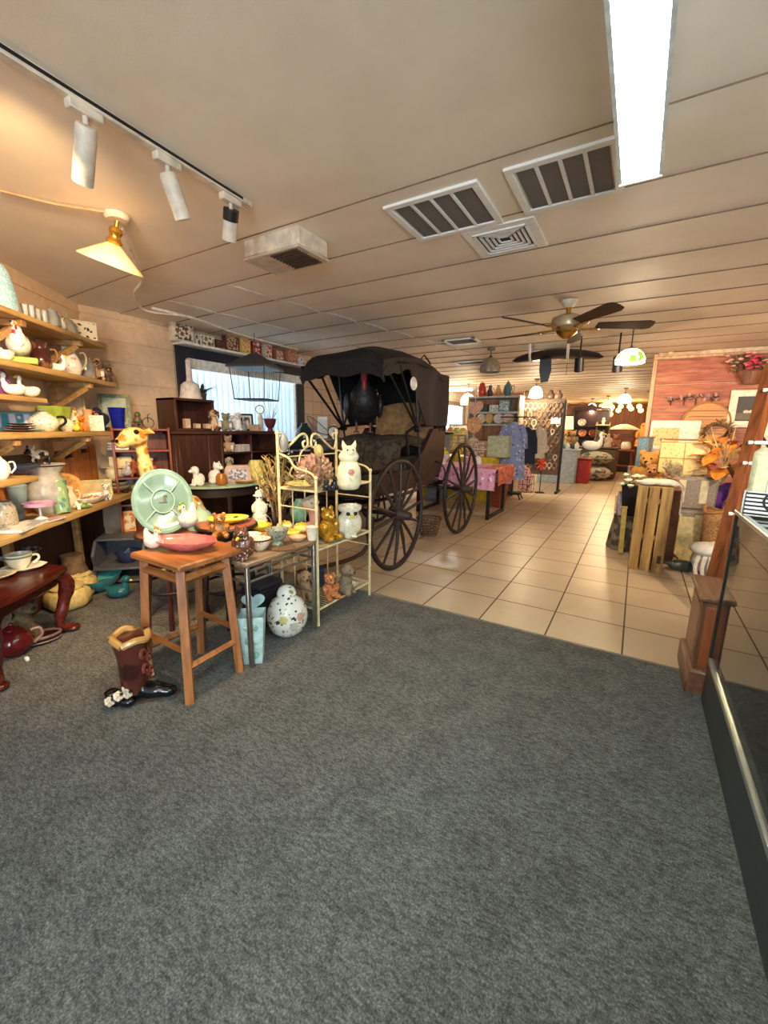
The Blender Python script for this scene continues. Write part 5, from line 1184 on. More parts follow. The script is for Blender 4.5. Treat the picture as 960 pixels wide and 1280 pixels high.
# low short shelf
p = onS(1, ZB, .26); k = k_(p); pot('white_teapot', 'round white teapot at the left edge on the low short shelf', 'teapot', p, 22*k, 26*k, P_TEAPOT, GWHITE, handle=('one', GWHITE), open_=False, lid=GWHITE)
p = onS(22, ZB, .14); k = k_(p); pot('blue_platter', 'flat dark blue serving dish on the low short shelf', 'dish', p, 48*k, 10*k, P_DISH, glaze((64, 74, 96)), sy=.6)
# the counter: things placed by their foot on the counter top
def onC(px, py): return pz(px, py, Z4+.001)
p = onS(8, Z4+.001, .2); k = k_(p); pot('seed_jar', 'squat clear jar of pale beads at the left end of the counter', 'jar', p, 26*k, 34*k, P_JAR, spots((170, 160, 140), (110, 104, 92), 60, .3, .15))
p = onS(27, Z4+.001, .10); k = k_(p); pot('sugar_bowl', 'pale blue glass sugar bowl behind the pink cake stand', 'bowl', p, 20*k, 40*k, P_FOOT, glass((170, 200, 214), .4), lid=glass((170, 200, 214), .4))
p = onS(52, Z4+.001, .27); k = k_(p); cs = thing('cake_stand', 'pink-topped cake stand on a slender white foot at the counter edge', 'cake stand', p); MB().lathe([(0, 0), (10*k, 0), (6*k, 3*k), (1.4*k, 6*k), (1.2*k, 17*k), (3*k, 19*k), (0, 19*k)], 24).build('foot', GWHITE, cs); MB().lathe([(0, 19*k), (17*k, 19*k), (18*k, 23*k), (16.5*k, 23*k), (15*k, 21*k), (0, 21*k)], 30, lobes=14, amp=.03).build('plate', glaze((206, 160, 190)), cs)
p = onS(62, Z4+.001, .16); k = k_(p); pot('grey_urn', 'large pale grey urn with a wide mouth on the counter', 'urn', p, 44*k, 58*k, [(.5, 0), (.55, .03), (.95, .3), (1, .45), (.8, .75), (.72, .85), (.95, 1)], plain((176, 174, 168), .25))
cwp = sp(along_of(p), .16, Z4+.001+58*k+.001)
MB_ = flatdish('cow_plate', 'white round plate resting on the mouth of the grey urn', 'plate', cwp, 46*k, .012, GWHITE)
fig('cow_figurine', 'black and white cow figurine on the white plate above the grey urn', 'figurine', cwp+SD*(-.03)+Vector((0, 0, .0125)), 24*k, 'cow', patch((236, 230, 220), (24, 22, 24), 2.2, .5), off=-.8)
p = onS(80, Z4+.001, .28); k = k_(p); gv = pot('green_vase', 'pale green floral vase leaning at the counter edge', 'vase', p, 25*k, 40*k, P_FLARE, spots((140, 170, 120), (196, 216, 190), 22, .4, .12, (90, 140, 130))); gv.rotation_euler = (0, -.35, 0)
p = onS(30, Z4+.001, .3); k = k_(p); t = thing('magazine', 'white magazine lying at the counter edge under the pink cake stand', 'book', p, SROT+.1); MB().box((0, 0, .010), (.30, .13, .018), .002).build('pages', plain((236, 232, 224), .5), t); MB().box((0, 0, .0205), (.302, .132, .002), .0005).build('cover', patch((226, 224, 220), (170, 170, 176), 9, .5, .3), t)
p = onS(66, Z4+.001, .335); k = k_(p); t = thing('notebook', 'thin pink booklet on the counter edge right of the magazine', 'book', p, SROT-.1); MB().box((0, 0, .005), (.15, .07, .009), .001).build('pages', plain((230, 226, 216), .5), t); MB().box((0, 0, .0105), (.152, .072, .002), .0005).build('cover', plain((196, 150, 170), .3), t)
p = onS(103, Z4+.001, .31); k = k_(p); fs = thing('frog_dish', 'green and white frog-shaped dish with tag on the counter edge', 'dish', p, face(p)); b = MB(); b.ell((0, 0, .022), (.07, .045, .022)); b.ell((-.035, -.02, .05), (.018, .018, .016)); b.ell((.02, -.03, .05), (.018, .018, .016)); b.build('body', patch((226, 226, 206), (110, 140, 70), 6, .5, .2), fs, remesh=.006); MB().at((-.02, -.05, .02)).box((0, 0, 0), (.022, .002, .034), .0006).build('price_tag', TAGW, fs)
p = onS(83, Z4+.001, .12); k = k_(p); platter('woven_plate', 'tan basketwork plate standing behind the counter dishes', 'plate', p, 40*k, 40*k, plain((206, 156, 90), .6, 0, .2, .3, 40), 1.35, rim=plain((222, 168, 92), .6))
p = onS(88, Z4+.001, .19); k = k_(p); pot('cream_pitcher', 'small cream jug in front of the basketwork plate', 'jug', p, 16*k, 26*k, P_JUG, IVORY, handle=('one', IVORY))
p = onS(114, Z4+.001, .24); k = k_(p); wd = flatdish('wave_dish', 'long white wavy dish heaped with orange and red fruit', 'dish', p, 58*k, 9*k, GWHITE, 6, .05, .55, SROT)
for i, (x, y, c, r) in enumerate(((-.11, 0, (220, 150, 50), .03), (-.05, .015, (200, 70, 36), .026), (.0, -.01, (232, 150, 40), .032), (.05, .01, (206, 84, 40), .028), (.10, 0, (160, 50, 36), .024), (.02, .03, (222, 120, 40), .026))):
    o = MB().lathe([(0, 0), (r*.6, .002), (r, r*.7), (r*.7, r*1.4), (0, r*1.35)], 16, lobes=6, amp=.06); q = p+Matrix.Rotation(SROT, 3, 'Z') @ Vector((x*.9, y, .0)); f = o.build('body', plain(c, .3)); f.name = 'ceramic_fruit'; f.location = q+Vector((0, 0, .010)); MB().tube([(0, 0, r*1.3), (.002, 0, r*1.75)], .003, 5).build('stem', GREEN, f)
    tag(f, ['yellow-orange ceramic fruit at the left end of the white wavy dish', 'dark orange ceramic fruit second from the left in the wavy dish', 'largest orange ceramic fruit in the middle of the wavy dish', 'red-orange ceramic fruit right of the middle of the wavy dish', 'small dark red ceramic fruit at the right end of the wavy dish', 'orange ceramic fruit at the back of the wavy dish'][i], 'ornament')
p = onS(134, Z4+.001, .3); k = k_(p); fig('cat_figurine', 'white cat figurine with black dots at the front of the counter', 'figurine', p, 22*k, 'dog', spots((234, 224, 206), (60, 50, 44), 8, .3), ears='up', off=.2)
for (x, of, w, h, n, lb, lid) in ((142, .14, 60, 16, 'cream_tureen', 'long cream pig-shaped tureen above the stacked cream platters', 1),):
    p = onS(150, Z4+.001, .17); k = k_(p)
    z = Z4+.001
    for i, (w, h) in enumerate(((54, 8), (46, 8))):
        q = Vector((p.x, p.y, z)); flatdish('cream_platter', ['wide cream platter at the bottom of the pile on the right of the counter', 'smaller cream platter under the cream tureen'][i], 'platter', q, w*k, h*k, glaze((232, 216, 170)), 0, 0, .55, SROT); z += h*k*.55
    z += h*k*.5
    pot(n, lb, 'tureen', Vector((p.x, p.y, z)), 44*k, 17*k, [(.6, 0), (.8, .1), (1, .5), (.95, .85), (.8, 1)], glaze((226, 214, 172)), sy=.5, rz=SROT, lid=glaze((222, 210, 166)))
p = onS(164, Z4+.001, .26); k = k_(p); pot('grey_cup', 'small grey beaker at the right end of the counter', 'cup', p, 11*k, 18*k, P_FLARE, GREY)
p = onS(116, Z4+.001, .12); k = k_(p); frame('picture_board', 'pale frame with green edge lying behind the heaped wavy dish', 'picture frame', p, 44*k, 22*k, plain((206, 200, 140), .5), plain((214, 190, 140)), 1.2)
# ================================================================== FLOOR UNDER THE COUNTER
FZ = .006
p = pz(97, 706, FZ)
p = onS(96, FZ, .12); k = k_(p); lv = pot('stone_vase', 'tall stone-coloured vase with raised cream flowers on the floor under the counter', 'vase', p, 32*k, 52*k, [(.7, 0), (.8, .03), (1, .3), (.95, .6), (.7, .85), (.75, 1)], plain((112, 90, 66), .8, 0, .25, .3))
for i, (a, z) in enumerate(((-.5, .3), (0, .38), (.4, .28), (-.2, .5), (.2, .52), (.5, .45), (-.1, .2))):
    m = MB(); R_ = 15.5*k; m.T = TR((R_*math.sin(a), -R_*math.cos(a), 52*k*z), rz=a) @ Matrix.Rotation(PI/2, 4, 'X'); rose(m, (0, 0, 0), .032, 5); m.build('flower_relief', plain((206, 178, 126), .7), lv)
# slate-coloured little wall cupboard standing on the floor
p = Vector((-4.12, 2.02, FZ)); p = Vector((-3.92, 1.93, FZ)); cb = thing('slate_cupboard', 'small slate-grey open cupboard with scrolled sides on the floor', 'cupboard', p, face(p, -.35)); SLT = plain((84, 86, 92), .5)
for x in (-.2, .2): MB().prismX([(.14, 0), (-.17, 0), (-.19, .06), (-.12, .16), (-.15, .26), (-.06, .38), (.14, .40)], x-.012, x+.012).build('side_panel', SLT, cb)
for (z, d, y) in ((.14, .28, -.02), (.385, .22, .04), (.03, .3, -.02)): MB().box((0, y, z), (.4, d, .02), .004).build('shelf', SLT, cb)
MB().box((0, .135, .2), (.4, .012, .38), .003).build('back_panel', plain((66, 68, 74), .6), cb)
pot('blue_glass_bowl', 'dark blue cut-glass bowl inside the slate-grey cupboard', 'bowl', p+Vector((.0, .0, .1515))+SN*.03, .2, .11, P_BOWL, plain((48, 56, 88), .1), lobes=12, amp=.04)
# turquoise dish and bird
p = pz(112, 722, FZ); p = onS(128, FZ, .26); k = k_(p)
td = pot('turquoise_dish', 'turquoise oval casserole on the carpet below the counter', 'dish', p, 66*k, 18*k, P_BOWL, glaze((72, 160, 166)), sy=.62, rz=SROT)
fig('duck_figurine', 'glossy dark teal duck on the carpet at the end of the turquoise dish', 'figurine', onS(150, FZ, .50), .20, 'duck', glaze((34, 92, 96)), off=1.0)
# gourd canisters
GRD = plain((206, 184, 124), .4, 0, .12, .1, 40)
for i, (px, py, w, h, lb) in enumerate(((103, 744, 38, 44, 'cream gourd-shaped canister nearest the turquoise dish'), (84, 758, 48, 42, 'larger cream gourd-shaped canister beside the curved red table leg'))):
    p = pz(px, py, FZ); k = k_(p); pot('gourd_canister', lb, 'canister', p+Vector((-.03, -.02, 0))+SN*(.02+.03*i), w*k, h*k*.62, P_JAR, GRD, lobes=8, amp=.05, lid=GRD, knob=plain((196, 160, 90)), open_=False)
# ---- little red cabriole table at the left edge
RW = wood((92, 34, 26), (60, 20, 16), 'x', .4, .2); a = Vector((-3.18, 1.16, 0)); b = Vector((-2.77, .69, 0)); dd = (b-a).normalized(); nn = Vector((-dd.y, dd.x, 0))
cen = (a+b)/2+Vector((SN.x, SN.y, 0))*-.17; tb = thing('cabriole_table', 'low dark red table with curved cabriole legs at the left edge', 'table', (cen.x, cen.y, FZ), SROT); TH = .46
W2 = (b-a).length/2
o2 = []; 
for i in range(40):
    t_ = 2*PI*i/40; c_, s_ = math.cos(t_), math.sin(t_); x = (W2+.07)*math.copysign(abs(c_)**.45, c_); y = .21*math.copysign(abs(s_)**.45, s_); w = 1+.025*math.cos(8*t_); o2.append((x*w, y*w))
MB().prism(o2, TH-.025, TH).build('tabletop', RW, tb)
MB().box((0, 0, TH-.075), (2*W2-.02, .28, .09), .01).build('apron', RW, tb)
for sx in (-1, 1):
    for sy in (-1, 1):
        x, y = sx*(W2-.01), sy*.14
        MB().tube(curve([(x, y, TH-.04), (x+sx*.035, y+sy*.03, TH-.12), (x+sx*.01, y+sy*.008, TH*.45), (x-sx*.02, y-sy*.015, .06), (x+sx*.035, y+sy*.03, .028), (x+sx*.07, y+sy*.05, .02)], 4), [.04]*3+[.046]*3+[.04]*4+[.028]*5+[.022]*4+[.04]*2, 9) if 0 else None
        P = curve([(x, y, TH-.04), (x+sx*.035, y+sy*.03, TH-.12), (x+sx*.01, y+sy*.008, TH*.45), (x-sx*.02, y-sy*.015, .07), (x+sx*.03, y+sy*.02, .03), (x+sx*.06, y+sy*.045, .024)], 4)
        n_ = len(P); rad = [(.042, .046, .036, .026, .028, .022)[min(5, int(i*6/n_))] for i in range(n_)]
        lg = MB().tube(P, rad, 9).build('leg', RW, tb); MB().ell((x+sx*.04, y+sy*.032, .022), (.045, .04, .022)).build('foot', RW, lg)
tz = FZ+TH+.001
def onT(px, py): return pz(px, py, tz)
p = onT(22, 700); k = k_(p); pot('silver_platter', 'ornate dark silver platter with pierced rim on the red table', 'platter', p+Vector((-.0, -.02, 0)), 56*k, 12*k, P_DISH, patch((86, 76, 78), (160, 150, 148), 40, .5, .25), sy=.7, lobes=10, amp=.02)
p = onT(30, 712); k = k_(p); sc = flatdish('saucer', 'white scalloped saucer on the red table', 'saucer', p, 46*k, 5*k, IVORY, 8, .04, .8)
p = p+Vector((-.03, -.01, .006)); pot('tea_cup', 'cream footed teacup with green band standing on the white saucer', 'cup', p, 28*k, 19*k, P_CUP, IVORY, band=(.78, .9, plain((120, 140, 90), .3)), handle=('one', IVORY))
p = onT(-8, 724); k = k_(p); flatdish('side_plate', 'cream plate at the left edge of the red table', 'plate', p, 46*k, 6*k, glaze((226, 206, 168)), 0, 0, .8)
# plaster elephant and lacquer pieces beneath
p = Vector((-3.25, .93, FZ)); fig('plaster_dog', 'dusty tan plaster dog seated under the red table', 'statue', p, .36, 'dog', plain((120, 98, 70), .85, 0, .25, .3), off=.5)
p = pz(50, 803, FZ); k = k_(p); lq = thing('lacquer_basket', 'oval dark maroon lacquered basket on the carpet before the red table', 'basket', p, face(p)); MRN = plain((52, 26, 26), .15)
MB().lathe([(0, 0), (.09, 0), (.11, .02), (.115, .05), (.105, .05), (.1, .02), (0, .012)], 28, sy=.6).build('body', MRN, lq); MB().ring((0, 0, .05), .113, .009, 'z', 28, 6, ry=.068).build('rim', plain((110, 90, 82), .3), lq); MB().ring((0, 0, .02), .112, .006, 'z', 28, 6, ry=.067).build('band', plain((110, 90, 82), .3), lq)
p = pz(6, 818, FZ)+SN*.06; k = k_(p); pot('red_teapot', 'dark red glazed teapot on the carpet at the left edge', 'teapot', p, 40*k, 34*k, P_TEAPOT, plain((92, 22, 24), .1), handle=('one', plain((150, 120, 116), .2)), spout=plain((92, 22, 24), .1), lid=plain((92, 22, 24), .1), open_=False)
p = pz(26, 808, FZ); MB_ = MB().box((0, 0, .012), (.03, .02, .024), .004).build('tag_card', TAGW); MB_.location = pz(34, 826, FZ); tag(MB_, 'small white tag lying on the carpet by the red teapot', 'tag')
# ================================================================== CORNER BOOKCASE
BW = wood((168, 78, 40), (120, 50, 26), 'z', .4, .35)
c = Vector((-4.165, 2.33, FZ)); bcase = thing('bookcase', 'reddish wooden bookcase in the corner crowded with ornaments', 'bookcase', c, math.radians(60)); bw, bd, bh = .47, .25, 1.37
def bl(x, y, z): return c+Matrix.Rotation(math.radians(60), 3, 'Z') @ Vector((x, y, z))
for s_ in (-1, 1): MB().box((s_*bw/2, 0, bh/2), (.022, bd, bh), .003).build('side_panel', BW, bcase)
BZ = [.06, .36, .64, .90, 1.16, 1.36]
for z in BZ: MB().box((0, 0, z-.01), (bw-.02, bd, .02), .003).build('shelf', wood((160, 74, 40), (118, 50, 26), 'x', .4, .35), bcase)
MB().box((0, bd/2-.006, bh/2), (bw, .012, bh-.02), .002).build('back_panel', wood((128, 60, 32), (90, 38, 20), 'z', .4), bcase)
def onB(px, lev, dep=0.):
    z = FZ+BZ[lev]+.001; best = min((-.20+.01*i for i in range(41)), key=lambda x: abs(_proj(bl(x, dep, z-FZ))[0]-px)); return bl(best, dep, z-FZ+0)
def put(px, lev, dep=0.): q = onB(px, lev, dep); return Vector((q.x, q.y, FZ+BZ[lev]+.001))
p = put(142, 5, .06); k = k_(p); platter('square_frame_plate', 'square grey-green framed plate standing on the corner bookcase', 'plate', p, 34*k, 42*k, glaze((180, 190, 166)), 1.3, square=True, rim=spots((110, 120, 96), (150, 156, 130), 40, .35, .4))
p = put(149, 5, -.06); k = k_(p); pot('blue_glass', 'cobalt blue flared glass on top of the corner bookcase', 'vase', p, 20*k, 25*k, P_FLARE, plain((24, 36, 150), .08))
p = put(176, 5, 0); k = k_(p); tr = thing('tricycle_planter', 'little wire tricycle with green and brown figurine atop the bookcase', 'ornament', p, face(p, .2))
for (x, y, r) in ((.07, 0, .05), (-.05, -.04, .03), (-.05, .04, .03)): MB().ring((x, y, r+.004), r, .004, 'y', 20, 5).build('wheel', plain((40, 50, 40), .4), tr)
MB().tube([(.07, 0, .054), (.07, 0, .13), (.09, 0, .14)], .004, 5).build('handlebar', plain((40, 50, 40), .4), tr); b = MB(); b.ell((-.02, 0, .07), (.04, .035, .045)); b.ell((-.02, -.01, .13), (.03, .03, .03)); b.build('rider', patch((74, 96, 60), (120, 84, 60), 20, .5), tr, remesh=.008)
for (px, lev, n, lb, kind, h, m_, kw) in (
    (168, 3, 'pig_figurine', 'orange pig figurine on a bookcase shelf beside the cream recipe box', 'pig', 24, glaze((206, 110, 70)), {}),
    (160, 3, 'fish_figurine', 'white round-bodied bird figurine in front of the cream recipe box', 'duck', 20, glaze((226, 214, 200)), {}),
    (188, 3, 'cat_figurine', 'red and white cat figurine at the right of the recipe box shelf', 'bear', 22, patch((206, 90, 60), (236, 226, 210), 3, .5), {}),
    (168, 2, 'pear_figurine', 'bright yellow duck ornament on a lower bookcase shelf', 'duck', 24, glaze((236, 190, 30)), {}),
    (157, 2, 'dark_figurine', 'dark brown bird ornament beside the bright yellow duck', 'bird', 22, glaze((60, 36, 30)), {})):
    p = put(px, lev, -.05 if px != 168 else .0); fig(n, lb, 'figurine', p, h*k_(p), kind, m_, off=.3, **kw)
p = put(150, 3, .05); k = k_(p); cartons('recipe_box', 'cream recipe box with a green painted sprig on a bookcase shelf', 'box', p, 24*k, 24*k, .06, plain((226, 204, 150), .5), spots((228, 208, 156), (90, 120, 80), 26, .34, .5))
p = put(162, 1, -.04); k = k_(p); cartons('tall_carton', 'narrow cream and orange carton on a low bookcase shelf', 'box', p, 14*k, 26*k, .06, plain((222, 170, 100), .5), patch((232, 214, 170), (206, 120, 60), 20, .5))
for i, (px, z, c_) in enumerate(((148, 0, (232, 222, 206)), (147, .024, (196, 120, 110)), (148, .05, (236, 230, 216)))):
    p = put(px, 4, -.04)+Vector((0, 0, z)); t = thing('book', ['cream book at the bottom of the stack in the bookcase', 'dull pink book in the middle of the bookcase stack', 'white book on top of the bookcase stack'][i], 'book', p, math.radians(60+4*i)); MB().box((0, 0, .0105), (.17, .12, .017), .001).build('pages', plain((236, 228, 210), .7), t)
    for zz in (.001, .02): MB().box((0, 0, zz), (.176, .124, .002), .0005).build('cover', plain(c_, .5), t)
p = Vector((-3.72, 2.24, FZ)); 
for (q, lb, c_, h) in ((bl(.0, -.2, 0), 'blue and white spotted vase on the floor before the bookcase', (60, 66, 96), .24),):
    pot('spotted_vase', lb, 'vase', q, .13, h, P_JUG, spots((214, 214, 220), c_, 26, .36), handle=('one', glaze((90, 90, 110))))
# giraffe in front of the bookcase
p = pz(205, 655, FZ); p = Vector((-3.52, 2.13, FZ)); gz = pX(180, 546, p.x)
gr = thing('giraffe_statue', 'tall spotted giraffe statue before the corner bookcase', 'statue', p, face(p, -.9))
GIR = spots((232, 206, 130), (196, 124, 44), 15, .42, .35)
b = MB(); hgt = 1.33
b.tube(curve([(0, .30, .62), (0, .1, .66), (0, -.06, .72), (0, -.13, .90), (0, -.17, 1.08), (0, -.19, hgt-.06)], 4), [.07]*2+[.12]*9+[.10]*2+[.06]*4+[.048]*4, 12)
b.ell((0, .15, .64), (.13, .24, .14))
for (x, y) in ((-.075, -.03), (.075, -.03), (-.075, .30), (.075, .30)): b.tube([(x, y, .62), (x*1.05, y, .32), (x*1.1, y, .01)], [.06, .036, .03], 8)
b.ell((0, -.24, hgt-.03), (.085, .12, .08)); b.ell((0, -.345, hgt-.075), (.055, .06, .05))
b.build('body', GIR, gr, remesh=.016)
for s_ in (-1, 1):
    MB().ell((s_*.074, -.27, hgt+.01), .020, 8, 6).build('eye', BLK, gr); MB().tube([(s_*.05, -.2, hgt+.0), (s_*.11, -.18, hgt+.02), (s_*.15, -.17, hgt)], [.02, .026, .004], 7).build('ear', plain((222, 160, 70), .4), gr); MB().cyl((s_*.03, -.19, hgt+.02), (s_*.032, -.185, hgt+.08), .009, n=6).build('horn', plain((90, 56, 30), .5), gr); MB().ell((s_*.02, -.40, hgt-.06), .014, 8, 6).build('nostril', BLK, gr)
# ================================================================== IN FRONT OF THE WINDOW
# toy boxes on the long white board
CR = plain((214, 204, 184), .5); REDB = plain((136, 44, 40), .5); YB2 = plain((222, 184, 96), .5); DKB = plain((70, 40, 40), .5)
def pic(a, b, c): return patch(a, b, 24, .5, .4, c)
zt = 2.286
for (px, w, h, m_, pn, lb) in (
    (228, 29, 25, CR, pic((226, 216, 196), (70, 54, 44), (150, 90, 70)), 'large cream picture box at the left end of the board above the window'),
    (245, 6, 13, CR, pic((220, 210, 190), (90, 60, 50), (60, 60, 60)), 'thin cream box beside the large picture box above the window'),
    (257, 20, 13, plain((226, 222, 206), .5), pic((226, 222, 206), (70, 84, 60), (180, 150, 90)), 'white flat toy box third from the left above the window'),
    (273, 14, 11, DKB, pic((90, 56, 46), (50, 34, 32), (170, 120, 80)), 'low dark box between the white box and the tall maroon box'),
    (288, 20, 24, plain((96, 40, 40), .5), pic((110, 46, 42), (190, 170, 140), (40, 28, 28)), 'tall maroon toy box above the middle of the window'),
    (305, 14, 26, YB2, pic((230, 206, 130), (196, 120, 50), (236, 230, 210)), 'tall yellow-orange box beside the maroon one above the window'),
    (318, 13, 11, REDB, pic((176, 50, 46), (226, 214, 200), (120, 30, 30)), 'red box lying under another red box above the window'),
    (333, 11, 18, CR, pic((226, 214, 196), (180, 80, 70), (90, 70, 60)), 'cream and red box right of the two stacked red boxes'),
    (347, 14, 13, plain((150, 90, 76), .5), pic((170, 106, 86), (224, 204, 180), (80, 50, 44)), 'rust-coloured box third from the right end above the window'),
    (363, 16, 19, plain((176, 120, 96), .5), pic((206, 160, 130), (150, 60, 50), (236, 220, 200)), 'peach and red box second from the right end above the window'),
    (375, 8, 9, plain((232, 228, 220), .5), pic((230, 226, 218), (160, 150, 140), (120, 110, 100)), 'small white box at the right end of the board above the window')):
    p = pX(px, 430, XL+.1); p = Vector((XL+.1, p.y, zt)); k = k_(p); cartons('toy_box', lb, 'box', p, w*k*.98, h*k, .08, m_, pn, PI/2, 'toy boxes above the window')
    if px == 318: p = p+Vector((0, 0, h*k+.001)); cartons('toy_box', 'upper red toy box resting on another red box above the window', 'box', p, w*k*.96, 10*k, .08, REDB, pic((186, 60, 50), (236, 226, 210), (110, 30, 30)), PI/2, 'toy boxes above the window')
# dark hutch along the window wall
DW = wood((84, 46, 34), (56, 30, 24), 'z', .4, .45); DWX = wood((88, 50, 36), (58, 32, 24), 'y', .4, .45)
HX0, HX1 = XL+.02, -4.06; hy0 = pX(214, 545, -4.06).y; hy1 = pX(348, 540, -4.06).y; HZ = 1.345; hym = hy0+.62
hu = thing('hutch', 'dark wooden hutch with open shelves standing before the window', 'cabinet', ((HX0+HX1)/2, (hy0+hy1)/2, 0)); HO = Vector(((HX0+HX1)/2, (hy0+hy1)/2, 0))
def hb(n, x0, x1, y0, y1, z0, z1, m_=DW, b=.006): o = MB().bx(x0, x1, y0, y1, z0, z1, b).build(n, m_, hu); o.location = -HO; return o
hb('top_board', HX0, HX1+.03, hy0-.02, hy1+.02, HZ-.035, HZ, DWX); hb('side_panel', HX0, HX1, hy0, hy0+.03, 0, HZ-.036); hb('door', HX1-.02, HX1, hy0+.03, hym-.20, .1, HZ-.04); hb('door', HX1-.02, HX1, hym-.195, hym-.02, .1, HZ-.04); hb('side_panel', HX0, HX1, hym-.02, hym+.01, 0, HZ-.036)
hb('back_panel', HX0, HX0+.015, hy0, hy1, .05, HZ-.04); hb('side_panel', HX0, HX1, hy1-.03, hy1, 0, HZ-.036); hb('divider', HX0, HX1-.02, (hym+hy1)/2-.012, (hym+hy1)/2+.012, .6, HZ-.036)
for z in (1.10, .86, .3): hb('shelf', HX0, HX1-.01, hym, hy1-.03, z-.02, z, DWX)
hb('plinth', HX0, HX1-.02, hy0+.01, hy1-.01, 0, .10)
for s_ in (-1, 1): hb('door_panel', HX1-.002, HX1+.006, hy0+.07, hy0+.36, .2 if s_ < 0 else .78, .7 if s_ < 0 else 1.24)
# open crate cabinet on top
def onH(px, zz=HZ, X=-4.18): q = pX(px, 540, X); return Vector((X, q.y, zz+.001))
cy0, cy1 = pX(212, 520, -4.12).y, pX(272, 520, -4.12).y
cx = thing('box_cabinet', 'dark square open-fronted box cabinet standing on the hutch', 'cabinet', (-4.24, (cy0+cy1)/2, HZ+.001)); cw, ch = cy1-cy0-.10, .335; CO = Vector((0, 0, 0))
def cbx(n, *a): MB().bx(*a, .004).build(n, DW, cx)
cbx('side_panel', -.18, .14, -cw/2, -cw/2+.03, 0, ch); cbx('side_panel', -.18, .14, cw/2-.03, cw/2, 0, ch); cbx('top_board', -.18, .145, -cw/2, cw/2, ch-.025, ch); cbx('bottom_board', -.18, .14, -cw/2+.03, cw/2-.03, 0, .025); cbx('back_panel', -.18, -.165, -cw/2, cw/2, 0, ch)
for i, (yy, zz) in enumerate(((.02, .026), (.10, .026), (.18, .026))):
    q = Vector((-4.14, (cy0+cy1)/2-.12+yy*1.5, HZ+.028)); cartons('small_box', ['tiny pale box at the left inside the box cabinet', 'tiny pale box in the middle inside the box cabinet', 'tiny pale box at the right inside the box cabinet'][i], 'box', q, .06, .05+.05*(i == 0), .05, plain((206, 170, 140), .5), plain((226, 200, 170), .5), PI/2, 'tiny pale boxes inside the box cabinet')
# white bell lampshade on a white stem
p = Vector((-4.22, pX(238, 490, -4.22).y, HZ+ch+.003)); k = k_(p)
bl_ = thing('bell_lamp', 'white bell-shaped lamp standing on the box cabinet', 'lamp', p); m = MB().lathe([(r*13.5*k, z*30*k) for r, z in ((1, 0), (1, .04), (.9, .14), (.84, .35), (.78, .55), (.55, .66), (.3, .72), (.26, .8), (.24, 1.55), (.1, 1.6), (0, 1.6))], 28); m.build('lamp_shade', plain((222, 214, 206), .5), bl_); MB().lathe([(0, 0.001), (13*k, .001), (13*k, .006), (0, .006)], 20).build('base', plain((190, 180, 170), .5), bl_)
p = Vector((-4.30, pX(252, 480, -4.30).y, HZ+ch+.003)); k = k_(p); pl = thing('potted_fern', 'small dark green plant behind the white bell lamp', 'plant', p)
MB().lathe([(0, 0), (4*k, 0), (5.5*k, 9*k), (0, 8*k)], 14).build('pot', plain((70, 60, 50), .6), pl); m = MB()
for i in range(16): a = i*2.4; leaf(m, (0, 0, 8*k), (math.cos(a), math.sin(a), .6+.12*(i % 6)), (10+5*(i % 3))*k, 2.2*k, .35)
m.build('leaves', plain((70, 88, 62), .6, 0, .3), pl)
# ornaments along the hutch top
for (px, n, lb, kind, h, m_, kw) in (
    (268, 'plush_dog', 'cream and brown plush dog flopped at the left of the hutch top', 'dog', 28, patch((214, 186, 150), (120, 74, 50), 4, .52, .9), {'tagcard': True}),
    (283, 'plush_animal', 'grey-green plush animal second from the left on the hutch top', 'bear', 22, cloth((150, 146, 120)), {'tagcard': True}),
    (298, 'white_figurine', 'white figurine of a pup left of the framed black and white print', 'seal', 24, GWHITE, {})):
    p = onH(px, X=-4.12); fig(n, lb, 'plush toy' if 'plush' in n else 'figurine', p, h*k_(p), kind, m_, rz=face(p, .2), **kw)
p = onH(291, X=-4.2); fig('white_duck', 'small white duck behind the plush animals on the hutch top', 'figurine', p, 20*k_(p), 'duck', GWHITE)
p = onH(310, X=-4.22); k = k_(p); frame('framed_print', 'small black-framed print standing on the hutch top', 'picture frame', p+Vector((0, 0, .0)), 16*k, 21*k, BLK, pic((226, 226, 226), (90, 90, 90), (40, 40, 40)), 1.45, rz=face(p, .3), mat_board=WHITE)
p = onH(318, X=-4.10); k = k_(p); cartons('brown_box', 'small tan block in front of the framed print on the hutch', 'box', p, 12*k, 8*k, .05, plain((150, 110, 74), .5), plain((166, 126, 86), .5))
p = onH(305, X=-4.08); k = k_(p); pot('grey_pot', 'small grey round pot in front of the framed print', 'pot', p, 9*k, 8*k, P_JAR, GREY)
p = onH(326, X=-4.2); k = k_(p); ln_ = pot('lantern', 'arched white lantern with amber top on the hutch', 'lantern', p, 9*k, 22*k, [(1, 0), (1, .1), (.8, .15), (.8, .7), (.5, .95), (.2, 1)], glaze((216, 214, 206)), open_=False, handle=None); MB().ring((0, 0, 26*k), 5*k, .8*k, 'y', 16, 5).build('handle', plain((206, 150, 80), .4), ln_)
p = onH(338, X=-4.16); k = k_(p); vt = pot('red_planter', 'dark red footed planter of bare twigs at the right of the hutch top', 'planter', p, 16*k, 15*k, P_FOOT, plain((104, 44, 44), .4))
m = MB(); r3 = random.Random(5)
for i in range(9): a = r3.uniform(0, 6.28); L_ = r3.uniform(20, 40)*k; m.tube(curve([(0, 0, 8*k), (math.cos(a)*4*k, math.sin(a)*4*k, L_*.6), (math.cos(a)*9*k, math.sin(a)*9*k, L_)], 3), .003, 4)
m.build('twig', plain((150, 120, 110), .7), vt)
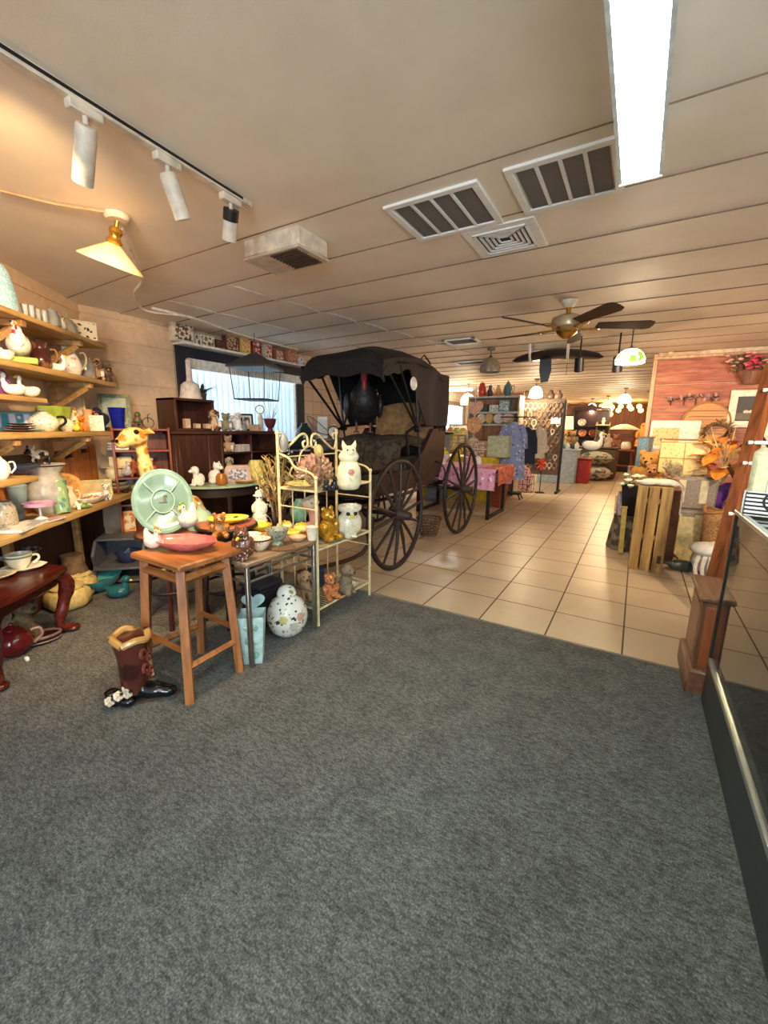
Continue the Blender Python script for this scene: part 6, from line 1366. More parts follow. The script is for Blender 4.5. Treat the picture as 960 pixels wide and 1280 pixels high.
# things on the hutch shelves
for (px, z, n, lb, kind, h, m_) in ((264, 1.10, 'plush_monkey', 'tan plush monkey with white tag on the upper hutch shelf', 'bear', 24, cloth((190, 160, 130))), (268, .86, 'plush_rabbit', 'pale plush dog hanging its feet off the lower hutch shelf', 'dog', 24, cloth((206, 186, 160)))):
    p = pX(px, 560, -4.10); p = Vector((-4.10, max(p.y, hym+.10), z+.001)); fig(n, lb, 'plush toy', p, min(.2, h*k_(p)), kind, m_, rz=face(p, .1), tagcard=True)
for i, (px, c_) in enumerate(((283, (150, 84, 60)), (295, (226, 222, 214)), (306, (220, 218, 210)))):
    p = pX(px, 560, -4.12); p = Vector((-4.14, p.y, 1.101)); cartons('shelf_box', ['rust-brown box on the upper hutch shelf', 'white box left of the shelf divider in the hutch', 'white box right of its twin on the upper hutch shelf'][i], 'box', p, .11, .085, .1, plain(c_, .5), plain(dk(c_, .9), .5), PI/2)
# hanging wire basket with a dark pyramid roof
p = pX(320, 470, -3.95); kk = k_(p); t = thing('hanging_birdcage', 'wire birdcage with a dark pyramid roof hanging before the window', 'birdcage', p, .35)
w, h = 23*kk, 34*kk; WIRE = plain((40, 40, 44), .5)
m = MB(); a, b = w*1.12, w*.5; z0, z1 = h*.30, h*.80
m.add([(-a, -a, z0), (a, -a, z0), (a, a, z0), (-a, a, z0), (-a*.12, -a*.12, z1), (a*.12, -a*.12, z1), (a*.12, a*.12, z1), (-a*.12, a*.12, z1), (-a, -a, z0-.02), (a, -a, z0-.02), (a, a, z0-.02), (-a, a, z0-.02)], [(0, 1, 5, 4), (1, 2, 6, 5), (2, 3, 7, 6), (3, 0, 4, 7), (4, 5, 6, 7), (8, 9, 1, 0), (9, 10, 2, 1), (10, 11, 3, 2), (11, 8, 0, 3), (11, 10, 9, 8)]); m.build('roof', plain((58, 58, 64), .5), t)
bt = -h*.85; q = w*.86; m = MB()
for s_ in ((-1, -1), (1, -1), (1, 1), (-1, 1)): m.cyl((s_[0]*w*.98, s_[1]*w*.98, z0-.02), (s_[0]*q, s_[1]*q, bt), .006, n=5)
m.tube([(-q, -q, bt), (q, -q, bt), (q, q, bt), (-q, q, bt)], .008, 5, closed=True); m.build('frame', WIRE, t)
m = MB()
for sd in range(4):
    for i in range(1, 9):
        u = -1+2*i/9; A = Matrix.Rotation(sd*PI/2, 3, 'Z'); m.cyl(A @ Vector((u*w*.98, -w*.98, z0-.02)), A @ Vector((u*q, -q, bt)), .0018, n=4)
m.build('cage_wires', plain((110, 112, 116), .5), t); MB().bx(-q, q, -q, q, bt-.006, bt, .002).build('floor_tray', WIRE, t)
MB().cyl((0, 0, z1), (0, 0, cz(p.x, p.y)-p.z-.014), .004).build('hanging_wire', WIRE, t)
# dark sewing-machine-like things with looping wire near the carriage, on a low dark stand
p = Vector((-4.05, 4.75, 0)); st = thing('dark_stand', 'dark cabinet between the hutch and the carriage', 'cabinet', p); MB().box((0, 0, .52), (.5, .7, 1.04), .01).build('body', plain((30, 24, 22), .5), st); MB().box((0, 0, 1.06), (.54, .74, .035), .008).build('top_board', plain((36, 28, 26), .45), st); MB().box((.252, 0, .5), (.012, .6, .8), .004).build('door', plain((38, 30, 27), .5), st)
sz = 1.079
q = pX(356, 560, -3.95); q = Vector((-3.95, min(max(q.y, 4.45), 5.05), sz)); k = k_(q)
jr = pot('green_jar', 'dark green glass oil lamp base on the dark cabinet', 'oil lamp', q, 22*k, 34*k, P_GINGER, plain((34, 52, 46), .12), open_=False, handle=('one', plain((120, 130, 130), .3))); MB().lathe([(0, 0), (7*k, 0), (6*k, 3*k), (0, 4*k)], 16).build('foot', plain((190, 200, 200), .3), jr)
q = pX(379, 545, -3.9); q = Vector((-3.88, 4.98, sz)); k = k_(q); t = thing('wire_sculpture', 'looping dark wire sculpture with a round pale disc near the carriage', 'sculpture', q, .6)
m = MB(); m.tube(curve([(-.02, 0, 0.006), (0, 0, .2), (-.30, 0, .46), (-.36, 0, .44), (-.2, 0, .25), (.1, 0, .18), (.34, 0, .02), (.42, 0, .10), (.34, 0, .16)], 6), .007, 5); m.build('wire', BLACKM, t); MB().lathe([(0, -.008), (.075, -.008), (.08, 0), (.07, .01), (0, .006)], 20).build('disc', plain((190, 186, 180), .3), t); bpy.data.objects['disc'].rotation_euler = (PI/2, 0, 0); bpy.data.objects['disc'].location = (.02, -.02, .26); MB().ring((.02, -.02, .26), .08, .010, 'y', 22, 6).build('disc_rim', BLACKM, t)
MB().lathe([(0, 0), (.08, 0), (.07, .012), (0, .014)], 18).build('base', BLACKM, t)
# half-round green-topped console with white dogs
GZ = .80; gc = pz(262, 600, GZ); GE = pz(315, 601, GZ); gcen = Vector((-3.74, 3.05, 0))
gt = thing('halfround_table', 'dark half-round table with a pale green edge beside the bookcase', 'table', gcen, math.radians(0)); gw = .55
pts = [(.02-.24, -gw)]+[(-.20+.46*math.cos(a), gw*math.sin(a)) for a in [(-90+180*i/20)*PI/180 for i in range(21)]]+[(.02-.24, gw)]
MB().prism(pts, GZ-.022, GZ).build('tabletop', plain((168, 190, 164), .3), gt)
sc_ = lambda f: [(-.20+(x+.20)*f, y*f) for x, y in pts]
MB().prism(sc_(.9), GZ-.12, GZ-.0225).build('apron', plain((40, 28, 24), .5), gt)
for (x, y) in ((-.16, -.42), (-.16, .42), (.16, -.2), (.16, .2)): MB().tube([(x, y, GZ-.1), (x*1.02, y*1.02, 0)], .026, 6, r2=.018).build('leg', plain((48, 32, 26), .5), gt)
gz = GZ+.001
def onG(px, py): return pz(px, py, gz)
def clampG(p): return Vector((min(max(p.x, -3.93), -3.58), min(max(p.y, 2.5), 3.45), gz))
for i, (px, py, kd, h, of) in enumerate(((222, 598, 'dog', 26, -1.2), (240, 599, 'dog', 28, 1.0))):
    p = Vector((gcen.x-.06, gcen.y-.40+.22*i, gz)); fig('porcelain_dog', ['white porcelain dog at the left on the green half-round table', 'white porcelain dog with raised head nearest the amber pot'][i], 'figurine', p, h*k_(p), kd, GWHITE, ears='up' if i else None, off=of)
p = Vector((gcen.x+.08, gcen.y-.22, gz)); k = k_(p); pot('amber_pot', 'small amber-brown round pot on the half-round table', 'pot', p, 14*k, 14*k, P_JAR, glaze((170, 104, 40)))
p = Vector((gcen.x+.02, gcen.y+.04, gz)); k = k_(p); hb_ = thing('handbag_ornament', 'pinkish handbag-shaped ornament with a blue scene on the half-round table', 'ornament', p, face(p)); MB().prismY([(-16*k, 0), (16*k, 0), (15*k, 16*k), (12*k, 21*k), (-12*k, 21*k), (-15*k, 16*k)], -5*k, 5*k).build('body', glaze((206, 178, 166)), hb_); MB().prismY([(-11*k, 3*k), (11*k, 3*k), (10*k, 16*k), (-10*k, 16*k)], -5.6*k, -5*k).build('painted_scene', pic((206, 206, 210), (90, 104, 130), (190, 170, 160)), hb_)
p = Vector((gcen.x+.16, gcen.y+.02, gz)); k = k_(p); flatdish('tan_dish', 'small tan dish before the handbag ornament', 'dish', p, 26*k, 4*k, glaze((206, 160, 110)))
p = Vector((gcen.x+.03, gcen.y+.30, gz)); k = k_(p); yp = pot('yellow_pitcher', 'pale yellow relief pitcher at the right end of the half-round table', 'pitcher', p, 22*k, 24*k, P_JAR, spots((226, 210, 120), (196, 206, 130), 26, .34), handle=('one', glaze((200, 210, 150))), lobes=8, amp=.04)
# leafy stems of pale berries behind it
p = Vector((-3.58, 3.78, 0)); bs = thing('berry_plant', 'tall spray of pale berry stems in a floor pot behind the yellow pitcher', 'plant', p)
MB().lathe([(0, 0), (.12, 0), (.16, .3), (.15, .3), (0, .28)], 18).build('pot', plain((84, 60, 48), .6), bs); r4 = random.Random(8)
for i in range(11):
    a = r4.uniform(0, 6.28); s_ = r4.uniform(.05, .22); hh = r4.uniform(.85, 1.22); m = MB(); m.tube(curve([(0, 0, .25), (s_*.3*math.cos(a), s_*.3*math.sin(a), hh*.6), (s_*math.cos(a), s_*math.sin(a), hh)], 4), .004, 4)
    for j in range(12): u = .55+.45*j/12; m.ell((s_*u*math.cos(a)+r4.uniform(-.04, .04), s_*u*math.sin(a)+r4.uniform(-.04, .04), hh*u), .015, 6, 5)
    m.build('berry_stem', plain((212, 212, 192), .6, 0, .3), bs)
# white cup and stuff on the far window sill left of the carriage seat
for (px, py, n, lb, w, h, c_) in ((403, 530, 'white_carton', 'tall white carton seen between the carriage hood struts', 12, 26, (226, 230, 226)),):
    p = pX(px, py, -4.3); p = Vector((-4.3, p.y, 1.0)); k = k_(p)
    fs = thing('far_cabinet', 'low dark cabinet against the left wall beyond the carriage', 'cabinet', (-4.25, max(p.y+.1, 5.95), 0)); MB().box((0, 0, .6), (.36, 1.5, 1.2), .01).build('body', plain((96, 84, 74), .6), fs); MB().box((0, 0, 1.215), (.38, 1.54, .03), .006).build('top_board', plain((120, 104, 92), .5), fs); MB().box((.182, .0, .6), (.01, 1.3, 1.0), .004).build('door', plain((88, 76, 66), .6), fs)
    p.z = 1.232; cartons(n, lb, 'box', p, w*k, h*k, .1, plain(c_, .5), plain(dk(c_, .92), .5))
    q = p+Vector((0, .28, 0)); pot('striped_canister', 'pale canister beside the white carton beyond the carriage seat', 'canister', q, .16, .2, P_JAR, spots((210, 200, 150), (120, 120, 80), 18, .35), lid=IVORY)
# ================================================================== BEYOND THE CARRIAGE
def floorY(px, Y): q = pY(px, 600, Y); return Vector((q.x, Y, 0))
def fabric(a, b, sc=14): return patch(a, b, sc, .5, .9)
# pink-covered table
t = thing('folding_table', 'black-legged table under a pink patterned cloth behind the far carriage wheel', 'table', (-2.5, 6.8, 0))
for (x, y) in ((.60, -.42), (.60, .42), (-.62, -.42), (-.62, .42)): MB().box((x, y, .38), (.055, .055, .76), .006).build('leg', BLACKM, t)
for x in (.60, -.62): MB().box((x, 0, .03), (.05, .80, .05), .006).build('foot_bar', BLACKM, t); MB().box((x, 0, .74), (.05, .80, .04), .006).build('cross_bar', BLACKM, t)
MB().box((0, 0, .785), (1.36, .94, .03), .006).build('tabletop', plain((90, 60, 50), .5), t)
PINKC = spots((222, 160, 190), (190, 96, 140), 16, .36, .9, (240, 214, 226)); REDC = spots((206, 110, 84), (150, 60, 60), 16, .36, .9, (232, 190, 150))
def drape(name, label, x0, x1, y0, y1, z, dx, dy, m_, dl=None):
    dl = dx if dl is None else dl
    m = MB()
    def f(u, v):
        X = x0-dl+(x1-x0+dx+dl)*u; Y = y0-dy+(y1-y0+2*dy)*v; zz = z
        ox = max(0, x0-X, X-x1); oy = max(0, y0-Y, Y-y1); o = max(ox, oy)
        X = min(max(X, x0-.012), x1+.012); Y = min(max(Y, y0-.012), y1+.012)
        w = .018*math.sin(26*X+9*Y)*min(1, o*6)
        if oy >= ox and o > 0: Y += math.copysign(abs(w)+.01, Y-(y0+y1)/2)
        elif o > 0: X += math.copysign(abs(w)+.01, X-(x0+x1)/2)
        return (X, Y, zz-o)
    m.sheet(f, 46, 40, .008); o = m.build(name, m_, ang=60); tag(o, label, 'tablecloth'); return o
drape('tablecloth', 'pink paisley cloth hanging over the black-legged table', -3.20, -1.805, 6.32, 7.28, .812, .02, .33, PINKC)
drape('tablecloth', 'orange-red patterned cloth over the right end of the pink-covered table', -2.0, -1.785, 6.33, 7.27, .823, .26, .02, REDC, 0)
# objects on it
tz2 = .818
p = Vector((-3.02, 6.5, tz2)); k = k_(p)
p = pY(553, 585, 6.7); p.z = tz2; k = k_(p); lk = pot('lemon_bowl', 'white footed bowl with yellow lemons at the left end of the pink table', 'bowl', p, 18*k, 12*k, P_FOOT, GWHITE)
for (x, y, z) in ((-.05, 0, 0), (.05, .02, 0), (0, -.03, .01), (0, .02, .06)): MB().ell((x, y, 13*k+z), (.05, .045, .04), 10, 7).build('fruit', glaze((226, 220, 60)), lk)
for i, (px, c_, h) in enumerate(((585, (222, 150, 180), 8), (597, (236, 226, 226), 9))):
    p = pY(px, 585, 6.9); p.z = tz2; k = k_(p); pot('candle_jar', ['small pink jar in the middle of the pink table', 'small white jar right of the pink jar on the pink table'][i], 'jar', p, 9*k, h*k, P_JAR, glaze(c_), lid=glaze(c_))
# yellow table
YT = plain((214, 190, 34), .5)
t = thing('yellow_table', 'bright yellow slab-sided table behind the pink one', 'table', (-3.12, 8.35, 0)); MB().box((0, 0, .85), (1.5, .7, .03), .006).build('tabletop', YT, t)
for x in (-.74, .74): MB().box((x, 0, .417), (.03, .68, .835), .006).build('side_panel', YT, t)
MB().box((0, -.33, .417), (1.44, .03, .835), .006).build('front_panel', plain((206, 180, 30), .5), t)
for i, (px, z, c_, lb) in enumerate(((597, 0, (150, 110, 90), 'brown and cream gift box at the bottom of the stack on the yellow table'), (597, .16, (170, 140, 116), 'upper patterned box of the stack on the yellow table'))):
    p = pY(px, 565, 8.3); p.z = .866+z; cartons('storage_box', lb, 'box', p, .40, .15, .26, plain(c_, .5), pic(c_, (226, 206, 180), (110, 70, 60)), 0, None, IVORY if not z else None)
p = pY(624, 560, 8.4); p.z = .866; MBx = cartons('sage_box', 'pale sage-green box standing on the yellow table', 'box', p, .42, .42, .26, plain((176, 184, 150), .5), plain((182, 190, 158), .5), 0)
p = pY(571, 578, 8.2); p.z = .866; pot('yellow_jug', 'bright yellow jug near the left end of the yellow table', 'jug', p, .16, .2, P_JUG, YEL, handle=('one', YEL))
# terracotta pot on the floor
p = Vector((-2.38, 8.95-1.2, 0)); p = floorY(624, 7.62); pot('terracotta_pot', 'brown-red square floor pot beside the pink table', 'planter', p, .42, .56, P_FLARE, plain((140, 66, 44), .6), n=4, rz=.5)
# tall grey pedestal with black top behind the carriage
p = floorY(547, 7.7); t = thing('pedestal', 'tall blue-grey pedestal with a black cap right behind the carriage', 'pedestal', p); MB().box((0, 0, .65), (.30, .42, 1.3), .01).build('body', plain((138, 148, 164), .5), t); MB().box((0, 0, 1.325), (.40, .52, .05), .015).build('cap', BLACKM, t); MB().box((0, 0, .03), (.34, .46, .06), .01).build('base', plain((110, 120, 136), .5), t)
# greeting-card rack
p = floorY(563, 9.05); t = thing('card_rack', 'tiered rack of yellow and cream cards left of the far shelf unit', 'rack', p); MB().box((0, .12, .7), (.62, .04, 1.4), .006).build('back_panel', plain((190, 170, 130), .6), t)
r5 = random.Random(11)
for j in range(4):
    z = .78+.17*j; MB().box((0, -.10+.045*j, z), (.62, .14, .02), .004).build('tier', plain((214, 200, 170), .6), t)
    for i in range(4): 
        c_ = [(236, 206, 110), (226, 214, 186), (206, 150, 70), (170, 180, 120)][(i+j*3) % 4]; m = MB(); m.T = TR((-.225+.15*i, -.10+.045*j, z+.078), rx=-.2); m.box((0, 0, 0), (.12, .012, .13), .001); m.build('card', pic(c_, dk(c_, .7), (236, 230, 214)), t)
p = floorY(575, 8.45); t = thing('sign_board', 'small black and white framed sign above the card rack', 'sign', pY(575, 538, 9.6)); t.location = Vector((t.location.x, 9.6, t.location.z)); MB().box((0, 0, 0), (.5, .03, .26), .004).build('panel', pic((232, 232, 230), (214, 214, 214), (90, 90, 90)), t)
m = MB()
for s_ in (-1, 1): m.box((0, 0, s_*.13), (.54, .04, .025)); m.box((s_*.26, 0, 0), (.025, .04, .26))
m.build('frame', BLK, t); MB().box((0, .05, -.74), (.05, .05, 1.5-.04*0), .006).build('post', plain((150, 140, 130), .5), t); bpy.data.objects['post'].location.z = 0; MB().box((0, .05, -t.location.z+.015), (.3, .3, .03), .006).build('base', plain((120, 110, 100), .5), t)
MB().box((0, .05, (-t.location.z-1.49)/2-.0), (.05, .05, max(.02, t.location.z-1.45)), .004).build('post', plain((150, 140, 130), .5), t)
# tall shelf unit
U0, U1 = pY(590, 500, 9.3).x, pY(652, 500, 9.3).x; uw = U1-U0; t = thing('shelf_unit', 'tall wood-backed shelf unit with pale grey-blue shelves beyond the tables', 'shelf unit', ((U0+U1)/2, 9.3, 0)); UO = t.location.copy()
MB().box((0, .2, 1.1), (uw, .03, 2.2), .004).build('back_panel', wood((206, 150, 110), (170, 112, 78), 'z', .3), t)
for s_ in (-1, 1): MB().box((s_*uw/2, 0, 1.06), (.04, .40, 2.12), .006).build('side_post', plain((206, 190, 170), .5), t)
UZ = [pY(620, y, 9.3).z for y in (496, 515, 530, 553)]
for z in UZ+[.5]: MB().box((0, -.02, z-.02), (uw-.04, .40, .04), .006).build('shelf', plain((176, 192, 204), .5), t)
def onU(px, lev, dy=-.08): q = pY(px, 500, 9.3+dy); return Vector((q.x, 9.3+dy, UZ[lev]+.001))
for (px, w, h, n, lb, c_, pf, hd) in ((602, 10, 15, 'red_canister', 'red-orange canister at the left on top of the far shelf unit', (196, 70, 50), P_JAR, 1), (612, 7, 12, 'dark_jug', 'dark purple jug second on top of the far shelf unit', (70, 50, 70), P_JUG, 1), (622, 7, 13, 'tan_bottle', 'tan bottle third on top of the far shelf unit', (196, 150, 96), P_VASE, 0), (634, 11, 16, 'teal_teapot', 'teal teapot at the right on top of the far shelf unit', (70, 110, 120), P_TEAPOT, 1)):
    p = onU(px, 0); k = k_(p); pot(n, lb, 'jar', p, w*k, h*k, pf, glaze(c_), handle=('one', glaze(c_)) if hd else None, open_=False, lid=glaze(c_) if hd else None)
for (px, w, h, n, lb, c_, pn) in ((605, 13, 9, 'dark_box', 'dark green box on the second shelf of the far unit', (66, 78, 76), (80, 96, 92)), (619, 11, 8, 'house_box', 'white house-shaped box left of the tall blue-grey one', (226, 230, 234), (120, 130, 140)), (632, 13, 14, 'tall_box', 'tall blue-grey box with white houses on the second shelf of the far unit', (110, 140, 154), (226, 232, 236))):
    p = onU(px, 1); k = k_(p); cartons(n, lb, 'box', p, w*k, h*k, .16, plain(c_, .5), pic(c_, pn, c_), 0)
for i, (px, w, c_) in enumerate(((603, 11, (232, 222, 200)), (613, 10, (222, 184, 120)), (625, 13, (226, 214, 214)), (637, 14, (222, 196, 170)))):
    p = onU(px, 2); k = k_(p); platter('display_plate', ['cream plate at the left of the third shelf of the far unit', 'golden plate second on the third shelf of the far unit', 'pale pink plate third on the third shelf of the far unit', 'peach plate at the right of the third shelf of the far unit'][i], 'plate', p, w*k, (12+i % 2)*k, spots(c_, dk(c_, .72), 30, .3), 1.35, group='display plates on the far shelf unit')
p = onU(630, 3); k = k_(p); cartons('blue_tin', 'light blue tin under the plates on the far shelf unit', 'tin', p, 24*k, 9*k, .2, plain((136, 176, 206), .4), plain((170, 200, 220), .4), 0)
# hanging heart and round wooden signs down the left of the unit
q = pY(594, 510, 8.95); t = thing('hanging_signs', 'string of heart and round painted plaques hanging left of the far shelf unit', 'wall hanging', q)
MB().tube([(0, 0, .4), (0, 0, -.75)], .008, 5).build('cord', IVORY, t)
m = MB(); pts = [(.011*16*math.sin(a)**3, .012*(13*math.cos(a)-5*math.cos(2*a)-2*math.cos(3*a)-math.cos(4*a))) for a in [2*PI*i/24 for i in range(24)]]; m.prismY(pts, -.012, .012); m.build('heart', plain((226, 184, 170), .5), t)
for (z, r, c_) in ((-.36, .17, (226, 170, 130)), (-.75, .12, (214, 220, 214))): m = MB(); m.T = TR((0, 0, z), rx=PI/2); m.lathe([(0, -.012), (r, -.012), (r, .012), (0, .012)], 24); m.build('disc', pic(c_, dk(c_, .8), (236, 220, 200)), t)
MB().cyl((0, 0, .4), (0, 0, CZ-q.z-.013), .006, n=5).build('hanging_cord', IVORY, t)
# clothes stand
p = floorY(641, 8.75); t = thing('clothes_stand', 'black-footed clothes stand hung with dresses', 'clothes rack', p); MB().cyl((0, 0, .05), (0, 0, 1.66), .016).build('pole', BLACKM, t)
MB().box((0, 0, .12), (.36, .22, .05), .01).build('base_tray', BLACKM, t)
for (x, y) in ((-.2, -.12), (.2, -.12), (-.2, .12), (.2, .12)): MB().tube([(x*.7, y*.7, .12), (x, y, 0)], .014, 6).build('leg', BLACKM, t)
MB().tube([(-.34, 0, 1.66), (.34, 0, 1.66)], .014, 6).build('cross_bar', BLACKM, t)
def garment(x, w, z0, z1, label, m_, y=0, fl=1.25):
    q = p+Vector((x, y, 0)); g = thing('dress', label, 'garment', q); m = MB()
    def f(u, v):
        a = 2*PI*u; ww = w*(.42+.58*min(1, v*4))*(1+(fl-1)*v); d = .07+.04*v
        if v < .02: ww *= .5
        return (ww*math.cos(a)*(1+.06*math.sin(9*a)*v), d*math.sin(a)*(1+.2*math.sin(7*a)*v), z1-(z1-z0)*v)
    m.sheet(f, 36, 14, .006); m.build('body', m_, g, ang=70)
    for s_ in (-1, 1): MB().tube([(s_*w*.62, 0, z1-.06), (s_*w*1.0, .0, z1-.25), (s_*w*1.15, 0, z1-.52)], [.07, .065, .06], 10).build('sleeve', m_, g)
    MB().tube(curve([(-w*.7, 0, z1-.02), (0, 0, z1+.06), (w*.7, 0, z1-.02)], 4), .008, 5).build('hanger', STEEL, g); return g
garment(-.20, .15, .62, 1.5, 'long white dress at the left of the clothes stand', cloth((206, 214, 220)), .19)
garment(-.03, .22, .42, 1.56, 'blue and violet paisley dress at the front of the clothes stand', spots((130, 146, 190), (110, 84, 140), 18, .38, .9, (186, 190, 214)), -.15)
garment(.20, .15, .74, 1.46, 'dark navy garment at the right of the clothes stand', cloth((34, 42, 60)), .04)
garment(.40, .11, .85, 1.48, 'beige top behind the navy garment on the clothes stand', cloth((206, 190, 170)), .2)
# jewellery stand
jp = floorY(668, 10.2); t = thing('jewellery_stand', 'tall pegboard stand crowded with dark necklaces and carved ornaments', 'display stand', jp); jw = 1.05
MB().box((0, 0, 1.25), (jw, .05, 1.7), .006).build('board', plain((104, 88, 72), .7), t)
for x in (-jw/2, jw/2): MB().box((x, 0, 1.03), (.05, .07, 2.06), .006).build('upright', BLACKM, t); MB().box((x, 0, .025), (.06, .5, .05), .008).build('foot', BLACKM, t)
r6 = random.Random(21); orn = [plain((86, 66, 52), .4), plain((120, 100, 84), .4), plain((60, 46, 42), .4), plain((206, 190, 166), .5), plain((156, 120, 86), .4)]
for j in range(8):
    for i in range(9):
        x = -jw/2+.10+.105*i; z = 2.0-.19*j; m_ = orn[r6.randrange(5)]; m = MB(); R_ = r6.uniform(.036, .054)
        m.ring((x, -.045, z-.05), R_, .011, 'y', 14, 5, ry=R_*1.4); m.ell((x, -.05, z-.06-R_*1.4), (.022, .014, .03), 8, 6); m.build('necklace', m_, t)
for x in (-.33, -.05, .2, .36): m = MB(); m.ell((x, 0, 2.16), (.09, .05, .09)); m.ell((x, 0, 2.24), (.05, .04, .06)); m.build('carved_head', orn[r6.randrange(3)], t)
MB().box((.36, -.05, 1.62), (.2, .012, .14), .002).build('white_card', WHITE, t)
q = jp+Vector((.18, -.24, 0)); ff = thing('paper_flower', 'orange-red paper flower on a wire stand before the jewellery stand', 'flower', q); MB().cyl((0, 0, .0), (0, 0, .62), .010).build('stem', IRON, ff); m = MB()
for i in range(8): leaf(m, (0, -.01, .66), (math.cos(i*PI/4), -.3, math.sin(i*PI/4)), .15, .05, .1)
m.build('petals', plain((222, 84, 50), .6), ff); MB().lathe([(0, 0), (.12, 0), (.1, .02), (0, .03)], 16).build('base', IRON, ff)
q = jp+Vector((-.22, -.3, 0)); wg = thing('wire_basket', 'low wire grid basket on the floor before the jewellery stand', 'basket', q)
for s_ in (-1, 1):
    m = MB()
    for i in range(6): m.cyl((-.25+.1*i, s_*.12, 0.004), (-.25+.1*i, s_*.12, .36), .006, n=4)
    for z in (.008, .18, .36): m.cyl((-.25, s_*.12, z), (.25, s_*.12, z), .006, n=4)
    m.build('grid', IRON, wg)
m = MB()
for x in (-.25, .25): 
    for z in (.01, .36): m.cyl((x, -.12, z), (x, .12, z), .006, n=4)
m.build('end_wires', IRON, wg)
bgp = q+Vector((0, 0, .012)); bg_ = thing('pattern_bag', 'pink and brown patterned cloth bag standing in the wire grid basket', 'bag', bgp); MB().lathe([(.15, 0), (.2, .05), (.2, .4), (.14, .55), (.12, .55)], 18, sy=.5).build('body', spots((206, 160, 160), (110, 70, 70), 22, .4, .9), bg_); MB().ring((0, 0, .55), .11, .012, 'y', 18, 5, a0=0, a1=PI).build('handle', plain((110, 70, 60), .8), bg_)
# grey-blue counter with teapots
cp = floorY(694, 12.2); t = thing('grey_counter', 'plain blue-grey counter facing the aisle', 'counter', (cp.x, 12.5, 0)); MB().box((0, 0, .44), (.98, .7, .88), .012).build('body', plain((158, 172, 178), .45), t); MB().box((0, 0, .90), (1.04, .76, .04), .01).build('countertop', plain((176, 186, 190), .4), t)
r7 = random.Random(4)
for i in range(9):
    x = cp.x-.44+.11*i; c_ = [(130, 160, 150), (206, 206, 200), (60, 80, 84), (226, 222, 210), (90, 120, 110)][i % 5]; pot('teapot', ['sea-green teapot at the left end of the grey counter', 'pale grey teapot second from the left on the grey counter', 'dark teal teapot third from the left on the grey counter', 'cream teapot fourth from the left on the grey counter', 'green teapot in the middle of the grey counter', 'sea-green teapot right of the middle of the grey counter', 'pale grey teapot third from the right on the grey counter', 'dark teal teapot second from the right on the grey counter', 'cream teapot at the right end of the grey counter'][i], 'teapot', (x, 12.36+.14*(i % 2), .921), .12, .13+.02*(i % 3), P_TEAPOT, glaze(c_), open_=False, lid=glaze(c_), spout=glaze(c_), rz=i, group='teapots along the grey counter')
p = floorY(711, 12.7); t = thing('red_bin', 'bright red bin at the right side of the grey counter', 'bin', p+Vector((.36, 0, 0))); MB().box((0, 0, .32), (.30, .5, .64), .02).build('body', plain((190, 40, 40), .4), t); MB().box((0, 0, .66), (.33, .53, .04), .012).build('rim', plain((160, 30, 32), .4), t)
# table lamp and clutter on a dark display behind
dp = Vector((cp.x+.4, 14.6, 0)); t = thing('display_bench', 'brown cloth-covered bench piled with bears behind the grey counter', 'bench', dp); MB().box((0, 0, .45), (1.9, 1.0, .9), .05).build('body', plain((92, 78, 66), .8), t); MB().box((0, 0, .915), (1.96, 1.06, .03), .012).build('top', plain((110, 92, 74), .8), t)
for i, (x, y, h, kd, c_) in enumerate(((-.85, 0, .36, 'bear', (190, 150, 104)), (-.62, .1, .5, 'bear', (170, 130, 88)), (-.40, .26, .5, 'bear', (150, 120, 90)), (-.52, -.28, .30, 'dog', (206, 176, 134)), (.42, .0, .5, 'bear', (120, 110, 90)), (.66, -.2, .42, 'person', (206, 180, 160)), (.85, .05, .40, 'bear', (176, 120, 90)))):
    fig('teddy_bear', ['light tan teddy at the far left of the brown bench', 'tan teddy second from the left on the brown bench', 'tallest brown teddy left of the table lamp', 'pale plush dog at the front of the brown bench', 'grey-brown teddy right of the table lamp', 'cream-clothed doll on the brown bench', 'reddish teddy at the right end of the brown bench'][i], 'plush toy', dp+Vector((x, y, .931)), h, kd, cloth(c_), off=.2)
lp_ = dp+Vector((.12, .0, .931)); p = pY(707, 545, 14.6); lp_.x = p.x; tl = thing('table_lamp', 'table lamp with a square cream shade and slender stem beyond the grey counter', 'lamp', lp_); MB().lathe([(0, 0), (.12, 0), (.1, .03), (.03, .05), (.022, .62), (0, .62)], 16).build('base', plain((206, 180, 130), .4), tl); m = MB(); a, b, z0, z1 = .19, .155, .52, .92
m.add([(-a, -a, z0), (a, -a, z0), (a, a, z0), (-a, a, z0), (-b, -b, z1), (b, -b, z1), (b, b, z1), (-b, b, z1)], [(0, 1, 5, 4), (1, 2, 6, 5), (2, 3, 7, 6), (3, 0, 4, 7)]); m.build('lamp_shade', emit((250, 226, 160), .7), tl); MB().ell((0, 0, .72), .05).build('bulb', emit((255, 226, 170), 6), tl)
# pink ornament post, dark cabinet, wheel-like chest, etc.
p = floorY(696, 16.6); t = thing('doll_tower', 'tall pink and white quilted post behind the teddies', 'display post', p); MB().lathe([(.0, 0), (.3, 0), (.3, .05), (.12, .08), (.12, 1.0), (.18, 1.05), (.2, 1.75), (.16, 1.8), (0, 1.82)], 18).build('post', spots((226, 196, 186), (190, 130, 120), 8, .4, .8), t); MB().ell((0, 0, 1.85), (.13, .13, .10)).build('finial', plain((214, 180, 160), .7), t)
DKC = wood((58, 24, 20), (36, 14, 12), 'z', .4)
p = floorY(730, 15.9); t = thing('dark_dresser', 'tall dark red-brown dresser with plates under the string lights', 'cabinet', p); MB().box((0, .2, 1.05), (1.1, .04, 2.1), .01).build('back_panel', DKC, t)
for x in (-.55, .55): MB().box((x, 0, 1.05), (.05, .44, 2.1), .008).build('side_panel', DKC, t)
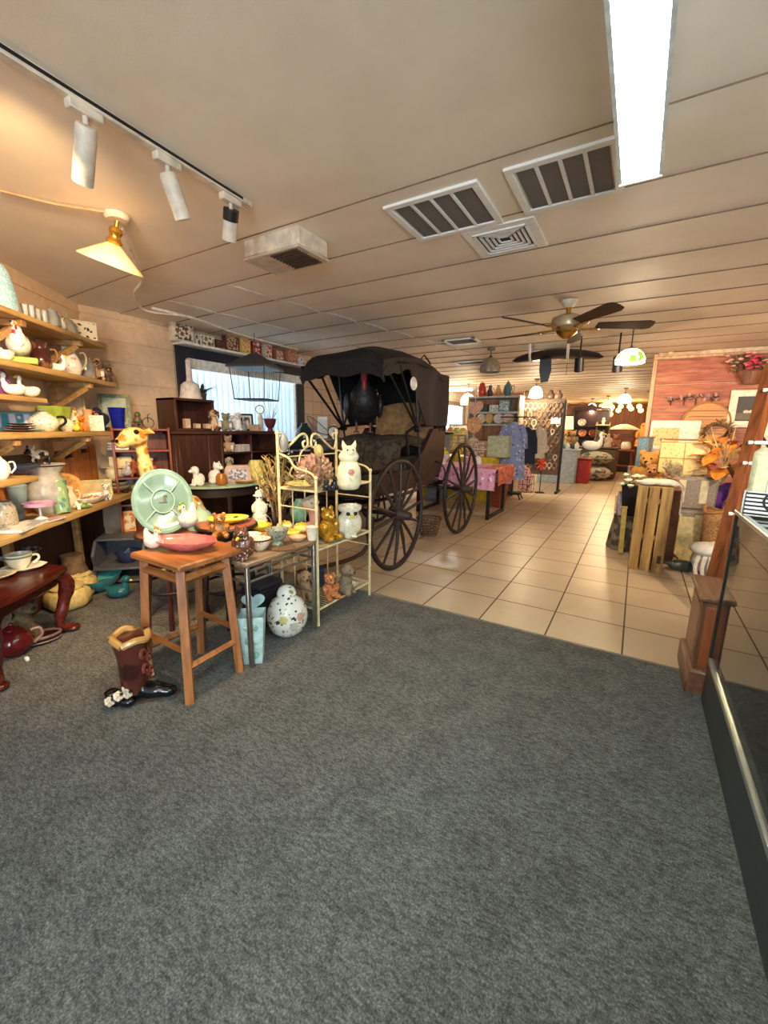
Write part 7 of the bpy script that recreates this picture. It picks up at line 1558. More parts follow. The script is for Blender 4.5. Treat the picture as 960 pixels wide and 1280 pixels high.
for z in (.05, .5, .85, 1.2, 1.55, 2.08): MB().box((0, 0, z), (1.06, .42, .03), .006).build('shelf', DKC, t)
MB().prismY([(-.6, 2.1), (.6, 2.1), (.5, 2.2), (.15, 2.2), (0, 2.3), (-.15, 2.2), (-.5, 2.2)], -.2, -.16).build('crest', DKC, t)
for i, (x, z, c_) in enumerate(((-.2, 1.216, (206, 130, 96)), (.12, 1.216, (190, 90, 70)), (-.05, .866, (190, 190, 196)), (-.25, 1.566, (226, 226, 220)))):
    platter('dresser_plate', ['orange plate on the middle shelf of the dark dresser', 'red plate right of the orange one on the dark dresser', 'silver-white plate on the lower shelf of the dark dresser', 'white plate on the upper shelf of the dark dresser'][i], 'plate', p+Vector((x, -.05, z)), .26, .24, spots(c_, dk(c_, .6), 14, .35), 1.3)
p = floorY(746, 15.6); t = thing('white_stand', 'narrow white and brown corner stand right of the dark dresser', 'shelf unit', p)
for z in (.06, .6, 1.1, 1.6): MB().box((0, 0, z), (.42, .36, .04), .008).build('shelf', plain((190, 170, 140), .5), t)
for x in (-.19, .19): MB().box((x, .15, .85), (.04, .04, 1.7), .006).build('post', plain((170, 140, 110), .5), t)
for i, (z, kd) in enumerate(((.621, 'seal'), (1.121, 'owl'), (1.621, 'bird'))): fig('white_ornament', ['white pup ornament on the lowest tier of the corner stand', 'white owl ornament on the middle tier of the corner stand', 'white bird ornament on the top of the corner stand'][i], 'ornament', p+Vector((0, 0, z)), .26, kd, GWHITE)
# ruffled heap of pillows
p = floorY(742, 13.6)
for i, (z, h, c_) in enumerate(((.0, .44, (206, 200, 180)), (.44, .40, (176, 176, 150)))):
    t = thing('pillow_stack', ['cream printed floor cushion at the bottom of the pile in the aisle', 'sage printed cushion on top of the pile in the aisle'][i], 'cushion', p+Vector((0, 0, z))); b = MB(); b.ell((0, 0, h/2), (.44, .36, h/2)); b.box((0, 0, h/2), (.74, .6, h*.82), .12); b.build('cover', patch(c_, (90, 90, 84), 7, .56, .9, (226, 150, 130)), t, remesh=.03); MB().ring((0, 0, h/2), .46, .02, 'z', 28, 6, ry=.38).build('piping', plain(dk(c_, .8), .8), t)
fig('goose_statue', 'white goose statue with raised neck on the cushions in the aisle', 'statue', p+Vector((-.1, 0, .845)), .55, 'swan', GWHITE, off=1.2)
# wooden chest with a white cloth, red stool, tables at the far end
p = floorY(757, 17.4); t = thing('wooden_chest', 'weathered wooden chest raised on a dark stand at the far end', 'chest', p)
for i in range(4): MB().box((0, -.35, .93+.155*i), (1.36, .03, .15), .006).build('plank', wood((140, 92, 64), (104, 64, 42), 'x', .4), t)
MB().box((0, 0, 1.16), (1.34, .66, .6), .01).build('body', wood((120, 78, 54), (90, 56, 36), 'x', .4), t); MB().box((0, 0, .43), (1.4, .7, .86), .02).build('stand', plain((44, 28, 24), .6), t)
p2 = p+Vector((.38, .0, 1.462)); o = MB().sheet(lambda u, v: (-.5+1.0*u, -.36+.72*v, .012+.18*math.sin(PI*u)*math.sin(PI*v)), 14, 8, .02).build('white_cloth', plain((222, 216, 206), .8)); o.location = p2; tag(o, 'white cloth heaped on the weathered chest at the far end', 'cloth')
p = floorY(777, 15.9); t = thing('red_stool', 'small red-legged wooden stool at the far end of the aisle', 'stool', p); RDS = plain((140, 56, 50), .5); MB().box((0, 0, .80), (.5, .4, .04), .01).build('seat', RDS, t)
for (x, y) in ((-.2, -.15), (.2, -.15), (-.2, .15), (.2, .15)): MB().tube([(x*.8, y*.8, .79), (x*1.25, y*1.2, 0)], .028, 6).build('leg', RDS, t)
for y in (-.165, .165): MB().tube([(-.22, y, .3), (.22, y, .3)], .018, 6).build('rung', RDS, t)
pot('white_crock', 'white crock standing on the red-legged stool', 'crock', p+Vector((0, 0, .8215)), .3, .26, P_JAR, GWHITE)
p = floorY(765, 19.0); t = thing('hall_table', 'dark table against the far wall holding dolls', 'table', p); MB().box((0, 0, .8), (2.2, .6, .05), .01).build('tabletop', plain((54, 34, 28), .5), t)
for (x, y) in ((-1, -.24), (1, -.24), (-1, .24), (1, .24)): MB().box((x, y, .387), (.07, .07, .775), .008).build('leg', plain((50, 30, 26), .5), t)
for i, (x, h, kd, c_) in enumerate(((.25, .9, 'person', (206, 130, 56)), (.85, .95, 'person', (226, 170, 90)), (-.5, .6, 'bear', (120, 80, 50)))): fig('far_doll', ['orange-clothed doll on the dark table at the far wall', 'golden-clothed doll rightmost on the dark table at the far wall', 'brown bear leftmost on the dark table at the far wall'][i], 'doll', p+Vector((x, 0, .826)), h, kd, cloth(c_), off=.1)
# red curtain at the end of the plank wall
p = floorY(805, 13.0); t = thing('red_curtain', 'dark red curtain hanging beside the plank wall down the aisle', 'curtain', (p.x, 13.0, 0)); m = MB(); m.sheet(lambda u, v: (-.12+.5*u, .05*math.sin(24*u), 2.42-1.95*v), 30, 6, .01); m.build('cloth', plain((130, 30, 40), .9), t); MB().cyl((-.2, 0, 2.43), (.45, 0, 2.43), .015).build('rod', BRASS, t); MB().cyl((.4, 0, 2.43), (.4, 0, CZ-.013), .012).build('hanger', BRASS, t)
# dark shelving on the left far side, closing the view
p = Vector((-3.2, 18.2, 0)); t = thing('dark_partition', 'dark wooden partition across the far left of the shop', 'partition', p); MB().box((0, 0, 1.0), (1.9, .1, 2.0), .01).build('panel', wood((70, 44, 34), (48, 28, 22), 'z', .3), t); MB().box((0, 0, 2.02), (2.0, .16, .05), .01).build('cap', DKC, t)
for x in (-.93, 0, .93): MB().box((x, 0, 1.0), (.08, .16, 2.0), .01).build('post', DKC, t)
# right side of the aisle: wire baskets, buckets
for i, (px, Y, z, lb) in enumerate(((797, 9.2, .42, 'white wire basket farthest along the right of the aisle'), (788, 7.9, .0, 'wire basket on the floor left of the crate pile'))):
    p = floorY(px, Y); p.z = z; 
    if z:
        cr_ = thing('white_bin', 'white plastic bin under the farthest wire basket', 'bin', (p.x, p.y, 0)); MB().lathe([(.15, 0), (.17, .02), (.2, .40), (.21, .41), (.19, .41), (.16, .03), (0, .02)], 20).build('body', plain((226, 226, 232), .5), cr_); MB().ring((0, 0, .405), .205, .012, 'z', 22, 6).build('rim', plain((206, 206, 214), .5), cr_)
    t = thing('wire_basket', lb, 'basket', p); m = MB()
    for zz in (.01, .12, .24, .34): m.ring((0, 0, zz), .17+.02*zz, .008, 'z', 18, 4)
    for a in range(12): m.cyl((.17*math.cos(a*PI/6), .17*math.sin(a*PI/6), .01), (.178*math.cos(a*PI/6), .178*math.sin(a*PI/6), .34), .006, n=4)
    m.build('wire_side', plain((190, 190, 186), .4, .3), t); MB().lathe([(0, .004), (.16, .004), (.16, .2), (.1, .28), (0, .3)], 14).build('lining', plain((214, 210, 200), .8), t)
# ================================================================== RIGHT SIDE DISPLAY
CW = wood((196, 158, 96), (150, 112, 62), 'z', .5, .65)
c0 = Vector((.22, 5.05, 0)); cr = thing('wooden_crate', 'tall slatted wooden crate standing on end on the tiles', 'crate', c0, math.radians(-4)); w, d, h = .30, .34, .87
for i in range(3):
    for (z0, z1) in ((0.0, h),): MB().bx(-w/2+.002+i*.102, -w/2+.090+i*.102, -d/2, -d/2+.012, z0, z1, .002).build('slat', CW, cr)
for i in range(3): MB().bx(-w/2+.002+i*.102, -w/2+.090+i*.102, d/2-.012, d/2, 0, h, .002).build('slat', CW, cr)
for s_ in (-1, 1):
    for i in range(3): MB().bx(s_*w/2-(.012 if s_ > 0 else 0), s_*w/2+(0 if s_ > 0 else .012), -d/2+.013+i*.106, -d/2+.105+i*.106, 0, h, .002).build('slat', CW, cr)
for z in (.0, .34, h-.018): MB().bx(-w/2+.014, w/2-.014, -d/2+.014, d/2-.014, z, z+.018, .002).build('inner_board', CW, cr)
for z in (.33, .70): MB().bx(-w/2+.0, w/2-.0, -d/2+.0125, -d/2+.02, z, z+.05, .002).build('batten', CW, cr)
MB().bx(.095, .13, -d/2-.001, -d/2+.004, .10, .18, .0005).build('hand_slot', plain((70, 46, 28), .7), cr)
# white cloth and bag on the crate
o = thing('white_cloth', 'crumpled white cloth lying on top of the slatted crate', 'cloth', c0+Vector((0, 0, h+.001)), .2); b = MB(); b.ell((-.10, -.06, .03), (.09, .07, .03)); b.ell((.05, -.04, .035), (.13, .10, .035)); b.ell((.14, -.08, .02), (.06, .07, .022)); b.ell((-.02, .05, .03), (.12, .09, .03)); b.build('folds', plain((232, 226, 218), .9, 0, .06, .4, 20), o, remesh=.012); MB().tube(curve([(.16, -.12, .02), (.175, -.17, .0), (.18, -.18, -.12), (.18, -.185, -.26)], 4), .008, 5).build('cord', plain((236, 222, 206), .8), o)
# board seats behind: low table with things
tb2 = thing('low_bench', 'low dark bench behind the slatted crate', 'bench', (.60, 6.70, 0)); MB().box((0, 0, .60), (1.1, 1.0, .04), .01).build('top', wood((120, 76, 46), (90, 54, 32), 'x', .4), tb2)
for (x, y) in ((-.5, -.44), (.5, -.44), (-.5, .44), (.5, .44)): MB().box((x, y, .29), (.06, .06, .58), .008).build('leg', plain((70, 46, 32), .6), tb2)
bz = .621
p = Vector((.16, 5.55, 0)); pot('black_bin', 'black fabric bin left of the slatted crate', 'bin', Vector((.01, 5.72, .42)), .32, .36, P_FLARE, plain((30, 28, 32), .8), n=4, rz=.8)
st_ = thing('bin_stand', 'grey cloth-draped stand under the black fabric bin', 'stand', (.01, 5.72, 0)); MB().lathe([(.18, 0), (.19, .02), (.17, .2), (.14, .40), (.14, .419), (0, .419)], 16, lobes=8, amp=.08).build('drape', patch((150, 140, 124), (90, 84, 72), 8, .5, .9), st_); MB().lathe([(0, .40), (.15, .40), (.15, .4195), (0, .4195)], 14).build('top', plain((80, 72, 62), .8), st_)
pf = thing('flower_bunch', 'bunch of white and green flowers in the black fabric bin', 'flowers', (.01, 5.72, .45)); m = MB(); m2 = MB()
for i in range(16):
    a = i*2.4; r_ = .03+.008*i; q = Vector((r_*math.cos(a), r_*math.sin(a), .34+.05*(i % 3))); rose(m, q, .035); leaf(m2, q*.9, (math.cos(a), math.sin(a), .5), .10, .02)
m.build('blossoms', plain((226, 226, 206), .7), pf); m2.build('leaves', plain((130, 140, 96), .7), pf); MB().cyl((0, 0, 0), (0, 0, .36), .03, n=8).build('stems', plain((100, 110, 70), .7), pf)
t = thing('yellow_plank', 'short yellow-cream board leaning left of the slatted crate', 'board', (-.02, 5.42, 0)); m = MB(); m.T = TR((0, 0, 0), rx=-.18, rz=.2); m.box((0, 0, .27), (.05, .02, .52), .004).build('board', plain((222, 200, 110), .6), t); m = MB(); m.T = TR((0, 0, 0), rx=-.18, rz=.2); m.box((0, 0, .545), (.058, .026, .03), .004).build('end_cap', plain((206, 180, 96), .6), t)
t = thing('lilac_board', 'lilac-grey folded board behind the yellow-cream one', 'board', (-.06, 5.60, 0)); m = MB(); m.T = TR((0, 0, 0), rx=-.14, rz=.3); m.box((0, 0, .36), (.06, .03, .70), .004).build('panel', plain((186, 170, 186), .7), t); m = MB(); m.T = TR((0, 0, 0), rx=-.14, rz=.3); m.box((.034, 0, .36), (.008, .04, .70), .002).build('edge', plain((150, 136, 150), .7), t)
# brown round box (seat) with netted bag
pot('round_box', 'round dark wooden box with an orange-tan lid beside the crate', 'box', Vector((.33, 5.41, 0)), .30, .80, P_CYL, plain((84, 54, 36), .6), open_=False, lid=plain((206, 140, 84), .5))
nb = fig('plush_goose', 'cream netted plush bundle lying on the round wooden box', 'plush toy', Vector((.36, 5.41, .94)), .20, 'pig', patch((226, 200, 150), (190, 160, 116), 14, .5, .9), off=-.7)
# fox / lion plush heads and floral teddy behind
fig('lion_plush', 'golden lion plush peeping over the cream patchwork cloth', 'plush toy', Vector((.17, 6.75, bz)), .54, 'bear', cloth((196, 140, 66)), cloth((110, 62, 40)), off=-.2)
fig('floral_bear', 'orange floral teddy in front of the golden lion plush', 'plush toy', Vector((.22, 6.32, bz)), .40, 'bear', spots((214, 150, 90), (236, 206, 170), 20, .36, .9), off=-.3)
bu = thing('blue_banner', 'blue-grey cloth panel hanging at the left of the plush toys', 'cloth', (.06, 6.9, .9)); m = MB(); m.sheet(lambda u, v: (-.05+.18*u, .02*math.sin(9*u), .42-.42*v), 10, 4, .01); m.build('cloth', cloth((110, 140, 160)), bu); MB().cyl((-.08, 0, .43), (.15, 0, .43), .010).build('rod', plain((120, 90, 60), .5), bu); MB().cyl((.10, 0, -.9), (.10, 0, .43), .012).build('pole', plain((120, 90, 60), .5), bu)
# stacked fabric storage cubes with lace
TAUPE = cloth((150, 138, 122))
def cube(name, label, c, w_, d_, h_, rz, m_): 
    t = thing(name, label, 'box', c, rz); MB().box((0, 0, h_/2), (w_, d_, h_), .02).build('body', m_, t); MB().box((0, 0, h_-.03), (w_*1.015, d_*1.015, .03), .008).build('rim_band', plain((176, 160, 140), .9), t)
    for s_ in (-1, 1): MB().box((s_*w_*.22, -d_/2-.004, h_*.55), (.07, .006, h_*.7), .002).build('lace_strip', plain((232, 216, 178), .9), t)
    return t
cube('fabric_box', 'lower taupe fabric box of the pair right of the crate', (.57, 5.86, 0), .44, .40, .56, .06, TAUPE)
cube('fabric_box', 'upper taupe fabric box with lace strips under the patchwork cloth', (.565, 5.86, .562), .46, .40, .36, .10, cloth((160, 146, 132)))
for i, (x, y, c_) in enumerate(((.42, 5.36, (226, 196, 150)),)): pass
o = MB().sheet(lambda u, v: (.33+.40*u, 5.63-.03*math.sin(10*u)*v-.04*v, .48-.44*v*(1-.12*math.sin(7*u))), 30, 10, .008).build('lace_cloth', plain((232, 208, 148), .9, 0, .12, .4, 30)); tag(o, 'cream lace cloth with ruffled hem hanging down the lower taupe box', 'cloth')
# patchwork cloth held up like a panel
q = NT('patchwork'); br = q.new('ShaderNodeTexBrick'); br.offset = 0; sp_ = q.new('ShaderNodeSeparateXYZ'); q.link(q.tc.outputs['Object'], sp_.inputs[0]); cb_ = q.new('ShaderNodeCombineXYZ'); q.link(sp_.outputs[0], cb_.inputs[0]); q.link(sp_.outputs[2], cb_.inputs[1])
for k_n, v_ in (('Scale', 1), ('Mortar Size', .006), ('Brick Width', .25), ('Row Height', .18)): br.inputs[k_n].default_value = v_
br.inputs['Color1'].default_value = lin((236, 216, 156)); br.inputs['Color2'].default_value = lin((226, 200, 130)); br.inputs['Mortar'].default_value = lin((176, 140, 84)); q.link(cb_.outputs[0], br.inputs['Vector']); n_ = q.noise(q.mapping(), 26, 3); x_ = q.mix(q.ramp(n_, [(.55, (0, 0, 0, 1)), (.62, (.5, .5, .5, 1))]), br.outputs['Color'], lin((186, 150, 90))); q.base(x_); q.pbr(.9)
t = thing('patchwork_cloth', 'cream patchwork cloth displayed above the taupe fabric boxes', 'cloth', (.47, 5.86, .93), .08); m = MB(); m.sheet(lambda u, v: (-.23+.46*u, .02*math.sin(6*u+2*v)-.06*v, .39-.37*v-.03*math.sin(PI*u)), 20, 10, .016); m.build('cloth', q.m, t); MB().cyl((-.25, .01, .39), (.25, .01, .39), .010).build('rod', plain((150, 110, 70), .5), t)
for s_ in (-1, 1): MB().cyl((s_*.22, .04, -.005), (s_*.22, .02, .39), .012).build('upright', plain((150, 110, 70), .5), t)
# white garments over a dark bundle and a wicker basket
pw = Vector((.78, 5.15, 0)); bt_ = thing('wicker_hamper', 'tall wicker basket with a wavy rim right of the taupe boxes', 'basket', (.86, 5.42, 0)); WK2 = spots((196, 146, 92), (150, 104, 60), 50, .4, .8)
m = MB(); m.lathe([(0, 0), (.13, 0), (.16, .05), (.18, .60), (.165, .60), (.145, .06), (0, .04)], 28).build('woven_side', WK2, bt_); MB().tube([(.172*math.cos(a), .172*math.sin(a), .61+.02*math.sin(3*a)) for a in [2*PI*i/36 for i in range(36)]], .016, 6, closed=True).build('rim', plain((176, 124, 74), .7), bt_); MB().ring((0, 0, .60), .12, .012, 'x', 18, 6, a0=0, a1=PI, ry=.12).build('handle', plain((176, 124, 74), .7), bt_)
wc = thing('linen_heap', 'heap of white linens on the floor before the wicker basket', 'linen', (.74, 5.06, 0)); b = MB(); b.ell((.0, .05, .14), (.15, .16, .13)); b.ell((-.02, .0, .27), (.16, .14, .07)); b.ell((.06, .08, .06), (.16, .14, .07)); b.ell((.05, -.02, .30), (.10, .12, .06)); b.build('folds', plain((226, 220, 212), .9, 0, .08, .5, 16), wc, remesh=.014); m = MB()
for i in range(6): m.tube(curve([(-.10+.05*i, -.12, .22), (-.12+.055*i, -.16, .12), (-.10+.05*i, -.15, .03)], 3), .018, 6)
m.build('ruffle', plain((214, 206, 196), .9, 0, .1), wc)
bd_ = thing('bronze_bird', 'small dark green bronze bird lying at the left of the white linens', 'ornament', (.52, 5.05, 0), .4); b = MB(); b.ell((0, 0, .07), (.12, .06, .06)); b.ell((-.10, 0, .09), (.07, .03, .025)); b.ell((.07, .02, .05), (.07, .06, .05)); b.build('body', plain((52, 62, 54), .3, .2), bd_, remesh=.010); MB().tube([(-.14, 0, .095), (-.20, 0, .09), (-.22, 0, .08)], [.02, .012, .002], 6).build('beak', plain((60, 66, 56), .3), bd_)
# autumn flowers in purple-lined stand
pv = Vector((.99, 5.86, 0)); t = thing('purple_drape', 'purple cloth hanging from a stand under the orange leaves', 'cloth', pv); m = MB(); m.lathe([(.20, .02), (.22, .2), (.20, .5), (.17, .80), (.10, .86), (0, .87)], 30, lobes=9, amp=.08); m.build('cloth', patch((110, 54, 146), (60, 26, 96), 7, .5, .9), t); MB().cyl((0, 0, 0), (0, 0, .92), .02).build('stand', plain((60, 50, 60), .5), t)
af = thing('leaf_spray', 'spray of orange autumn leaves and straw above the purple cloth', 'dried flowers', (.84, 5.80, .93)); r8 = random.Random(2)
for i in range(34):
    a = r8.uniform(0, 6.28); el = r8.uniform(-.5, 1.2); L_ = r8.uniform(.12, .26); c_ = [(226, 140, 40), (236, 166, 66), (206, 110, 30), (226, 196, 136)][i % 4]; m = MB(); o_ = Vector((.12*math.cos(a), .10*math.sin(a), r8.uniform(0, .35))); leaf(m, o_, (math.cos(a), math.sin(a)-.3, el), L_, L_*.3, .3); m.build('leaf', plain(c_, .7, 0, .2), af)
for i in range(26):
    a = r8.uniform(0, 6.28); m = MB(); L_ = r8.uniform(.15, .36); m.tube(curve([(0, 0, .1), (.5*L_*math.cos(a), .5*L_*math.sin(a)-.05, .3), (L_*math.cos(a), L_*math.sin(a)-.08, r8.uniform(.2, .55))], 3), [.004]*6+[.002], 4); m.build('straw', plain((222, 190, 130), .8), af)
MB().cyl((0.13, .05, -.04), (0, 0, .2), .02).build('stem', plain((110, 80, 50), .8), af)
st2 = thing('pale_sculpture', 'pale curved wooden sculpture with a dark slit beside the orange leaves', 'sculpture', (1.06, 5.2, .0)); m = MB(); m.T = TR((0, 0, 1.28), ry=-.5, s=.15); m.ell((0, 0, 0), (.8, .35, 1.35), 20, 12); m.build('body', plain((226, 210, 184), .4), st2); m = MB(); m.T = TR((-.02, -.05, 1.28), ry=-.5, s=.15); m.ell((0, 0, 0), (.07, .1, 1.1)); m.build('slit', plain((40, 30, 26), .6), st2); MB().cyl((0, 0, .02), (0, 0, 1.15), .03).build('post', plain((90, 60, 40), .5), st2); MB().lathe([(0, 0), (.14, 0), (.13, .025), (0, .03)], 20).build('base', plain((90, 60, 40), .5), st2)
# ---- on the plank wall
YW = YP-.002
def onP(px, py, off=.02): q = pY(px, py, YW-off); return Vector((q.x, YW-off, q.z))
p = onP(868, 497, .02); t = thing('birch_branch', 'dark metal branch with pale leaves fixed along the plank wall', 'wall decoration', p); k = k_(p); m = MB(); m.tube(curve([(-27*k, -.01, -4*k), (-12*k, -.02, 0), (5*k, -.015, 1*k), (24*k, -.02, 0)], 5), .010, 5)
for x in (-24, -10, 18, 2): m.tube([(x*k, -.012, -1*k), (x*k, -.012, -9*k)], .006, 4)
m.build('branch', plain((60, 44, 40), .5), t); m = MB(); r9 = random.Random(6)
for i in range(46): x = r9.uniform(-27, 27); leaf(m, (x*k, -.02, (-3 if x < -12 else 0)*k), (r9.uniform(-1, 1), -.3, r9.uniform(-.6, 1)), 6*k, 1.5*k, .1)
m.build('leaves', plain((196, 160, 150), .6, 0, .25), t)
p = onP(882, 528, .03); k = k_(p); t = thing('round_board', 'large round planked wooden disc on the plank wall', 'wall decoration', p); m = MB(); m.T = TR((0, 0, 0), rx=PI/2); m.lathe([(0, -.015), (24*k, -.015), (24*k, .012), (0, .012)], 40); m.build('disc', wood((214, 150, 72), (170, 108, 44), 'x', .4), t); m = MB(); m.ring((0, -.015, 0), 24*k, .012, 'y', 44, 6); m.build('rim', plain((170, 120, 60), .5), t)
for i in range(5): MB().box((0, -.0165, (-14+7*i)*k), (36*k, .003, .006), .0005).build('groove', plain((96, 56, 26), .7), t)
p = onP(896, 541, .09); k = k_(p); t = thing('twig_wreath', 'autumn twig wreath with an orange bow hanging over the round disc', 'wreath', p); r10 = random.Random(9); m = MB()
for j in range(5): m.tube([((13+1.5*math.sin(5*a+j))*k*math.cos(a), -.01*j+.02*math.sin(3*a+j), (11+1.3*math.sin(4*a+2*j))*k*math.sin(a)) for a in [2*PI*i/30 for i in range(30)]], .012, 5, closed=True)
m.build('twig_ring', plain((110, 76, 52), .8), t); m = MB()
for i in range(44): a = r10.uniform(0, 6.28); leaf(m, (13*k*math.cos(a), -.04, 11*k*math.sin(a)), (math.cos(a+r10.uniform(-1, 1)), -.6, math.sin(a)+r10.uniform(-.5, .5)), 9*k, 1.6*k, .2)
m.build('dry_leaves', plain((190, 150, 100), .8, 0, .3), t); m = MB()
for s_ in (-1, 1): m.sheet(lambda u, v: (s_*11*k*u, -.05-.03*math.sin(PI*u), -9*k+(2*v-1)*5*k*u**.6), 8, 4, .006)
m.ell((0, -.07, -9*k), 2.5*k); m.build('bow', plain((226, 130, 40), .6), t)
p = onP(940, 510, .03); k = k_(p); t = thing('framed_picture', 'square white picture frame with a dark scene of pale cattle', 'picture frame', p+Vector((0, 0, -24*k))); frm = t
w_, h_ = 46*k, 46*k; e = 8*k
for n_, a_ in (('frame', None),):
    m = MB(); m.box((0, 0, h_-e/2), (w_, .03, e)); m.box((0, 0, e/2), (w_, .03, e)); m.box((-w_/2+e/2, 0, h_/2), (e, .03, h_-2*e)); m.box((w_/2-e/2, 0, h_/2), (e, .03, h_-2*e)); m.build('frame', plain((232, 222, 196), .5), t)
MB().box((0, .004, h_/2), (w_-2*e, .012, h_-2*e), .0005).build('picture', plain((54, 44, 38), .5), t)
m = MB()
for x in (-5, 0, 5): m.ell((x*k, -.003, h_*.42), (3*k, .003, 2.2*k), 10, 6)
m.build('painted_cattle', plain((214, 200, 176), .6), t); MB().box((0, -.003, h_*.30), (w_-2*e, .004, h_*.18), .0005).build('painted_ground', plain((110, 96, 80), .6), t)
p = onP(957, 472, .03); k = k_(p); t = thing('painted_board', 'cream and pink painted panel at the upper right of the plank wall', 'wall decoration', p); MB().box((.1, 0, 6*k), (26*k, .03, 14*k), .004).build('upper_panel', plain((226, 206, 180), .6), t); MB().box((.1, 0, -7*k), (28*k, .034, 12*k), .004).build('lower_panel', plain((214, 140, 130), .6), t)
# wall basket of pink flowers
p = onP(937, 480, .10); t = thing('flower_pocket', 'brown wall pocket holding pink flowers high on the plank wall', 'basket', p); k = k_(p); MB().lathe([(0, 0), (8*k, 0), (15*k, 16*k), (13*k, 16*k), (0, 3*k)], 18, sy=.5).build('pocket', wood((140, 86, 50), (100, 58, 34), 'z', .4), t); MB().ring((0, 0, 16*k), 15*k, .012, 'z', 24, 6, ry=7.5*k).build('rim', plain((110, 70, 44), .6), t)
fl = thing('pink_flowers', 'bouquet of hot pink and pale pink flowers in the wall pocket', 'flowers', p+Vector((0, 0, 8*k))); mh, mp_, ml = MB(), MB(), MB(); r11 = random.Random(12)
for i in range(24): rose(mh, (r11.uniform(-6, 6)*k, -.05+r11.uniform(-.06, .02), r11.uniform(6, 26)*k+i*.15*k), 2.6*k)
for i in range(16): rose(mp_, (r11.uniform(-27, -6)*k, -.03+r11.uniform(-.05, .03), r11.uniform(14, 30)*k), 2.6*k)
for i in range(6): rose(mp_, (r11.uniform(8, 16)*k, -.03, r11.uniform(10, 20)*k), 2.4*k)
for i in range(34): a = r11.uniform(0, 6.28); leaf(ml, (r11.uniform(-22, 12)*k, 0, r11.uniform(8, 22)*k), (math.cos(a), -.5, math.sin(a)), 10*k, 2.6*k, .2)
mh.build('pink_blossoms', plain((216, 70, 100), .7, 0, .25), fl); mp_.build('pale_blossoms', plain((226, 176, 160), .7, 0, .2), fl); ml.build('leaves', plain((110, 92, 66), .7, 0, .3), fl); MB().cyl((0, 0, 0), (0, -.01, 10*k), .03).build('stems', plain((90, 100, 60), .8), fl)
# white board and grey disc low on the wall
p = onP(842, 548, .05); k = k_(p); t = thing('white_sign', 'white framed sign with lines of writing standing against the plank wall', 'sign', p); MB().box((0, 0, 0), (52*k, .03, 44*k), .012).build('panel', plain((232, 222, 206), .5), t); MB().box((-9*k, -.017, 2*k), (28*k, .006, 22*k), .002).build('inset', spots((214, 186, 130), (150, 110, 66), 34, .3, .6), t)
MB().box((0, .02, -22*k-.42), (.06, .03, .84), .004).build('support', plain((150, 120, 90), .6), t); 
p = onP(866, 545, .02); k = k_(p); o = MB(); o.T = TR((0, 0, 0), rx=PI/2); o.lathe([(0, -.012), (22*k, -.012), (22*k, .0), (19*k, .008), (0, .004)], 36); o = o.build('grey_disc', plain((160, 152, 156), .4)); o.location = p; tag(o, 'grey round metal tray behind the round planked disc', 'tray')
# antler-like ornament above the trim
p = onP(842, 441, .06); t = thing('pale_branch', 'pale driftwood piece lying along the top trim of the plank wall', 'ornament', Vector((p.x, p.y, 2.442))); k = k_(p); m = MB(); m.tube(curve([(-8*k, 0, .02), (0, 0, .025), (26*k, 0, .02)], 4), .015, 6); m.build('stick', plain((206, 170, 130), .7), t); m = MB(); m.ell((-3*k, 0, .03), (4*k, .04, .025)); m.build('knot', plain((222, 196, 160), .7), t)
# ---- leaning wooden ladder rack
a0, a1 = Vector((.69, 3.95, 0)), pX(962, 470, 1.06)
t = thing('ladder_rack', 'orange-brown wooden ladder rack with white rods leaning beside the showcase', 'rack', a0); LW = wood((150, 88, 50), (108, 60, 32), 'z', .4)
P0 = pY(891, 728, 3.9); P1 = pY(966, 462, 4.2); P0 = Vector((P0.x, 3.9, 0)) if 0 else pz(893, 730, 0.0)
P0 = Vector((.60, 3.9, 0)); P1 = pY(968, 455, 4.25); t.location = P0
for sx in (0, .42): MB().tube([Vector((sx, 0, 0)), P1-P0+Vector((sx, 0, 0))], .055, 4).build('rail', LW, t, ang=30)
for u in (.05, .42, .62, .70, .9):
    c_ = (P1-P0)*u; MB().cyl(c_+Vector((-.03, -.04, 0)), c_+Vector((.45, -.04, 0)), .014).build('rod', WHITE, t)
# ---- small brown cabinet at the end of the showcase
sc0 = Vector((.41, 2.80, 0)); t = thing('low_cabinet', 'small low brown wooden cabinet at the end of the showcase', 'cabinet', sc0); SB = wood((150, 104, 76), (116, 76, 54), 'z', .4); SBX = wood((156, 110, 82), (120, 80, 58), 'y', .4)
MB().bx(-.015, .22, -.16, .22, .06, .53, .006).build('body', SB, t); MB().bx(-.035, .24, -.18, .24, .53, .56, .008).build('top_board', SBX, t); MB().bx(-.04, .23, -.185, .24, 0, .14, .01).build('plinth', SBX, t); MB().bx(-.021, -.014, -.11, .17, .18, .49, .003).build('side_moulding', plain((172, 126, 100), .5), t); MB().bx(.0, .2, -.168, -.158, .16, .50, .003).build('front_door', wood((172, 96, 56), (130, 68, 36), 'z', .4), t)
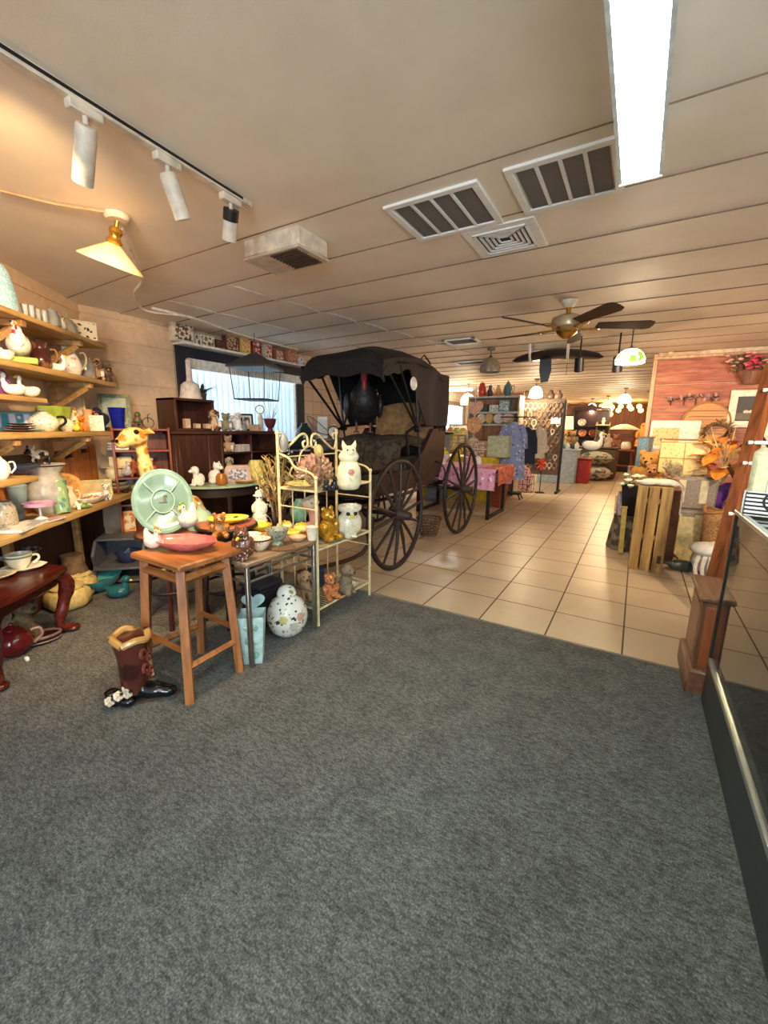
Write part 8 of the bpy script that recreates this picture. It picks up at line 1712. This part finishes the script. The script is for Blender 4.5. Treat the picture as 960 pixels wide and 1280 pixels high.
# ---- glass showcase
sx0, sx1, sy0, sy1, szt = .446, 1.10, -1.7, 2.585, 1.02
t = thing('glass_showcase', 'long glass showcase with silver rails and a black corner post', 'showcase', (sx0, 0, 0)); SIL = plain((206, 210, 208), .28, .7, .06); BK = plain((36, 42, 42), .35)
W_ = sx1-sx0
MB().bx(.0, W_, sy0, sy1, 0, .235, .004).build('base', plain((52, 60, 60), .35), t)
for y in (sy1, ): 
    for x in (0, W_): MB().bx(x-.018*(x > 0)-0, x+.024, y-.03, y, .235, szt, .003).build('corner_post', BK, t)
for x in (0, W_): MB().bx(x-.004, x+.022, sy0, sy1-.03, .235, .262, .003).build('bottom_rail', SIL, t); MB().bx(x-.004, x+.022, sy0, sy1, szt-.004, szt+.018, .003).build('top_rail', SIL, t)
MB().bx(0, W_, sy1-.03, sy1-.008, .235, .262, .003).build('bottom_rail', SIL, t); MB().bx(0, W_, sy1-.024, sy1, szt-.004, szt+.018, .003).build('top_rail', SIL, t)
GL = glass((232, 240, 236), .97, 1.5)
MB().bx(.006, .012, sy0, sy1-.032, .262, szt-.005, .0004).build('front_glass', GL, t); MB().bx(W_+.006, W_+.012, sy0, sy1-.032, .262, szt-.005, .0004).build('back_glass', GL, t); MB().bx(.025, W_-.002, sy1-.022, sy1-.016, .262, szt-.005, .0004).build('end_glass', GL, t); MB().bx(.02, W_, sy0, sy1-.026, szt+.002, szt+.010, .0004).build('top_glass', GL, t); MB().bx(.03, W_-.02, sy0, sy1-.05, .60, .606, .0004).build('glass_shelf', GL, t) if 0 else None
MB().bx(.004, W_, sy0, sy1-.032, .236, .244, .001).build('deck', plain((150, 150, 140), .6), t)
dz = .2455
o = thing('straw_hat', 'straw hat lying on the showcase floor', 'hat', (.80, 1.95, dz)); m = MB().lathe([(0, .11), (.07, .11), (.09, .09), (.095, .01), (.19, .004), (.19, .0), (.09, .003), (.085, .085), (0, .1)], 30).build('straw', plain((222, 200, 140), .8, 0, .15, .3, 40), o); MB().lathe([(.0965, .012), (.0945, .045), (.0975, .045), (.0985, .012)], 30, cap=False).build('ribbon', plain((110, 84, 60), .7), o)
o = thing('ribbed_bag', 'grey ribbed cloth roll inside the showcase', 'cloth', (.80, 1.62, dz+.005), .3); m = MB()
m.tube([(-.2, 0, .075), (.2, 0, .075)], .075, 20); m.build('roll', cloth((96, 100, 100)), o); m = MB()
for i in range(9): m.ring((-.18+.045*i, 0, .0755), .0755, .004, 'x', 20, 4)
m.build('ribs', plain((70, 74, 74), .8), o)
for i, (x, y, c_) in enumerate(((.72, 1.28, (222, 218, 206)), (.84, 1.02, (206, 200, 186)), (.70, .80, (232, 228, 220)))):
    o = thing('folded_towel', ['white folded towel nearest the grey roll in the showcase', 'cream folded towel in the middle of the showcase row', 'white folded towel nearest the camera in the showcase'][i], 'towel', (x, y, dz), .1*i, 'folded towels in the showcase')
    for j in range(3): MB().box((0, 0, .018+.036*j), (.28, .2, .034), .012).build('fold', cloth(c_), o)
# striped tote and mug on the showcase top
q = Vector((.70, 2.30, szt+.0185)); p = pz(946, 645, szt+.0185)+Vector((.09, .03, 0)); t = thing('striped_tote', 'cream tote with black stripes, dots and a ring print on the showcase', 'bag', p, -.25); 
tw, td, th_ = .26, .12, .30
MB().box((0, 0, th_/2), (tw, td, th_), .02).build('body', plain((214, 202, 160), .8, 0, .12, .2, 40), t)
MB().box((.02, -td/2-.003, th_*.66), (tw*.66, .006, th_*.62), .003).build('white_panel', plain((236, 234, 226), .6), t)
MB().box((0, -td/2-.004, .055), (tw*.98, .008, .11), .003).build('pocket', plain((234, 232, 224), .6), t)
for i in range(6): MB().box((0, -td/2-.0085, .010+.018*i), (tw*.98, .002, .008), .0005).build('stripe', BLK, t)
MB().ring((-.02, -td/2-.010, .07), .045, .005, 'y', 24, 5).build('ring_print', BLK, t)
for (x, z, r) in ((.03, .155, .022), (.085, .20, .018), (-.03, .25, .014)): m = MB(); m.T = TR((x, -td/2-.0075, z), rx=PI/2); m.lathe([(0, -.001), (r, -.001), (r, .001), (0, .001)], 18, sy=1.2); m.build('dot', BLK, t)
MB().box((-tw/2-.004, 0, .055), (.008, td*.98, .11), .003).build('pocket_side', plain((234, 232, 224), .6), t)
for i in range(6): MB().box((-tw/2-.0085, 0, .010+.018*i), (.002, td*.98, .008), .0005).build('stripe', BLK, t)
for (y, z, r) in ((-.02, .19, .018), (.02, .15, .014)): m = MB(); m.T = TR((-tw/2-.001, y, z), ry=-PI/2); m.lathe([(0, -.001), (r, -.001), (r, .001), (0, .001)], 18); m.build('dot', BLK, t)
for s_ in (-1, 1): MB().ring((0, s_*td*.42, th_-.005), .07, .006, 'y', 18, 5, a0=0, a1=PI).build('handle', plain((226, 220, 200), .8), t)
o = thing('white_tube', 'white tube light on a green-edged strip lying across the tote top', 'tube', (.66, 2.36, szt+.40), .1) if 0 else None
bpy.context.view_layer.update()
